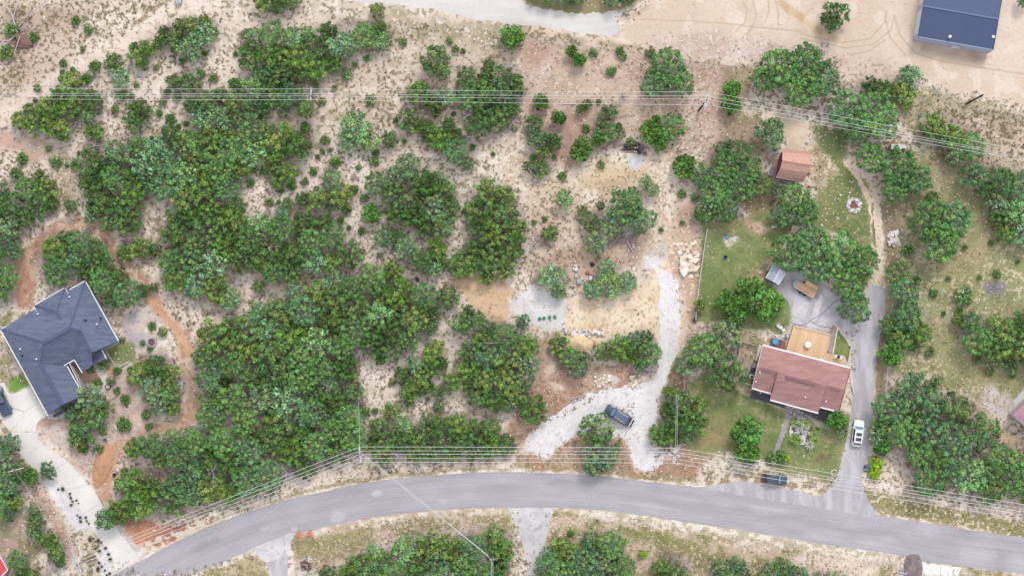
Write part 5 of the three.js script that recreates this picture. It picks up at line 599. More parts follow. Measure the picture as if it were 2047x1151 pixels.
{ // metal building on the sandy yard
  const t = thing('metal_building', 'slate blue standing seam metal building with white end doors on the sandy yard', 'building'), e = 3.1, r = 4.4, A = [1836.5, 73.6, e], B = [1986.7, 99.7, e], rl = [1847, 11.5, r], rr = [1997, 37.7, r], C = [1858, -51, e], D = [2008, -24.5, e];
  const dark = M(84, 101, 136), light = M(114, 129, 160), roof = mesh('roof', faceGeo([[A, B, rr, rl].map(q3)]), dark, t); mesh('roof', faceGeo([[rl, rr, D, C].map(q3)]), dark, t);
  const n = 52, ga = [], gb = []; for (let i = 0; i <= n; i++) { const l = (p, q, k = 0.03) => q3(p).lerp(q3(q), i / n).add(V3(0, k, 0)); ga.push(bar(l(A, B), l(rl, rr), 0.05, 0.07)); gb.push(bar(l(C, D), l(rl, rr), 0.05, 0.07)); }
  tag(mesh('roof_seams', mergeGeometries(ga), M(94, 110, 144), t), null, null, null, 'stuff'); tag(mesh('roof_seams', mergeGeometries(gb), light, t), null, null, null, 'stuff');  // seams of the upper slope paler: sunlight on that slope painted into their colour
  mesh('ridge_cap', bar(q3([rl[0], rl[1], r + 0.06]), q3([rr[0], rr[1], r + 0.06]), 0.3, 0.08), light, roof);
  for (const [p, q] of [[A, rl], [rl, C], [B, rr], [rr, D]]) mesh('rake_trim', bar(q3(p), q3(q), 0.14, 0.2), M(84, 98, 130), roof);
  mesh('gutter', bar(q3(A), q3(B), 0.18, 0.18), M(150, 162, 188), roof);
  const g = (p) => q3(p).setY(0), wa = g(A), wb = g(B), wc = g(C), wd = g(D), wm = M(192, 200, 218), wh = M(232, 236, 244);
  const wall = (p, q, h, m) => mesh('wall', bar(p.clone().setY(h / 2), q.clone().setY(h / 2), 0.12, h), m, t);
  const w1 = wall(wa, wb, e - 0.05, wm); wall(wb, wd, e - 0.05, wm); wall(wc, wd, e - 0.05, wm);
  const w2 = wall(wa, wc, e - 0.05, wm); mesh('gable', faceGeo([[A, rl, C].map(q3)]), wm, t); mesh('gable', faceGeo([[B, rr, D].map(q3)]), wm, t);
  for (const [s, f] of [[0.07, 0.46], [0.56, 0.92]]) { const p = wa.clone().lerp(wc, s), q = wa.clone().lerp(wc, f); mesh('roller_door', bar(p.setY(1.35).add(V3(-0.09, 0, 0)), q.setY(1.35).add(V3(-0.09, 0, 0)), 0.08, 2.7), wh, w2); }
  const dp = wa.clone().lerp(wb, 0.5), dq = wa.clone().lerp(wb, 0.57); mesh('door', bar(dp.setY(1.05).add(V3(0, 0, 0.09)), dq.setY(1.05).add(V3(0, 0, 0.09)), 0.06, 2.1), trimM, w1); mesh('door_canopy', bar(dp.clone().setY(2.3).add(V3(0, 0, 0.3)), dq.clone().setY(2.3).add(V3(0, 0, 0.3)), 0.6, 0.08), wm, w1);
  for (const [x, y, h] of [[1900, 73, 3.7], [1986.5, 73.5, 3.6]]) mesh('roof_vent', cyl(...at(x, y, h).toArray(), 0.26, 0.3, 0.5, 12), trimM, roof);
}
{ // open metal shed by the parking slab
  const t = thing('metal_shed', 'small grey sheet metal shed beside the parking slab', 'shed'), h = 2.3, r = 2.9, a = [1547, 529, h], b = [1571, 546, h], c = [1556.7, 569.4, h], d = [1531.5, 555.7, h], ra = [1560.5, 538.5, r], rb = [1546.5, 563.5, r];
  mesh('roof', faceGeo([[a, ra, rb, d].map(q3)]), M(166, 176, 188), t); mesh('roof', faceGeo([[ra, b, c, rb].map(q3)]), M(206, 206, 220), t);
  mesh('ridge_cap', bar(q3([1560.5, 538.5, r + 0.04]), q3([1546.5, 563.5, r + 0.04]), 0.16, 0.06), M(226, 228, 236), t); for (const [p, q] of [[a, d], [b, c]]) mesh('eave_trim', bar(q3(p), q3(q), 0.14, 0.12), M(226, 228, 236), t);
  walls([a, b, c, d], M(120, 112, 124), t, 0.3, 2.2);
}
{ const t = thing('lean_to', 'low pinkish board lean-to at the upper left of the metal shed', 'lean-to'); for (let i = 0; i < 4; i++) { const o = i * 2.2; mesh('board', faceGeo([[[1532 + o, 540 - o * 0.1, 1.1], [1534 + o, 540.4 - o * 0.1, 1.1], [1542.5 + o * 0.5, 523 + o * 0.4, 1.25], [1541 + o * 0.5, 522 + o * 0.4, 1.25]].map(q3)]), [M(206, 180, 176), M(190, 164, 162)][i % 2], t); } for (const [x, y] of [[1533, 539], [1540, 539]]) { const p = at(x, y, 0); mesh('post', box(p.x, 0.55, p.z, 0.08, 1.1, 0.08), M(150, 130, 124), t); } }
{ const t = thing('small_shed', 'pale flat roofed little shed half hidden above the lane oaks', 'shed'), c = [[1783, 288, 2.2], [1811, 289, 2.2], [1812, 299, 2.2], [1782, 298, 2.2]]; mesh('roof', slab(c.map(q3), 2.25, 0.1), M(222, 216, 212), t); walls(c, M(180, 170, 160), t, 0.15, 2.15); }
{ const t = thing('red_metal_roof_house', 'corner of a bright red metal roof at the lower left edge', 'house'); const c = [[-60, 1090, 3.4], [-1, 1112, 3], [14.5, 1139, 2.9], [-4, 1156, 2.9], [-60, 1180, 3.4]]; mesh('roof', faceGeo([c.map(q3)]), M(206, 84, 92), t); fas([c[1], c[2], c[3]], trimM, t, 0.14); for (let i = 0; i < 5; i++) mesh('seam', bar(q3([-52 + 11 * i, 1122 + 4 * i, 3.42 - 0.08 * i]), q3([-44 + 11 * i, 1166 - 4 * i, 3.4 - 0.08 * i]), 0.06, 0.07), M(190, 74, 82), t); walls(c, stuccoM, t, 0.6, 2.7); }
{ const t = thing('mauve_roof_house', 'edge of a house with a mauve shingle roof at the right border', 'house'), c = [[2090, 765, 3], [2023, 830, 3], [2090, 884, 3], [2150, 820, 3]]; mesh('roof', faceGeo([[c[0], c[1], [2110, 826, 4.4]].map(q3), [c[1], c[2], [2110, 826, 4.4]].map(q3), [c[2], c[3], [2110, 826, 4.4]].map(q3), [c[3], c[0], [2110, 826, 4.4]].map(q3)]), TM([186, 150, 162], [172, 136, 148], 2.2, { scale: 12, seed: 49 }), t); fas([c[0], c[1], c[2]], M(150, 130, 140), t); walls(c, stuccoM, t, 0.5, 2.8); }
sheet('concrete_pad', 'grey concrete pad beside the mauve roofed house', 'concrete slab', [2048, 778, 2026, 802, 2030, 815, 2048, 800, 2075, 790], 0.012, greyConcM, { amp: 0.06, smooth: false });

// ------------------------------------------------------------------ vehicles
function loft(st, ring) {                          // skin through rings of points, ends closed
  const rs = st.map(ring), n = rs[0].length, p = [], idx = []; rs.forEach((r) => r.forEach((v) => p.push(v.x, v.y, v.z)));
  for (let i = 0; i + 1 < rs.length; i++) for (let k = 0; k < n; k++) { const a = i * n + k, b = i * n + (k + 1) % n; idx.push(a, a + n, b, b, a + n, b + n); }
  for (const [o, f] of [[0, 1], [(rs.length - 1) * n, 0]]) for (let k = 1; k + 1 < n; k++) f ? idx.push(o, o + k, o + k + 1) : idx.push(o, o + k + 1, o + k);
  const g = new THREE.BufferGeometry(); g.setAttribute('position', new THREE.Float32BufferAttribute(p, 3)); g.setIndex(idx); return toCreasedNormals(g, 0.7);
}
const paint = (r, g, b) => { const m = new THREE.MeshPhysicalMaterial({ roughness: 0.35, clearcoat: 0.8, clearcoatRoughness: 0.1, side: THREE.DoubleSide }); m.color.setRGB(base(r, 0.8), base(g, 0.8), base(b, 0.8)); return m; };
const screenM = new THREE.MeshPhysicalMaterial({ color: new THREE.Color().setRGB(base(104), base(168), base(196)), roughness: 0.12, clearcoat: 1, side: THREE.DoubleSide });  // windscreens: pale blue of the mirrored sky painted into the glass colour
const glassM = new THREE.MeshPhysicalMaterial({ color: 0x10202a, roughness: 0.05, clearcoat: 1, side: THREE.DoubleSide }), tyreM = M(56, 56, 60), rimM = M(190, 192, 198, { metalness: 0.6, roughness: 0.4 }), chromeM = M(226, 228, 234, { metalness: 0.5, roughness: 0.3 });
function car(name, label, category, pos, turn, { L = 4.7, Wd = 1.88, body, roofM = body, pickup, roofGlass, rails, rack, bed }) {
  const t = thing(name, label, category, pos, turn), w = Wd / 2, h = 0.95, hl = L / 2;
  const sect = [[-hl, 0.8, 0.45, 0.86], [-hl + 0.12, 0.93, 0.34, h], [-hl + 0.7, 1, 0.3, h + 0.03], [0, 1, 0.3, h], [hl * 0.5, 1, 0.3, h - 0.02], [hl - 0.5, 0.97, 0.3, 0.88], [hl - 0.16, 0.88, 0.32, 0.8], [hl, 0.66, 0.4, 0.68]];
  mesh('body', loft(sect, ([x, k, lo, hi]) => { const q = w * k; return [[-q * 0.94, lo], [-q, lo + 0.14], [-q, hi - 0.16], [-q * 0.96, hi - 0.05], [-q * 0.84, hi], [0, hi + 0.035], [q * 0.84, hi], [q * 0.96, hi - 0.05], [q, hi - 0.16], [q, lo + 0.14], [q * 0.94, lo]].map(([z, y]) => V3(x, y, z)); }), body, t);
  const x0 = hl - 1.15, x1 = hl - 1.85, x2 = pickup ? -0.55 : -hl + 0.62, x3 = pickup ? -0.75 : -hl + 0.22, hr = pickup ? 1.78 : 1.68, wb = w * 0.92, wt = w * 0.72;
  mesh('cabin', loft([[x0, wb * 0.9, h - 0.04], [x1 + 0.06, wt * 0.97, hr - 0.07], [x1 - 0.14, wt, hr - 0.01], [(x1 + x2) / 2, wt * 1.02, hr + 0.02], [x2 + 0.12, wt, hr - 0.02], [x2, wt * 0.98, hr - 0.07], [x3, wb * 0.94, h - 0.02]], ([x, q, y]) => { const b = y < h + 0.1 ? q : wb; return [[-b, h - 0.06], [-q, y - 0.02], [-q * 0.86, y], [0, y + 0.015], [q * 0.86, y], [q, y - 0.02], [b, h - 0.06]].map(([z, yy]) => V3(x, Math.max(h - 0.06, yy), z)); }), roofM, t);
  const quad = (...q) => faceGeo([q.map((v) => V3(...v))]);
  mesh('windscreen', quad([x0 - 0.08, h + 0.06, -wb * 0.8], [x0 - 0.08, h + 0.06, wb * 0.8], [x1 + 0.14, hr - 0.08, wt * 0.84], [x1 + 0.14, hr - 0.08, -wt * 0.84]).translate(0.05, 0.03, 0), screenM, t);
  mesh('rear_window', quad([x3 + 0.06, h + 0.12, -wb * 0.78], [x3 + 0.06, h + 0.12, wb * 0.78], [x2 - 0.02, hr - 0.12, wt * 0.84], [x2 - 0.02, hr - 0.12, -wt * 0.84]).translate(-0.04, 0.02, 0), glassM, t);
  for (const s of [-1, 1]) {
    const xs = [x0 - 0.42, (x1 + x2) / 2 + 0.05, (x1 + x2) / 2 - 0.05, x2 + 0.08];
    for (const [a, b, ta] of [[xs[0], xs[1], x1 - 0.12], [xs[2], xs[3], xs[2]]]) mesh('side_window', quad([a, h + 0.08, s * (wb - 0.015)], [b, h + 0.08, s * (wb - 0.015)], [b, hr - 0.14, s * (wt + 0.025)], [ta, hr - 0.14, s * (wt + 0.025)]).translate(0, 0, s * 0.015), glassM, t);
    mesh('mirror', new RoundedBoxGeometry(0.16, 0.16, 0.24, 2, 0.05).translate(x0 - 0.35, h + 0.12, s * (w + 0.12)), body, t);
    mesh('headlight', new RoundedBoxGeometry(0.22, 0.12, 0.34, 2, 0.04).translate(hl - 0.2, 0.7, s * w * 0.6), chromeM, t);
    mesh('tail_light', new RoundedBoxGeometry(0.12, 0.26, 0.26, 2, 0.04).translate(-hl + 0.08, 0.84, s * w * 0.74), M(206, 60, 66), t);
    for (const x of [hl - 0.9, -hl + 0.95]) { const wh = mesh('tyre', new THREE.CylinderGeometry(0.36, 0.36, 0.24, 18).rotateX(Math.PI / 2).translate(x, 0.36, s * (w - 0.1)), tyreM, t); mesh('rim', new THREE.CylinderGeometry(0.22, 0.22, 0.03, 12).rotateX(Math.PI / 2).translate(x, 0.36, s * (w + 0.025)), rimM, wh); }
    if (rails) mesh('roof_rail', bar(V3(x1 - 0.15, hr + 0.07, s * wt * 0.88), V3(x2 + 0.3, hr + 0.06, s * wt * 0.88), 0.07, 0.06), chromeM, t);
  }
  mesh('bumper', new RoundedBoxGeometry(0.14, 0.22, Wd * 0.72, 2, 0.05).translate(hl - 0.02, 0.46, 0), M(90, 92, 98), t); mesh('bumper', new RoundedBoxGeometry(0.14, 0.24, Wd * 0.86, 2, 0.05).translate(-hl, 0.5, 0), body, t);
  if (roofGlass) for (const x of [x1 - 0.75, x1 - 1.65]) mesh('sunroof', new RoundedBoxGeometry(0.62, 0.03, 1.02, 2, 0.012).translate(x, hr + 0.03, 0), glassM, t);
  if (rails === 'ribs') for (let i = -3; i <= 3; i++) mesh('roof_rib', box((x1 + x2) / 2, hr + 0.035, i * 0.14, (x1 - x2) * 0.72, 0.025, 0.04), M(84, 96, 118), t);
  if (rack) { mesh('cargo_rack', box(-hl - 0.28, 0.62, 0, 0.5, 0.06, 1.5), chromeM, t); mesh('cargo_bag', new RoundedBoxGeometry(0.36, 0.42, 0.7, 3, 0.1).translate(-hl - 0.34, 0.86, 0.36), blackM, t); mesh('cargo_bag', new RoundedBoxGeometry(0.32, 0.34, 0.5, 3, 0.1).translate(-hl - 0.36, 0.82, -0.4), M(64, 66, 78), t); mesh('strap', box(-hl - 0.1, 1.06, 0, 0.12, 0.05, 1.5), trimM, t); }
  if (pickup) { mesh('bed_cover', new RoundedBoxGeometry(hl - 1.05, 0.05, Wd * 0.84, 2, 0.02).translate((-hl - 0.9) / 2, h + 0.04, 0), bed, t); mesh('tailgate', box(-hl + 0.04, 0.75, 0, 0.06, 0.42, Wd * 0.8), body, t); }
  return t;
}
const heading = (ax, ay, bx, by) => { const a = at(ax, ay), b = at(bx, by); return Math.atan2(-(b.z - a.z), b.x - a.x); };
car('suv', 'dark blue black car with silver roof rails parked on the white gravel drive', 'car', at(1235.5, 829.5), heading(1258, 843, 1219, 819), { L: 5.0, Wd: 2.02, body: paint(58, 68, 92), roofM: paint(84, 98, 128), rails: true, rack: true });
car('suv', 'white car with two dark roof windows on the asphalt drive', 'car', at(1714, 865), heading(1711, 888, 1717, 841), { L: 4.75, Wd: 1.95, body: paint(252, 252, 253), roofGlass: true });
car('pickup', 'dark navy car parked on the stony verge under the road wires', 'car', at(1548, 957), heading(1527, 955, 1569, 960), { L: 4.4, Wd: 1.9, body: paint(52, 62, 84) });
car('pickup', 'dark pickup truck at the left edge of the white forecourt', 'truck', at(4, 801), heading(15, 826, -8, 776), { L: 5.6, Wd: 2.0, body: paint(76, 88, 112), pickup: true, bed: M(70, 84, 110) });
{ // flatbed trailer with a load of boards
  const p = at(1608, 578), a = heading(1593, 568, 1622, 585), t = thing('flatbed_trailer', 'long plank bed trailer parked under the oaks on the grey slab', 'trailer', p, a), L = 4.3;
  for (let i = 0; i < 6; i++) mesh('plank', box(0.25, 0.82, -0.62 + i * 0.25, L - 0.5, 0.05, 0.23), [M(226, 184, 150), M(216, 174, 142), M(232, 194, 160)][i % 3], t);
  mesh('nose', new THREE.CylinderGeometry(0.78, 0.78, 0.16, 20, 1, false, Math.PI, Math.PI).translate(-L / 2 + 0.55, 0.78, 0), M(176, 176, 180), t); mesh('side_rail', box(0.2, 0.76, 0.8, L - 0.6, 0.16, 0.07), M(84, 84, 96), t); mesh('side_rail', box(0.2, 0.76, -0.8, L - 0.6, 0.16, 0.07), M(84, 84, 96), t); mesh('drawbar', box(L / 2 + 0.5, 0.5, 0, 1.1, 0.1, 0.1), M(150, 100, 92), t);
  for (const x of [-0.4, 0.5]) for (const s of [-1, 1]) mesh('tyre', new THREE.CylinderGeometry(0.34, 0.34, 0.2, 16).rotateX(Math.PI / 2).translate(x, 0.34, s * 0.98), tyreM, t);
  const b = thing('board_stack', 'bright stack of planks lying beside the flatbed trailer', 'timber stack', at(1620.5, 571.5), a); for (let j = 0; j < 3; j++) for (let i = 0; i < 4; i++) mesh('plank', box(0.03 * ((i * 7 + j * 3) % 5), 0.62 + j * 0.09, -0.36 + i * 0.24, 2.45, 0.08, 0.22), [M(246, 212, 164), M(240, 202, 154)][(i + j) % 2], b); for (const x of [-0.8, 0.8]) mesh('bearer', box(x, 0.29, 0, 0.14, 0.57, 0.9), M(150, 120, 96), b);
}
// ------------------------------------------------------------------ poles, cross arms, wires
const poleM = M(126, 116, 112), armM = M(214, 210, 212), wireM = M(232, 236, 238, { roughness: 0.5, metalness: 0.2 }), insM = M(206, 212, 222, { roughness: 0.3 });
function pole(label, top, h, arms, { dark, trafo, stub = 0 } = {}) {
  const p = at(top[0], top[1], h), t = thing('utility_pole', label, 'utility pole', V3(p.x, 0, p.z)), loc = (q) => { const v = at(q[0], q[1], h - 0.4); return V3(v.x - p.x, v.y, v.z - p.z); };
  mesh('pole', rod(V3(0, -0.3, 0), V3(0, h, 0), 0.2, 0.13, 10), dark ? blackM : poleM, t); mesh('pole_cap', cyl(0, h + 0.02, 0, 0.12, 0.14, 0.06, 10), poleM, t);
  for (const [a, b, n] of arms) { const A = loc(a), B = loc(b), am = mesh('cross_arm', bar(A, B, h > 10 ? 0.26 : 0.14, 0.16), armM, t); for (let i = 0; i < n; i++) { const q = A.clone().lerp(B, n > 1 ? i / (n - 1) : 0.5); mesh('insulator', cyl(q.x, q.y + 0.2, q.z, 0.07, 0.1, 0.28, 8), insM, am); } }
  for (const [x, z] of trafo ?? []) { mesh('transformer', cyl(x, h - 1.9, z, 0.26, 0.26, 0.9, 14), M(206, 210, 218), t); }
  return t;
}
pole('wooden pole with a double cross arm beside the agave bed at lower left', [152, 1130], 10.5, [[[143.5, 1116.5], [156, 1145], 4], [[149, 1115.5], [161, 1143.5], 4]]);
pole('wooden pole at the bend of the road wires above the left verge', [719.5, 908], 10.5, [[[717.5, 892], [721, 924], 5]]);
pole('wooden pole with transformers beside the gravel drive mouth', [1350, 909], 10.5, [[[1353.5, 895], [1348.5, 926], 5], [[1350, 895], [1346, 926], 3]], { trafo: [[-0.75, 0.1], [0.8, 0.35]] });
pole('wooden pole with a long cross arm in the middle of the upper wires', [621, 191], 10.5, [[[621.5, 176], [620.5, 200], 4]]);
pole('wooden pole with a double cross arm in the cleared red lot', [1414, 199], 10.5, [[[1415, 184.5], [1408.5, 213.5], 4], [[1418.5, 185.5], [1412.5, 214], 4]], { dark: true });
pole('bare leaning looking black pole at the edge of the sandy yard', [1967, 189], 9, [], { dark: true });
pole('slim pole carrying two service wires in the bottom wood', [984, 1118], 8, [[[982, 1117], [987, 1119], 2]]);
pole('slim pole with a short cross arm among the oaks left of the drive', [27, 941], 8, [[[16, 943], [46, 935], 2]]);
function line(label, pts, h, r = 0.036, cat = 'power line', group) { const v = pts.map(([x, y, hh]) => at(x, y, hh ?? h)), out = []; for (let i = 0; i + 1 < v.length; i++) { const l = v[i].distanceTo(v[i + 1]), n = Math.max(2, Math.round(l / 4)); for (let k = 0; k < n; k++) { const q = v[i].clone().lerp(v[i + 1], k / n); q.y -= 4 * (k / n) * (1 - k / n) * Math.min(0.6, l * l * 0.0002); out.push(q); } } out.push(v.at(-1)); tag(mesh('power_line', wire(out, r, out.length * 2), wireM), label, cat, group); }
const nth = ['topmost', 'second', 'middle', 'fourth', 'lowest'];
[[1117, 893, 895.5, 1008.5], [1123, 901, 903.5, 1017], [1129, 908, 909, 1023], [1136, 916, 917.5, 1029.5], [1144, 923.5, 925.5, 1038]].forEach(([a, b, c, d], i) => line(`${nth[i]} of the five wires strung along the bottom road`, [[40 + i * 14, 1205 + i * 6], [146 + i * 3.4, a], [718 + i * 0.7, b], [1352 - i * 0.9, c], [2047, d], [2200, d + (d - c) * 0.22]], 10.3));
[[176, 177.5, 183.5, 205, 286, 1971], [186.5, 187, 191.5, 215, 294, 1950], [190.5, 191.5, 198, 222, 302, 1975], [198, 199, 209.5, 230, 313, 2006]].forEach(([a, b, c, d, e, x], i) => line(`${['topmost', 'second', 'third', 'lowest'][i]} of the four wires crossing the upper half`, [[-120, a - 1], [98, a], [621, b], [1414, c], [1536, d], [x, e], [x + 180, e + 34]], 10.3, 0.028));
line('single wire dropping into the oaks above the bent road pole', [[719, 894], [717.5, 846], [716.5, 805, 7]], 9.8, 0.028);
line('left of two wires dropping into the cedars at the gravel drive mouth', [[1350.5, 896], [1352, 836], [1352, 790, 6]], 9.8, 0.028); line('right of two wires dropping into the cedars at the gravel drive mouth', [[1354, 896], [1354.5, 836], [1356, 790, 6]], 9.8, 0.028);
line('upper of two service wires slanting across the road', [[722, 905], [983.5, 1116.5, 8], [980, 1185, 8]], 9.6); line('lower of two service wires slanting across the road', [[721, 908], [985, 1119, 8], [986, 1185, 8]], 9.3);
line('wire running up from the lower left pole beside the shrubs', [[147, 1117], [136, 1075], [124, 1020, 7]], 9.8); line('second wire running up from the lower left pole beside the shrubs', [[149, 1116], [140, 1078], [131, 1030, 7]], 9.8); line('wire slanting down from the slim pole by the left oaks', [[28, 941, 7.5], [53, 976, 6], [136, 1112, 9.5]], 7, 0.018);
// ------------------------------------------------------------------ fences
function fence(name, label, pts, { gap = 2.4, h = 1.2, wires = 3, postM, wireMt, pr = 0.06, rail }) {
  const t = thing(name, label, 'fence'), v = pts.map(([x, y]) => at(x, y));
  for (let i = 0; i + 1 < v.length; i++) { const l = v[i].distanceTo(v[i + 1]), n = Math.max(1, Math.round(l / gap)); for (let k = 0; k <= n; k++) { if (k === n && i + 2 < v.length) continue; const p = v[i].clone().lerp(v[i + 1], k / n); mesh('post', cyl(p.x, h / 2, p.z, pr, pr * 1.15, h + 0.1, 7), postM, t); } for (let w = 0; w < wires; w++) { const y = h * (0.94 - w * 0.36); mesh(rail ? 'rail' : 'wire', bar(v[i].clone().setY(y), v[i + 1].clone().setY(y), rail ? 0.1 : 0.03, rail ? 0.1 : 0.03), wireMt ?? wireM, t); } }
}
fence('wire_fence', 'pale post and rail fence between the rubble lot and the side lawn', [[1413, 458], [1408, 490], [1400, 545], [1393, 600], [1390, 640]], { postM: armM, wireMt: M(206, 200, 200), rail: true, wires: 2 });
fence('wire_fence', 'pinkish rail fence down from the oak group to the front cedars', [[1371, 730], [1367, 770], [1364, 795], [1357, 840], [1353, 890]], { postM: M(206, 180, 172), wireMt: M(210, 190, 182), rail: true, wires: 2 });
fence('wire_fence', 'wire fence with thin posts below the chalk road', [[1040, 64], [1110, 82], [1200, 98], [1290, 110], [1380, 124], [1472, 136]], { postM: poleM, wireMt: M(150, 138, 124), gap: 3.5 });
fence('wire_fence', 'wire fence in the verge below the bottom road', [[1262, 1098], [1330, 1103], [1420, 1114], [1520, 1126], [1600, 1134]], { postM: M(150, 140, 122), wireMt: M(160, 150, 130), gap: 3 });
fence('wire_fence', 'short pale rail fence at the field side of the asphalt drive', [[1774, 727], [1771, 760], [1769, 792]], { postM: armM, wireMt: M(206, 198, 198), rail: true, wires: 2 });
fence('wire_fence', 'wire fence beside the field above the lane oaks', [[1846, 192], [1838, 235], [1820, 300], [1812, 400], [1806, 470], [1800, 530]], { postM: poleM, wireMt: M(150, 142, 130), gap: 3.5 });
fence('wire_fence', 'fence posts along the lower edge of the sandy yard', [[1866, 190], [1920, 208], [1985, 222], [2047, 236]], { postM: M(150, 140, 130), wireMt: M(150, 142, 130), gap: 3 });
fence('garden_edging', 'low white edging beside the asphalt drive at the house corner', [[1701, 757], [1704, 774], [1708, 787]], { postM: trimM, wireMt: trimM, rail: true, wires: 1, h: 0.4, gap: 1 });
fence('picket_fence', 'low white fence between the deck lawn and the asphalt drive', [[1677, 660], [1690, 676], [1702, 693], [1696, 722]], { postM: trimM, wireMt: M(232, 226, 218), rail: true, wires: 1, h: 0.5, gap: 0.9 });
fence('wooden_fence', 'weathered board fence left of the red roofed house', [[1482, 664], [1478, 690], [1476, 706]], { postM: M(170, 162, 166), wireMt: M(176, 168, 170), rail: true, wires: 3, gap: 1.6, pr: 0.09 });
fence('wooden_fence', 'weathered board fence running from the shed yard to the roof corner', [[1482, 682], [1498, 687], [1512, 691]], { postM: M(190, 176, 168), wireMt: M(196, 180, 172), rail: true, wires: 3, gap: 1.6, pr: 0.09 });
fence('garden_screen', 'thin pale screen beside the porch walk of the grey house', [[212, 697], [222, 716], [232, 733]], { postM: M(196, 186, 180), wireMt: M(200, 190, 182), rail: true, wires: 2, h: 0.8 });
fence('garden_screen', 'pale rail running out from the porch screen into the stone garden', [[233, 734], [246, 729], [256, 724]], { postM: trimM, wireMt: M(232, 224, 214), rail: true, wires: 1, h: 0.5 });
fence('picket_fence', 'short white fence at the lower left corner of the red roofed house', [[1489, 766], [1497, 768], [1505, 771]], { postM: trimM, wireMt: trimM, rail: true, wires: 3, gap: 0.6, h: 1.1 });
for (const [l, q] of [['long dark crack across the grey parking slab', [1584, 646, 1600, 651, 1612, 648, 1624, 638, 1640, 630, 1652, 620, 1668, 604]], ['short crack on the lower right of the parking slab', [1622, 644, 1640, 652, 1664, 656]], ['crack under the oaks on the parking slab', [1668, 604, 1690, 592, 1700, 604]]]) { const a = P(q), out = []; a.forEach((p, i) => out.push(p.clone().add(V3(0, 0, -0.07)))); [...a].reverse().forEach((p) => out.push(p.clone().add(V3(0.03, 0, 0.07)))); tag(mesh('pavement_crack', sheetGeo(out, 0.024), M(128, 124, 132)), l, 'crack', null, 'structure'); }
for (const [l, q] of [['pale worn strip down the middle of the parking slab', [1640, 590, 1646, 592, 1630, 640, 1622, 640]], ['pale worn area left on the parking slab', [1590, 600, 1612, 604, 1612, 630, 1590, 632]]]) tag(mesh('worn_patch', sheetGeo(rough(smoothPts(q), 0.3, 0.4, 5), 0.0175), TM([218, 216, 218], [204, 202, 205], 5, { scale: 7, seed: 91 })), l, 'worn concrete', null, 'structure');
sheet('deck_lawn', 'small triangular lawn between the ramp and the asphalt drive', 'lawn', [1675, 657, 1689, 676, 1701, 693, 1695, 723, 1690, 712, 1667, 706], 0.031, TM([116, 138, 74], [146, 156, 96], 4, { scale: 7, seed: 93, fine: 0.3 }), { amp: 0.12, smooth: false });
// ------------------------------------------------------------------ rocks
const rockGeos = [1, 2, 3, 4, 5, 6].map((s) => { const R = rng(s * 77), pts = []; for (let i = 0; i < 16; i++) { const v = V3(R() * 2 - 1, R() * 2 - 1, R() * 2 - 1); const l = Math.max(Math.abs(v.x), Math.abs(v.y), Math.abs(v.z)); v.multiplyScalar((0.75 + 0.3 * R()) / l * (s < 4 ? 0.5 : 0.5 / Math.cbrt(l))); pts.push(v); } return new ConvexGeometry(pts); });
const stoneMs = [M(242, 230, 210), M(234, 218, 196), M(246, 238, 224), M(222, 206, 188)], greyStoneMs = [M(226, 222, 218), M(204, 200, 198), M(238, 234, 230)];
const RR = rng(99);
function rock(name, label, cat, px, py, size, ms, group, y = 0, flat = 0.7) { const o = mesh(name, rockGeos[Math.floor(RR() * 6)], ms[Math.floor(RR() * ms.length)]), p = at(px, py); o.position.set(p.x, y + size * flat * 0.42, p.z); o.scale.set(size * (0.8 + 0.4 * RR()), size * flat, size * (0.8 + 0.4 * RR())); o.rotation.y = RR() * 6.28; return tag(o, label, cat, group); }
const heaps = {};
function heapStone(key, ...a) { const o = rock(...a); (heaps[key] ??= []).push([a[3], a[4], o]); }
function labelHeaps() {
  for (const [key, l] of Object.entries(heaps)) {
    const xs = l.map((q) => q[0]), ys = l.map((q) => q[1]), x0 = Math.min(...xs), x1 = Math.max(...xs) + 0.01, y0 = Math.min(...ys), y1 = Math.max(...ys) + 0.01, cells = {}, [noun, heap] = key.split('|');
    for (const q of l) (cells[`${['upper', 'middle', 'lower'][Math.floor((q[1] - y0) / (y1 - y0) * 3)]} ${['left', 'centre', 'right'][Math.floor((q[0] - x0) / (x1 - x0) * 3)]}`] ??= []).push(q);
    for (const [c, m] of Object.entries(cells)) m.sort((a, b) => a[0] - b[0]).forEach((q, i) => { q[2].userData.label = `${noun}${m.length > 1 ? (i ? i === m.length - 1 ? ', rightmost' : `, ${ordinals[i]} from left` : ', leftmost') : ''} ${c} of the ${heap}`; });
  }
}
for (const [x, y, s] of [[1388, 505, 1.1], [1386, 520, 1.3], [1379, 512, 1.1], [1374, 503, 1], [1379, 494, 0.9], [1384, 488, 0.8], [1387, 537, 1.3], [1378, 531, 1.4], [1369, 543, 1.5], [1373, 530, 1.1], [1366, 527, 1], [1381, 553, 0.9], [1364, 517, 1], [1370, 512, 0.9], [1392, 511, 0.8], [1377, 541, 1.2], [1362, 536, 1], [1386, 528, 0.9], [1394, 507, 0.5], [1360, 505, 0.7], [1366, 497, 0.8], [1372, 489, 0.7], [1358, 523, 0.7], [1389, 486, 0.7]]) heapStone('pale limestone block|block heap by the lawn fence', 'limestone_block', 'pale limestone block in the heap beside the lawn fence', 'stone block', x, y, s, stoneMs, 'limestone blocks heaped by the lawn fence', 0, 0.6);
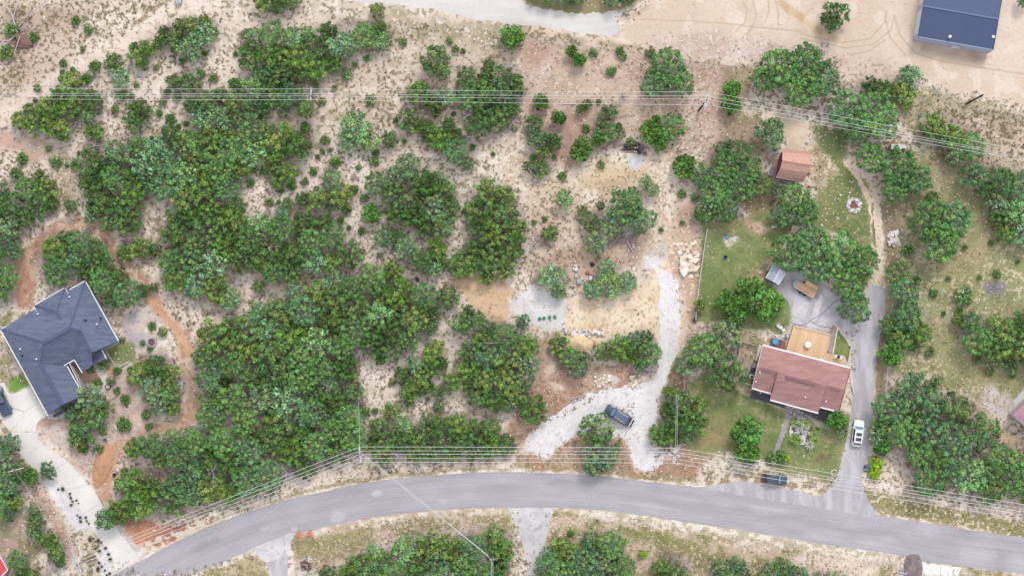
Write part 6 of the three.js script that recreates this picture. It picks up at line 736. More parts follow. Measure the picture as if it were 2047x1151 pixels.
{ const R = rng(5); for (let i = 0; i < 58; i++) { const t = R(), x = 1128 + t * 82 + (R() - 0.5) * 8, y = 655 + Math.sin(t * 3) * 10 + (R() - 0.5) * 22 + t * 8; heapStone('angular grey stone|heap along the pit rim', 'boulder', 'angular grey stone in the heap along the lower rim of the dug pit', 'boulder', x, y, 0.3 + 0.55 * R() ** 2, R() < 0.6 ? greyStoneMs : stoneMs, 'stones heaped along the rim of the dug pit', R() * 0.25); } }
{ const R = rng(15); for (let i = 0; i < 34; i++) { const a = R() * 6.28, q = Math.sqrt(R()), x = 1785 + Math.cos(a) * 10 * q, y = 477 + Math.sin(a) * 17 * q; heapStone('grey field stone|heap beside the lane', 'field_stone', 'grey field stone in the heap right of the stony lane', 'stone', x, y, 0.3 + 0.45 * R(), greyStoneMs, 'field stones heaped right of the lane', R() * 0.4); } }
for (const [x, y, s, l] of [[1792.5, 485, 1.4, 'flat pale slab of stone on the heap right of the lane'], [341, 24, 1.7, 'big pale boulder alone on the top left track'], [1589, 460, 1.4, 'pale boulder below the oaks under the cabin'], [1547, 452, 1.2, 'boulder on the bare patch of the side lawn'], [230, 853, 0.8, 'pale boulder below the grey house'], [1395, 551, 0.6, 'small stone at the lawn fence'], [1643, 450, 0.7, 'pale stone left of the fire ring'], [6, 249, 1.4, 'white boulder at the left edge above the red earth'], [1709, 524, 0.8, 'pale rock showing among the slab oaks'], [1377, 240, 0.6, 'small white rock in the red lot'], [1275, 240, 0.5, 'small white rock below the upper wires']]) rock('boulder', l, 'boulder', x, y, s, stoneMs, null, 0, 0.5);
{ const R = rng(25); for (const [cx, cy, n, sx, sy, l] of [[1205, 760, 22, 20, 13, 'mulch ground above the gravel drive'], [1268, 765, 26, 15, 14, 'gravel drive bend']]) for (let i = 0; i < n; i++) { const a = R() * 6.28, q = Math.sqrt(R()); heapStone(`pale rubble stone|${l === 'gravel drive bend' ? 'rubble at the gravel drive bend' : 'rubble above the gravel drive'}`, 'rubble_stone', `pale rubble stone in the heap at the ${l}`, 'stone', cx + Math.cos(a) * sx * q, cy + Math.sin(a) * sy * q, 0.25 + 0.4 * R(), stoneMs, `rubble stones at the ${l}`, R() * 0.15); } }
labelHeaps();
function ring(name, label, cat, px, py, r, n, size, ms, fillM, group) { const p = at(px, py), t = thing(name, label, cat, V3(p.x, 0, p.z)), R = rng(px); for (let i = 0; i < n; i++) { const a = i / n * 6.283, k = r * (0.93 + 0.14 * R()), o = mesh('stone', rockGeos[i % 6], ms[i % ms.length], t); o.position.set(Math.cos(a) * k, size * 0.25, Math.sin(a) * k); o.scale.set(size * (0.8 + 0.4 * R()), size * 0.6, size * (0.8 + 0.4 * R())); o.rotation.y = a; } mesh('hearth', new THREE.CircleGeometry(r * 0.9, 20).rotateX(-Math.PI / 2).translate(0, 0.03, 0), fillM, t); return t; }
{ const t = ring('fire_ring', 'round stone fire ring on the lawn left of the lane', 'fire ring', 1708, 410, 1.02, 18, 0.5, greyStoneMs, M(132, 90, 84)); const R = rng(8); for (let i = 0; i < 24; i++) { const a = i / 24 * 6.283, o = mesh('stone', rockGeos[i % 6], greyStoneMs[i % 3], t); o.position.set(Math.cos(a) * 1.32, 0.08, Math.sin(a) * 1.32); o.scale.setScalar(0.22 + 0.22 * R()); } }
{ const t = thing('fire_pit', 'round concrete fire pit with brown hearth in the stone garden', 'fire pit', V3(at(303, 684).x, 0, at(303, 684).z)); for (let i = 0; i < 14; i++) { const g = new THREE.CylinderGeometry(0.95, 0.95, 0.42, 3, 1, false, i * 0.4488 + 0.02, 0.41); g.dispose(); const s = new THREE.Shape(); s.absarc(0, 0, 0.95, i * 0.4488 + 0.012, (i + 1) * 0.4488 - 0.012, false); s.absarc(0, 0, 0.62, (i + 1) * 0.4488 - 0.018, i * 0.4488 + 0.018, true); const e = new THREE.ExtrudeGeometry(s, { depth: 0.4, bevelEnabled: false, curveSegments: 4 }).rotateX(-Math.PI / 2); mesh('block', e, M(186 - (i % 3) * 8, 182 - (i % 3) * 8, 186 - (i % 3) * 8), t); } mesh('hearth', new THREE.CircleGeometry(0.61, 20).rotateX(-Math.PI / 2).translate(0, 0.08, 0), M(120, 92, 84), t); }
ring('ring_bed', 'little stone ring round a planting hole below the grey house', 'stone ring', 253, 813, 0.45, 12, 0.22, greyStoneMs, M(140, 128, 112));
{ // round garden bed of the red roofed house
  const c = at(1603, 864), t = thing('garden_bed', 'round raised garden bed with white rim and pale stones on the front lawn', 'garden bed', V3(c.x, 0, c.z)), s = new THREE.Shape(); s.absarc(0, 0, 2.25, 1.9, 4.9, false); s.absarc(0, 0, 1.98, 4.9, 1.9, true);
  mesh('rim', new THREE.ExtrudeGeometry(s, { depth: 0.35, bevelEnabled: false, curveSegments: 24 }).rotateX(-Math.PI / 2), M(222, 216, 218), t); mesh('soil', new THREE.CircleGeometry(1.97, 28).rotateX(-Math.PI / 2).translate(0, 0.05, 0), M(112, 104, 108), t);
  const R = rng(41); for (let i = 0; i < 34; i++) { const a = R() * 6.283, q = 0.5 + 1.4 * R(), o = mesh('stone', rockGeos[i % 6], greyStoneMs[i % 3], t); o.position.set(Math.cos(a) * q, 0.12, Math.sin(a) * q); o.scale.set(0.3 + 0.4 * R(), 0.25, 0.3 + 0.4 * R()); o.rotation.y = R() * 6; }
}
// spiky and leafy plants in it and by the drive
function spikyGeo(seed, n, len, wd, lift) { const R = rng(seed), fs = []; for (let i = 0; i < n; i++) { const a = i * 2.4 + R() * 0.4, l = len * (0.7 + 0.5 * R()), up = lift * (0.3 + 1.1 * (1 - i / n)), c = Math.cos(a), s = Math.sin(a), m = V3(c * l * 0.5, up * 0.7 + 0.1, s * l * 0.5), e = V3(c * l, up * 0.75, s * l), w = wd * 0.5; fs.push([V3(-s * w * 0.6, 0.06, c * w * 0.6), V3(s * w * 0.6, 0.06, -c * w * 0.6), m.clone().add(V3(s * w, 0, -c * w)), m.clone().add(V3(-s * w, 0, c * w))], [m.clone().add(V3(s * w, 0, -c * w)), e, m.clone().add(V3(-s * w, 0, c * w))]); } return faceGeo(fs); }
const fans = [1, 2, 3].map((s) => spikyGeo(s, 26, 0.95, 0.16, 0.9)), agaves = [4, 5, 6].map((s) => spikyGeo(s, 22, 0.55, 0.13, 0.55));
[[1590, 846, 'upper left'], [1600, 840, 'topmost'], [1608, 846, 'upper right'], [1606, 858, 'middle'], [1633, 858, 'rightmost'], [1626, 870, 'lower right'], [1628, 882, 'lowest right'], [1592, 880, 'lower left'], [1618, 888, 'lowest'], [1586, 876, 'far left']].forEach(([x, y, w], i) => { const p = at(x, y), o = mesh('palm_shrub', fans[i % 3], [M(150, 176, 92), M(134, 160, 84), M(166, 188, 110), M(208, 208, 196)][i === 1 || i === 3 || i === 8 ? 3 : i % 3]); o.position.set(p.x, 0.1, p.z); o.scale.setScalar(1.05 + 0.35 * ((i * 7) % 5) / 5); o.rotation.y = i; tag(o, `${i === 1 || i === 3 || i === 8 ? 'silvery' : 'yellow green'} fan leaved plant, ${w} in the round garden bed`, 'plant', 'fan leaved plants of the round garden bed'); });
[[125, 977, 1.1], [116, 978, 0.7], [139, 987, 0.8], [141, 995, 0.8], [144, 1002, 0.6], [152, 1000, 0.7], [142, 1009, 0.9], [156, 1006, 0.5], [154, 1030, 0.6], [160, 1034, 0.9], [161, 1042, 0.9], [171, 1034, 0.8], [173, 1041, 0.6], [177, 1046, 0.6], [180, 1078, 1.2], [196, 1080, 0.9], [202, 1084, 0.6], [191, 1097, 0.8], [195, 1093, 0.6], [199, 1101, 1.1], [211, 1095, 1], [217, 1107, 1], [220, 1118, 1.1], [186, 1076, 0.6], [203, 1132, 0.8], [198, 1125, 0.9], [209, 1140, 0.7], [196, 1137, 1.2], [219, 1146, 0.9], [213, 1150, 0.8]].sort((a, b) => a[1] - b[1]).forEach(([x, y, s], i) => { const p = at(x, y), o = mesh('agave', agaves[Math.round(x) % 3], [M(84, 92, 80), M(96, 104, 92), M(72, 80, 70)][Math.round(y) % 3]); o.position.set(p.x, 0.03, p.z); o.scale.setScalar(s * 0.75); o.rotation.y = x; tag(o, `dark spiky agave, ${i < 16 ? (i ? ordinals[i] + ' from the top' : 'topmost') : i === 29 ? 'lowest' : ordinals[29 - i] + ' from the bottom'}, in the winding drive gravel bed`, 'agave', 'agaves in the gravel bed along the winding drive'); });
// ------------------------------------------------------------------ dead trees, brush, fallen wood
const deadM = M(206, 194, 200), deadDark = M(140, 124, 126);
function deadGeo(seed, R0, h, n, th = 1) { const R = rng(seed), gs = [rod(V3(0, 0, 0), V3(0.1, h * 0.4, 0), 0.16 * th, 0.11 * th, 7)]; for (let i = 0; i < n; i++) { const a = i / n * 6.283 + R() * 0.6, l = R0 * (0.6 + 0.5 * R()); let p = V3(0.05, h * (0.2 + 0.25 * R()), 0), r = 0.075 * th, d = V3(Math.cos(a), 0.45 + 0.4 * R(), Math.sin(a)); for (let k = 0; k < 4; k++) { const q = p.clone().addScaledVector(d, l / 4); gs.push(rod(p, q, r, r * 0.7, 5)); if (k) for (const s of [-1, 1]) { const e = q.clone().add(V3(Math.cos(a + s * (0.5 + R() * 0.5)) * l * 0.3, 0.15 + 0.2 * R(), Math.sin(a + s * (0.5 + R() * 0.5)) * l * 0.3)); gs.push(rod(q, e, r * 0.55, r * 0.25, 4)); gs.push(rod(q.clone().lerp(e, 0.5), e.clone().add(V3((R() - 0.5) * 0.7, 0.1, (R() - 0.5) * 0.7)), r * 0.3, r * 0.15, 3)); } p = q; r *= 0.7; a; d.add(V3((R() - 0.5) * 0.5, -0.12, (R() - 0.5) * 0.5)).normalize(); } } return mergeGeometries(gs); }
[[1958, 872, 3.2, 5.2, 9, 'wide grey leafless tree among the oaks at lower right'], [1000, 690, 3.0, 4.5, 8, 'pale leafless tree in the grove left of the dug pit'], [732, 1122, 2.2, 4, 9, 'grey leafless tree in the bottom wood'], [490, 912, 1.9, 4.2, 7, 'grey leafless tree in the lower part of the vast grove'], [652, 772, 1.6, 4.2, 8, 'small leafless tree in the vast grove'], [600, 835, 1.6, 4, 7, 'small pale leafless tree at the lower right of the vast grove'], [812, 398, 1.8, 4.5, 6, 'bare grey limbs in the central grove'], [420, 942, 1.5, 4.2, 7, 'bare limbs in the vast grove above the road'], [1245, 192, 1.1, 1.4, 11, 'grey leafless bush under the wires in the red lot'], [1990, 573, 1.7, 1.2, 12, 'heap of dead brush on the stony field'], [180, 1112, 0.1, 0.2, 2, ''], [98, 1135, 1.6, 2.4, 10, 'grey leafless bush beside the lower left pole'], [1045, 445, 1.3, 4, 6, 'bare limbs in the long grove beside the sandy lane'], [415, 372, 1.6, 4.5, 7, 'bare pale limbs in the great left grove'], [868, 600, 1.3, 4, 6, 'bare limbs at the right of the vast grove'], [560, 690, 1.4, 4.6, 7, 'bare grey limbs in the middle of the vast grove'], [1430, 1140, 1.3, 3.6, 7, 'bare limbs of a tree at the bottom edge']].forEach(([x, y, r, h, n, l], i) => { if (!l) return; const p = at(x, y, h * 0.8), o = mesh('dead_tree', deadGeo(i + 1, r, h < 2 ? h : h * 1.3 + 0.4, n, h < 2 ? 0.7 : 1.35), i === 8 || i === 9 ? M(150, 146, 154) : deadM); o.position.set(p.x, 0, p.z); tag(o, l, h < 2 ? 'dead bush' : 'dead tree'); });
{ const geos = [71, 72, 73, 74].map((s) => deadGeo(s, 1.6, 5, 8, 1.25)); snags.forEach(([x, y, r, l, gr], i) => { const p = at(x, y, 2), o = mesh('dead_tree', geos[i % 4], i % 3 ? deadM : M(176, 160, 158)); o.position.set(p.x, 0, p.z); o.rotation.y = i * 1.7; o.scale.set(r / 17, 0.9, r / 17); tag(o, l, 'dead tree', gr); }); }
{ // uprooted tree at the top left: a root plate and long bare limbs
  const c = at(36, 68), t = thing('uprooted_tree', 'uprooted bare tree with tangled limbs in the top left corner', 'dead tree', V3(c.x, 0, c.z)), R = rng(61), gs = [], bs = [];
  for (const [ax, ay, bx, by, r] of [[36, 68, 26, 30, 0.2], [26, 30, 10, 8, 0.11], [28, 40, 40, 0, 0.1], [36, 68, -10, 110, 0.2], [20, 84, -8, 82, 0.09], [40, 60, 62, 50, 0.12], [36, 60, 60, 22, 0.12], [52, 36, 96, 2, 0.08], [44, 72, 30, 110, 0.1], [30, 50, 8, 40, 0.09], [60, 50, 70, 64, 0.07]]) { const a = at(ax, ay), b = at(bx, by), l = (p, y) => V3(p.x - c.x, y, p.z - c.z); gs.push(rod(l(a, 0.5 + R() * 0.6), l(b, 0.3 + R()), r, r * 0.5, 6)); for (let k = 0; k < 4; k++) { const q = l(a.clone().lerp(b, 0.4 + 0.5 * R()), 0.7), f = q.clone().add(V3((R() - 0.5) * 3, R() * 0.5, (R() - 0.5) * 3)); bs.push(rod(q, f, r * 0.3, r * 0.1, 4)); } }
  mesh('limbs', mergeGeometries(gs), deadM, t); mesh('twigs', mergeGeometries(bs), M(170, 156, 156), t); const pl = mesh('root_plate', rockGeos[4], M(160, 126, 112), t); const pp = at(50, 82); pl.position.set(pp.x - c.x, 0.4, pp.z - c.z); pl.scale.set(2.6, 1.1, 1.6); const pr = mesh('root_rim', rockGeos[2], M(116, 90, 86), t); pr.position.set(pp.x - c.x - 0.2, 0.3, pp.z - c.z + 0.7); pr.scale.set(3.4, 0.8, 1.4);
}
{ const R = rng(62), t = thing('brush_pile', 'pile of cut bare branches below the great oak', 'brush pile', V3(at(1238, 470).x, 0, at(1238, 470).z)), c = at(1238, 470); for (let i = 0; i < 46; i++) { const u = R(), x = 1215 + u * 66, y = 488 - u * 26 + (R() - 0.5) * 24, a = at(x, y), an = -0.75 + (R() - 0.5) * 1.1, l = 1.2 + 2.4 * R(), dx = Math.cos(an) * l / 2, dz = Math.sin(an) * l / 2, hh = 0.1 + R() * 0.7; mesh('branch', rod(V3(a.x - c.x - dx, hh * 0.6, a.z - c.z - dz), V3(a.x - c.x + dx, hh, a.z - c.z + dz), 0.05 + 0.07 * R(), 0.03, 5), [deadM, M(186, 164, 158), M(150, 128, 122)][i % 3], t); } }
const log = (label, ax, ay, bx, by, r, m, h = r) => { const a = at(ax, ay, h), b = at(bx, by, h), o = mesh('log', rod(a, b, r, r * 0.75, 8), m); tag(o, label, 'log'); };
log('long pale log lying below the brush pile', 1249, 474, 1267, 506, 0.17, M(206, 190, 186)); log('pale fallen trunk left of the great oak', 1206, 424, 1219, 440, 0.16, deadM, 1.2); log('brown fallen branch beside the pale trunk', 1200, 430, 1218, 438, 0.1, M(170, 128, 116), 0.9); log('curved pale limb on the low oaks left of the brush pile', 1192, 456, 1202, 446, 0.11, deadM, 1.6);
log('long cut log at the upper edge of the gravel drive', 1138, 798, 1170, 790, 0.16, M(206, 180, 160)); log('grey plank log below the cut log at the gravel drive', 1145, 805, 1172, 792, 0.11, M(186, 180, 180)); log('pale log in the verge of the bottom wood', 1148, 1090, 1162, 1106, 0.12, M(220, 206, 190)); log('curved pale limb lying below the grey house', 218, 800, 236, 786, 0.13, M(214, 196, 186)); log('dark log at the foot of the long grove', 1010, 822, 1018, 816, 0.1, M(190, 170, 164)); log('yellow measuring pole lying in the red lot', 1411, 138, 1412, 168, 0.05, M(222, 192, 132)); log('pale branch lying under the red lot wires', 1125, 208, 1152, 208, 0.1, M(206, 198, 196));
// ------------------------------------------------------------------ small things
{ const cols = ['leftmost', 'second from the left', 'third from the left', 'rightmost']; [[1079, 637], [1087.5, 636], [1098.5, 634.5], [1109, 633.5]].forEach(([x, y], i) => { const p = at(x, y), t = thing('tank_lid', `green round tank lid on the gravel pad, ${cols[i]} of four`, 'tank lid', V3(p.x, 0, p.z), 0, 'green tank lids on the gravel pad'); mesh('riser', cyl(0, 0.12, 0, 0.27, 0.28, 0.24, 20), M(40, 120, 96), t); mesh('lid', cyl(0, 0.26, 0, 0.3, 0.3, 0.05, 20), M(44, 138, 108), t); mesh('knob', cyl(0, 0.3, 0, 0.06, 0.07, 0.05, 10), M(36, 110, 88), t); }); }
function crate(name, label, cat, px, py, w, d, h, turn, m, lidM) { const p = at(px, py), t = thing(name, label, cat, V3(p.x, 0, p.z), turn); mesh('box', new RoundedBoxGeometry(w, h, d, 2, 0.04).translate(0, h / 2, 0), m, t); mesh('lid', new RoundedBoxGeometry(w * 0.94, 0.06, d * 0.94, 2, 0.025).translate(0, h + 0.03, 0), lidM ?? m, t); mesh('handle', box(0, h + 0.08, 0, 0.26, 0.04, 0.06), M(130, 120, 118), t); return t; }
const whiteBox = M(242, 238, 234);
crate('tool_chest', 'red tool chest among the white boxes above the pit', 'tool chest', 1175, 544, 0.6, 0.55, 0.6, 0.5, M(170, 74, 76), M(226, 112, 108)); crate('cool_box', 'white cool box just below the red tool chest', 'cool box', 1180.5, 556, 0.55, 0.8, 0.5, -0.3, M(110, 116, 132), M(240, 242, 248)); crate('storage_box', 'white box right above the round tank', 'box', 1163.5, 556.5, 0.5, 0.5, 0.5, 0.5, M(120, 110, 112), whiteBox); crate('storage_box', 'white box left of the round tank', 'box', 1152, 552, 0.46, 0.46, 0.45, 0.4, M(120, 114, 116), whiteBox); crate('storage_box', 'lowest of the white boxes in the row above the tank', 'box', 1152, 538.5, 0.6, 0.6, 0.5, 0.4, whiteBox); crate('storage_box', 'narrow white box left of the lowest row box', 'box', 1147, 538, 0.3, 0.55, 0.4, 0.4, whiteBox); crate('storage_box', 'middle white box in the row above the tank', 'box', 1150.5, 531.5, 0.55, 0.4, 0.4, -0.4, whiteBox); crate('storage_box', 'topmost small white box in the row above the tank', 'box', 1150, 524, 0.32, 0.28, 0.3, 0.2, whiteBox);
{ const p = at(1158, 563), t = thing('water_tank', 'round grey water tank beside the white boxes', 'tank', V3(p.x, 0, p.z)); mesh('tank', cyl(0, 0.5, 0, 0.5, 0.5, 1, 24), M(140, 132, 142), t); mesh('top', new THREE.SphereGeometry(0.5, 20, 6, 0, 6.284, 0, 1.5708).scale(1, 0.22, 1).translate(0, 1, 0), M(176, 186, 200), t); mesh('cap', cyl(0, 1.12, 0, 0.12, 0.12, 0.06, 12), M(150, 160, 176), t); }
{ const p = at(1184, 529), t = thing('black_bucket', 'black tub above the red tool chest', 'tub', V3(p.x, 0, p.z)); mesh('tub', new THREE.CylinderGeometry(0.4, 0.3, 0.35, 16, 1, true).translate(0, 0.18, 0), blackM, t); mesh('base', cyl(0, 0.02, 0, 0.3, 0.3, 0.03, 14), blackM, t); }
{ const p = at(1169, 564.5), t = thing('paint_can', 'tiny orange topped can right of the round tank', 'can', V3(p.x, 0, p.z)); mesh('can', cyl(0, 0.15, 0, 0.13, 0.13, 0.3, 12), M(150, 100, 84), t); mesh('lid', cyl(0, 0.31, 0, 0.13, 0.13, 0.03, 12), M(226, 160, 110), t); }
{ const p = at(834.5, 559), t = thing('old_tyre', 'black tyre lying in the caliche beside the vast grove', 'tyre', V3(p.x, 0.13, p.z)); mesh('tread', new THREE.TorusGeometry(0.28, 0.11, 10, 22).rotateX(Math.PI / 2), tyreM, t); }
for (const [x, y, l] of [[599, 1067.5, 'left of two orange road signs at the pale apron'], [619, 1066, 'right of two orange road signs at the pale apron']]) { const p = at(x, y), t = thing('road_sign', l, 'road sign', V3(p.x, 0, p.z), 0.2); const b = mesh('board', new RoundedBoxGeometry(0.85, 0.04, 0.95, 2, 0.018), M(244, 138, 104), t); b.position.y = 0.75; b.rotation.x = 0.5; b.rotation.y = 0.1; mesh('leg', rod(V3(-0.35, 0, 0.45), V3(-0.3, 0.9, -0.2), 0.025), M(170, 110, 96), t); mesh('leg', rod(V3(0.35, 0, 0.45), V3(0.3, 0.9, -0.2), 0.025), M(170, 110, 96), t); mesh('brace', rod(V3(0, 0, -0.6), V3(0, 0.95, -0.28), 0.025), M(170, 110, 96), t); }
{ const p = at(1614.5, 688.5, 0.85), t = thing('patio_table', 'round white table in the middle of the wooden deck', 'table', V3(p.x, 0.85, p.z)); mesh('table_top', cyl(0, 0.72, 0, 0.62, 0.62, 0.05, 28), M(246, 238, 228), t); mesh('rim', new THREE.TorusGeometry(0.6, 0.035, 6, 28).rotateX(Math.PI / 2).translate(0, 0.75, 0), M(226, 212, 198), t); mesh('turntable', cyl(0, 0.77, 0, 0.3, 0.3, 0.04, 20), trimM, t); for (let i = 0; i < 4; i++) mesh('leg', rod(V3(Math.cos(i * 1.571) * 0.5, 0, Math.sin(i * 1.571) * 0.5), V3(Math.cos(i * 1.571) * 0.3, 0.7, Math.sin(i * 1.571) * 0.3), 0.03), trimM, t); }
{ const p = at(1675, 713, 0.85), t = thing('grill', 'barbecue grill with dark hood and white side shelves on the deck', 'grill', V3(p.x, 0.85, p.z), -0.25); mesh('hood', new THREE.CylinderGeometry(0.28, 0.28, 0.5, 16, 1, false, 0, Math.PI).rotateZ(Math.PI / 2).rotateX(-Math.PI / 2).translate(0, 0.85, 0), M(76, 82, 104), t); mesh('firebox', box(0, 0.75, 0, 0.5, 0.2, 0.52), M(60, 62, 72), t); for (const s of [-1, 1]) mesh('side_shelf', box(s * 0.45, 0.83, 0, 0.36, 0.04, 0.5), trimM, t); for (const [x, z] of [[-0.2, -0.2], [0.2, -0.2], [-0.2, 0.2], [0.2, 0.2]]) mesh('leg', box(x, 0.33, z, 0.05, 0.66, 0.05), M(90, 92, 100), t); }
{ const p = at(1642, 718.5, 0.85), t = thing('bench', 'low pale bench against the house wall on the deck', 'bench', V3(p.x, 0.85, p.z), -0.25); mesh('seat', new RoundedBoxGeometry(1.0, 0.07, 0.34, 2, 0.02).translate(0, 0.42, -0.1), M(214, 222, 212), t); for (const x of [-0.4, 0.4]) mesh('leg', box(x, 0.2, -0.1, 0.06, 0.4, 0.3), M(190, 198, 190), t); }
{ const t = thing('side_deck', 'small maroon painted deck in the corner beside the wooden deck', 'deck'), q = [[1542, 675.5], [1572, 682], [1568.5, 698], [1539, 691]].map(([x, y]) => at(x, y, 0.4)); for (let i = 0; i < 14; i++) mesh('board', slab([q[0].clone().lerp(q[1], (i + 0.04) / 14), q[0].clone().lerp(q[1], (i + 0.96) / 14), q[3].clone().lerp(q[2], (i + 0.96) / 14), q[3].clone().lerp(q[2], (i + 0.04) / 14)], 0.4, 0.05), M(146 + (i % 3) * 6, 106, 112), t); mesh('rim_board', bar(q[0], q[1], 0.12, 0.14), M(190, 150, 130), t); mesh('divider', bar(q[0].clone().lerp(q[1], 0.66), q[3].clone().lerp(q[2], 0.66), 0.1, 0.12), blackM, t); }
{ const p = at(1550.5, 682.5, 0.4), t = thing('wading_pool', 'round bright blue water tub on the maroon side deck', 'water tub', V3(p.x, 0.4, p.z)); mesh('tub', new THREE.CylinderGeometry(0.56, 0.5, 0.4, 24, 1, true).translate(0, 0.2, 0), M(60, 150, 196), t); mesh('water', new THREE.CircleGeometry(0.54, 24).rotateX(-Math.PI / 2).translate(0, 0.32, 0), new THREE.MeshPhysicalMaterial({ color: new THREE.Color().setRGB(base(50), base(160), base(214)), roughness: 0.08, clearcoat: 1 }), t); mesh('rim', new THREE.TorusGeometry(0.56, 0.035, 6, 24).rotateX(Math.PI / 2).translate(0, 0.4, 0), M(70, 166, 210), t); }
[[1555.5, 651, 0.55, 'upper'], [1561, 655, 0.5, 'middle'], [1566.5, 659.5, 0.5, 'lower']].forEach(([x, y, s, w], i) => { const p = at(x, y), t = thing('garden_chair', `${w} of three white plastic chairs left of the deck`, 'chair', V3(p.x, 0, p.z), i * 1.1, 'white plastic chairs left of the deck'); mesh('seat', box(0, 0.42, 0, s, 0.05, s), trimM, t); const b = mesh('backrest', box(0, 0.7, -s * 0.52, s, 0.5, 0.05), trimM, t); b.rotation.x = -0.15; for (const a of [-1, 1]) for (const c of [-1, 1]) mesh('leg', box(a * s * 0.42, 0.2, c * s * 0.42, 0.05, 0.4, 0.05), trimM, t); });
log('thin white pipe slanting left of the maroon deck', 1536, 660, 1571, 682, 0.05, trimM, 0.9); log('second white pipe crossing beside the maroon deck', 1545, 668, 1572, 673, 0.05, trimM, 0.8); log('short white pipe by the white chairs', 1550, 645, 1561, 664, 0.035, M(206, 200, 200), 0.5); log('tan post lying left of the maroon deck', 1540, 672, 1537, 682, 0.1, M(222, 196, 160), 0.3);
{ const p = at(1573, 671.5), t = thing('rain_barrel', 'blue barrel between the chairs and the wooden deck', 'barrel', V3(p.x, 0, p.z)); mesh('barrel', new THREE.LatheGeometry([[0, 0], [0.26, 0], [0.31, 0.25], [0.32, 0.45], [0.31, 0.65], [0.27, 0.9], [0, 0.9]].map(([a, b]) => new THREE.Vector2(a, b)), 18), M(80, 104, 170), t); mesh('lid', cyl(0, 0.92, 0, 0.2, 0.2, 0.03, 16), M(226, 230, 240), t); }
{ const p = at(1510.5, 730.5), t = thing('air_conditioner', 'grey air conditioner unit at the left gable of the red roofed house', 'air conditioner', V3(p.x, 0, p.z), -0.25); mesh('case', new RoundedBoxGeometry(0.8, 0.8, 0.8, 2, 0.04).translate(0, 0.42, 0), M(190, 196, 206), t); mesh('fan_guard', new THREE.TorusGeometry(0.28, 0.025, 6, 20).rotateX(Math.PI / 2).translate(0, 0.84, 0), M(120, 126, 136), t); mesh('fan', cyl(0, 0.825, 0, 0.25, 0.25, 0.02, 18), M(150, 156, 170), t); mesh('pad', box(0, 0.01, 0, 1, 0.06, 1), M(190, 186, 184), t); }
{ const p = at(1502, 752.5), t = thing('air_conditioner', 'pale round topped condenser with dark fan left of the red roof', 'air conditioner', V3(p.x, 0, p.z), -0.25); mesh('case', new RoundedBoxGeometry(0.85, 0.75, 0.85, 2, 0.08).translate(0, 0.4, 0), M(206, 212, 224), t); mesh('fan', cyl(0.03, 0.79, 0.05, 0.27, 0.27, 0.03, 20), M(58, 64, 80), t); mesh('fan_guard', new THREE.TorusGeometry(0.29, 0.03, 6, 20).rotateX(Math.PI / 2).translate(0.03, 0.8, 0.05), trimM, t); }
{ const p = at(1497.5, 762), o = mesh('yellow_shrub', agaves[1], M(190, 176, 74)); o.position.set(p.x, 0.05, p.z); tag(o, 'small yellow plant below the pale condenser', 'plant'); }
sheet('service_yard', 'dark gravel strip along the left gable of the red roofed house', 'gravel strip', [1498, 745, 1508, 722, 1514, 724, 1505, 768, 1492, 764], 0.009, TM([84, 86, 96], [104, 104, 112], 3, { scale: 8 }), { amp: 0.1 });
{ const t = thing('side_walkway', 'pale raised walkway along the upper left gable of the red roofed house', 'walkway'); const q = [[1518, 689], [1524, 691], [1515, 722], [1509, 720]].map(([x, y]) => at(x, y, 0.35)); for (let i = 0; i < 8; i++) mesh('board', slab([q[0].clone().lerp(q[3], (i + 0.03) / 8), q[1].clone().lerp(q[2], (i + 0.03) / 8), q[1].clone().lerp(q[2], (i + 0.97) / 8), q[0].clone().lerp(q[3], (i + 0.97) / 8)], 0.35, 0.08), M(222, 216, 206), t); mesh('rail', bar(q[0].clone().setY(1.2), q[3].clone().setY(1.2), 0.09, 0.09), M(236, 226, 206), t); }
{ const p = at(1731, 932), t = thing('wheelie_bin', 'dark blue wheeled bin at the right edge of the asphalt drive', 'bin', V3(p.x, 0, p.z), 0.1); mesh('bin', new THREE.CylinderGeometry(0.42, 0.34, 0.95, 4, 1).rotateY(0.785).translate(0, 0.5, 0), M(58, 76, 122), t); mesh('lid', new RoundedBoxGeometry(0.62, 0.07, 0.72, 2, 0.03).translate(0, 1.0, 0), M(72, 96, 150), t); mesh('handle', box(0, 1.02, 0.38, 0.5, 0.04, 0.04), M(40, 50, 80), t); for (const s of [-1, 1]) mesh('wheel', new THREE.CylinderGeometry(0.11, 0.11, 0.06, 12).rotateZ(Math.PI / 2).translate(s * 0.28, 0.11, 0.3), tyreM, t); }
{ const p = at(1667.5, 954), t = thing('mailbox', 'dark mailbox with a white door at the corner of the drive', 'mailbox', V3(p.x, 0, p.z), 0.6); mesh('post', box(0, 0.5, 0, 0.1, 1, 0.1), poleM, t); mesh('box', new RoundedBoxGeometry(0.5, 0.26, 0.24, 2, 0.06).translate(0, 1.1, 0), M(76, 84, 104), t); mesh('door', box(0.26, 1.1, 0, 0.02, 0.22, 0.2), trimM, t); }
{ const t = thing('stone_edging', 'curl of pale stones round a little bed at the drive corner', 'edging'); const c = at(1668, 945); for (let i = 0; i < 12; i++) { const a = 0.3 + i * 0.42, o = mesh('stone', rockGeos[i % 6], stoneMs[i % 4], t); o.position.set(c.x + Math.cos(a) * 0.55, 0.08, c.z - Math.sin(a) * 0.55); o.scale.setScalar(0.22); } }
{ const p = at(1450.5, 514), t = thing('water_bucket', 'small dark blue bucket on the side lawn', 'bucket', V3(p.x, 0, p.z)); mesh('bucket', new THREE.CylinderGeometry(0.3, 0.24, 0.36, 16, 1, true).translate(0, 0.19, 0), M(60, 78, 130), t); mesh('base', cyl(0, 0.02, 0, 0.24, 0.24, 0.03, 14), M(50, 66, 110), t); }
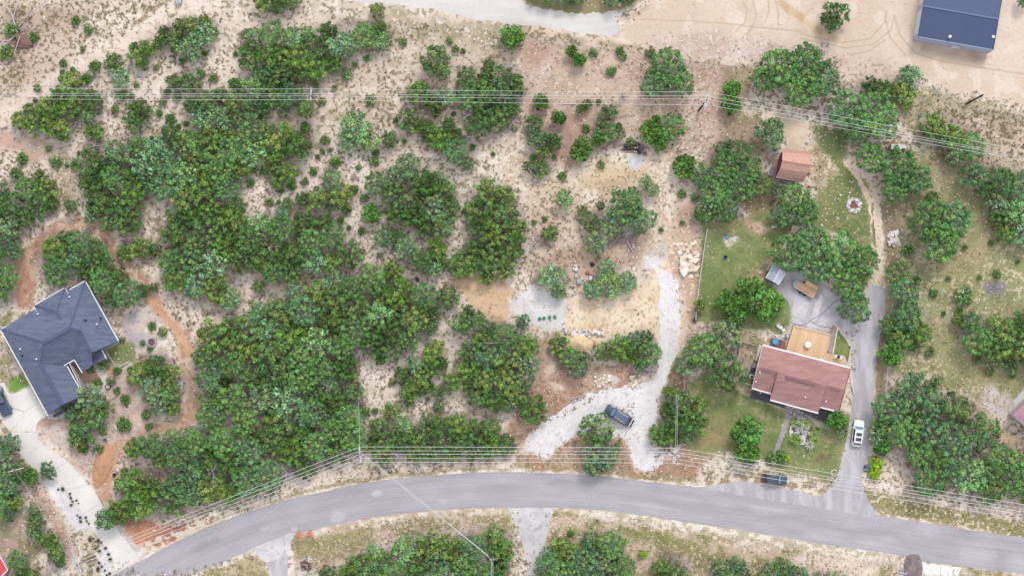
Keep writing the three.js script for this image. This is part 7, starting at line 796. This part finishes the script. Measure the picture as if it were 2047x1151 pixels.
{ const p = at(1453.5, 474), t = thing('pool_toy', 'bright blue tub on the pale rubble of the side lawn', 'tub', V3(p.x, 0, p.z)); mesh('tub', new THREE.CylinderGeometry(0.36, 0.3, 0.25, 16, 1, true).translate(0, 0.13, 0), M(90, 140, 206), t); mesh('water', new THREE.CircleGeometry(0.34, 16).rotateX(-Math.PI / 2).translate(0, 0.2, 0), M(110, 150, 214), t); }
{ const p = at(215.5, 773), t = thing('planter_box', 'dark planter with pale gravel at the end of the white walk', 'planter', V3(p.x, 0, p.z), 0.4); for (const [x, z, w, d] of [[0, -0.35, 0.8, 0.08], [0, 0.35, 0.8, 0.08], [-0.38, 0, 0.08, 0.66], [0.38, 0, 0.08, 0.66]]) mesh('side', box(x, 0.25, z, w, 0.5, d), M(62, 60, 70), t); mesh('filling', box(0, 0.36, 0, 0.68, 0.06, 0.62), M(220, 190, 190), t); }
{ const p = at(228, 949), t = thing('dark_tub', 'small dark tub below the orange sand heap', 'tub', V3(p.x, 0, p.z)); mesh('tub', new THREE.CylinderGeometry(0.34, 0.28, 0.3, 14, 1, true).translate(0, 0.15, 0), M(70, 70, 80), t); mesh('base', cyl(0, 0.04, 0, 0.28, 0.28, 0.03, 12), M(60, 60, 70), t); }
{ const p = at(1388, 640), t = thing('wheelbarrow', 'dark wheelbarrow beside the lawn fence', 'wheelbarrow', V3(p.x, 0, p.z), 0.6); mesh('tray', new THREE.CylinderGeometry(0.5, 0.3, 0.3, 4, 1, true).rotateY(0.785).translate(0, 0.45, 0), M(70, 74, 90), t); mesh('tray_floor', box(0, 0.31, 0, 0.42, 0.03, 0.42), M(60, 62, 76), t); mesh('wheel', new THREE.CylinderGeometry(0.2, 0.2, 0.08, 14).rotateX(Math.PI / 2).translate(0.55, 0.2, 0), tyreM, t); for (const s of [-1, 1]) mesh('handle', bar(V3(0.5, 0.25, s * 0.14), V3(-0.85, 0.55, s * 0.28), 0.04, 0.04), M(190, 190, 196), t); }
{ const p = at(1617, 373.5), t = thing('kayak', 'small red plastic kayak lying below the cabin', 'kayak', V3(p.x, 0, p.z), 0.1); mesh('hull', new THREE.SphereGeometry(0.5, 18, 10).scale(1, 0.28, 0.34).translate(0, 0.16, 0), M(236, 92, 92), t); mesh('seat', new THREE.SphereGeometry(0.2, 12, 8).scale(1, 0.4, 0.6).translate(-0.05, 0.28, 0), M(120, 50, 56), t); }
log('reddish board lying left of the red kayak', 1599, 369, 1609, 372, 0.09, M(214, 130, 116), 0.12);
{ const p = at(1803, 1142.5), t = thing('canoe', 'silver canoe shaped trough beside the dark gravel heap', 'trough', V3(p.x, 0, p.z), -0.25); mesh('hull', new THREE.SphereGeometry(0.9, 20, 10, 0, 6.284, 1.5708, 1.5708).scale(1, 0.35, 0.36).translate(0, 0.33, 0), M(176, 190, 198), t); mesh('rim', new THREE.TorusGeometry(0.9, 0.05, 6, 24).rotateX(Math.PI / 2).scale(1, 1, 0.36).translate(0, 0.34, 0), trimM, t); }
{ // heap of dark gravel tipped at the road edge
  const c = at(1826, 1136), g = new THREE.PlaneGeometry(4, 6, 34, 46).rotateX(-Math.PI / 2), a = g.attributes.position; for (let i = 0; i < a.count; i++) { const x = a.getX(i), z = a.getZ(i), q = 1 - Math.hypot(x / 1.75, z / 2.7) + 0.3 * (fbm(x + 9, z + 9, 3) - 0.5); a.setY(i, q > 0 ? 0.85 * q ** 0.8 + 0.1 * fbm(x * 5, z * 5, 8, 2) : -0.1); } g.computeVertexNormals(); const o = mesh('gravel_heap', g, TM([150, 138, 136], [120, 108, 108], 2, { scale: 12, seed: 71, fine: 0.4 })); o.position.set(c.x, 0, c.z); tag(o, 'heap of dark grey gravel tipped at the lower right road edge', 'gravel heap');
}
{ const c = at(1158, 685), g = new THREE.PlaneGeometry(6.5, 4.6, 40, 30).rotateX(-Math.PI / 2), a = g.attributes.position; for (let i = 0; i < a.count; i++) { const x = a.getX(i), z = a.getZ(i), q = 1 - Math.hypot(x / 2.7, z / 1.9) + 0.3 * (fbm(x + 5, z + 5, 13) - 0.5); a.setY(i, q > 0 ? 1.1 * q ** 0.9 + 0.05 * fbm(x * 5, z * 5, 8, 2) : -0.1); } g.computeVertexNormals(); const o = mesh('sand_heap', g, TM([240, 216, 178], [228, 198, 152], 3, { scale: 8, seed: 73 })); o.position.set(c.x, 0, c.z); tag(o, 'heap of yellow sand below the stones of the dug pit', 'sand heap'); }
{ const c = at(204, 930), g = new THREE.PlaneGeometry(5, 9, 30, 50).rotateX(-Math.PI / 2), a = g.attributes.position; for (let i = 0; i < a.count; i++) { const x = a.getX(i), z = a.getZ(i), q = 1 - Math.hypot((x + z * 0.25) / 1.7, z / 4) + 0.4 * (fbm(x + 5, z + 5, 23) - 0.5); a.setY(i, q > 0 ? 0.9 * q ** 0.9 + 0.08 * fbm(x * 4, z * 4, 8, 2) : -0.1); } g.computeVertexNormals(); const o = mesh('sand_heap', g, TM([210, 164, 130], [198, 150, 116], 3, { scale: 8, seed: 75 })); o.position.set(c.x, 0, c.z); tag(o, 'heap of orange sand above the winding white drive', 'sand heap'); }
{ const p = at(357, 3), t = thing('white_box_trailer', 'end of a small white trailer at the top edge beside the track', 'trailer', V3(p.x, 0, p.z), 0.45); mesh('box', new RoundedBoxGeometry(0.9, 0.9, 1.3, 2, 0.05).translate(0, 0.75, 0), M(226, 236, 238), t); mesh('roof_edge', box(0, 1.22, 0, 0.8, 0.04, 1.2), M(170, 190, 194), t); for (const s of [-1, 1]) mesh('wheel', new THREE.CylinderGeometry(0.25, 0.25, 0.12, 14).rotateZ(Math.PI / 2).translate(s * 0.5, 0.25, 0), tyreM, t); }
{ const p = at(612, 1130), t = thing('scrap_heap', 'rusty burn heap on the pale gravel by the bottom wood', 'scrap heap', V3(p.x, 0, p.z)), R = rng(31); for (let i = 0; i < 18; i++) { const o = mesh('scrap', rockGeos[i % 6], [M(150, 104, 90), M(120, 86, 78), M(186, 160, 146)][i % 3], t); o.position.set((R() - 0.5) * 1.8, 0.15 + R() * 0.3, (R() - 0.5) * 1.8); o.scale.set(0.3 + 0.5 * R(), 0.3, 0.3 + 0.5 * R()); o.rotation.set(R(), R() * 6, R()); } }
{ const p = at(1870, 187), t = thing('sign_board', 'little white board sign at the edge of the sandy yard', 'sign', V3(p.x, 0, p.z), 0.4); mesh('board', box(0, 0.8, 0, 1.2, 0.5, 0.04), M(222, 226, 232), t).rotation.x = -0.5; for (const s of [-1, 1]) mesh('post', box(s * 0.5, 0.45, 0, 0.06, 0.9, 0.06), poleM, t); }
{ const p = at(1566, 218), t = thing('ash_heap_stone', 'pale stone block under the upper wires beside the light oak', 'stone block', V3(at(1597, 219).x, 0, at(1597, 219).z)); const o = mesh('block', rockGeos[1], M(226, 206, 186), t); o.scale.set(1.3, 0.6, 0.9); o.position.y = 0.25; }
// ------------------------------------------------------------------ what nobody could count: grass tufts and loose stones, thickest where the ground is wild
const sheetsMask = (px, py) => false;
{
  const tuftGeo = (seed, n) => { const R = rng(seed), p = []; for (let i = 0; i < n; i++) { const a = R() * 6.283, b = a + 1.2 + R(), l = 0.5 * (0.6 + 0.7 * R()); p.push(Math.cos(a) * 0.14, 0, Math.sin(a) * 0.14, Math.cos(b) * 0.16, 0.02, Math.sin(b) * 0.16, Math.cos(a + 0.5) * l, 0.3 + 0.4 * R(), Math.sin(a + 0.5) * l); } const g = new THREE.BufferGeometry(); g.setAttribute('position', new THREE.Float32BufferAttribute(p, 3)); g.computeVertexNormals(); return g; };
  const roads = [[300, 1105, 425, 1085, 512, 1060, 657, 1016, 824, 988, 1024, 980, 1250, 990, 1500, 1030, 1760, 1066, 2060, 1112]].map((q) => pairs(q)), lanes = [[[1760, 570], [1735, 680], [1725, 850], [1705, 940], [1690, 1000]], [[1320, 540], [1340, 640], [1325, 730], [1230, 800], [1075, 885]], [[1300, 780], [1280, 920]], [[1752, 560], [1755, 440], [1715, 345]], [[40, 860], [110, 930], [180, 1010], [240, 1090]], [[700, 0], [960, 20], [1200, 50]], [[1062, 1020], [1068, 1100]], [[545, 1090], [560, 1150]]];
  const houses = [[[0, 657], [169, 561], [236, 681], [170, 795], [95, 830]], [[1525, 645], [1705, 690], [1680, 825], [1500, 795]], [[1836, -50], [2008, -24], [1987, 100], [1829, 80]], [[1537, 292], [1622, 297], [1608, 364], [1537, 354]], [[1535, 525], [1700, 580], [1690, 660], [1580, 650]], [[1378, 985], [1400, 966], [1480, 955], [1640, 984], [1690, 960], [1745, 1000], [1755, 1035], [1400, 1035]], [[-10, 760], [62, 768], [95, 832], [72, 866], [10, 870]], [[300, 630], [300, 630], [300, 630]]];
  const keep = (px, py) => !(roads.some((r) => edgeDist(r, px, py, false) < 42) || lanes.some((r, i) => edgeDist(r, px, py, false) < [22, 22, 26, 13, 34, 34, 26, 34][i]) || houses.some((q) => inPoly(q, px, py)));
  const R = rng(4242), lists = { dry: [], green: [], stone: [] };
  for (let n = 0; n < 620000; n++) {
    const i = Math.floor(R() * TW), j = Math.floor(R() * TH), k = j * TW + i, x = X0 + (i + R()) / TW * WX, z = Z0 + (j + R()) / TH * WZ, spot = sstep(0.42, 0.62, f5[k]), u = R(), v = R(), w = R();
    const [px, py] = toPx(x, z); if (!keep(px, py)) continue;
    if (u < tuft[k] * 0.2 * (0.15 + 0.85 * spot) * (0.25 + 1.5 * sstep(0.35, 0.65, f70[k]))) lists.dry.push([x, z, R()]);
    if (v < grass[k] * 0.05) lists.green.push([x, z, R()]);
    if (w < stone[k] * 0.1) lists.stone.push([x, z, R()]);
  }
  const put = (name, label, cat, geos, m, list, size, flat, tint) => geos.forEach((g, gi) => {
    const l = list.filter((_, i) => i % geos.length === gi), o = new THREE.InstancedMesh(g, m, l.length), q = new THREE.Object3D(), c = new THREE.Color();
    l.forEach(([x, z, r], i) => { q.position.set(x, flat ? 0.02 : 0, z); q.rotation.set(0, r * 97, 0); q.scale.set(size * (0.5 + r * r), size * (flat || 1) * (0.6 + 0.6 * ((r * 7) % 1)), size * (0.5 + ((r * 13) % 1))); q.updateMatrix(); o.setMatrixAt(i, q.matrix); const b = tint((r * 31) % 1, (r * 53) % 1); o.setColorAt(i, c.setRGB(...b)); });
    o.name = numbered(name); o.castShadow = o.receiveShadow = true; scene.add(o); tag(o, label, cat, null, 'stuff');
  });
  const one = (c, k) => c.map((v) => base(v) * k);
  put('dry_grass', 'dry olive brown grass tufts scattered over the caliche', 'grass', [tuftGeo(1, 8), tuftGeo(2, 9), tuftGeo(3, 10)], new THREE.MeshStandardMaterial({ roughness: 1, side: THREE.DoubleSide }), lists.dry, 0.46, 0, (a, b) => one(a < 0.25 ? [176, 162, 134] : a < 0.8 ? [150, 137, 110] : [134, 138, 98], 0.9 + 0.6 * b));
  put('green_grass', 'green grass tufts in the lawns, verges and field', 'grass', [tuftGeo(4, 8), tuftGeo(5, 9)], new THREE.MeshStandardMaterial({ roughness: 1, side: THREE.DoubleSide }), lists.green, 0.36, 0, (a, b) => one(a < 0.5 ? [136, 158, 92] : a < 0.8 ? [162, 166, 112] : [120, 146, 82], 1.1 + 0.5 * b));
  put('loose_stones', 'loose pale limestone pieces strewn over bare ground and road edges', 'stones', [rockGeos[0], rockGeos[4]], new THREE.MeshStandardMaterial({ roughness: 0.95 }), lists.stone, 0.23, 0.5, (a, b) => one(a < 0.5 ? [240, 226, 204] : [226, 214, 200], 0.75 + 0.35 * b));
  console.log('tufts', lists.dry.length, lists.green.length, 'stones', lists.stone.length);
}
renderer.render(scene, camera);
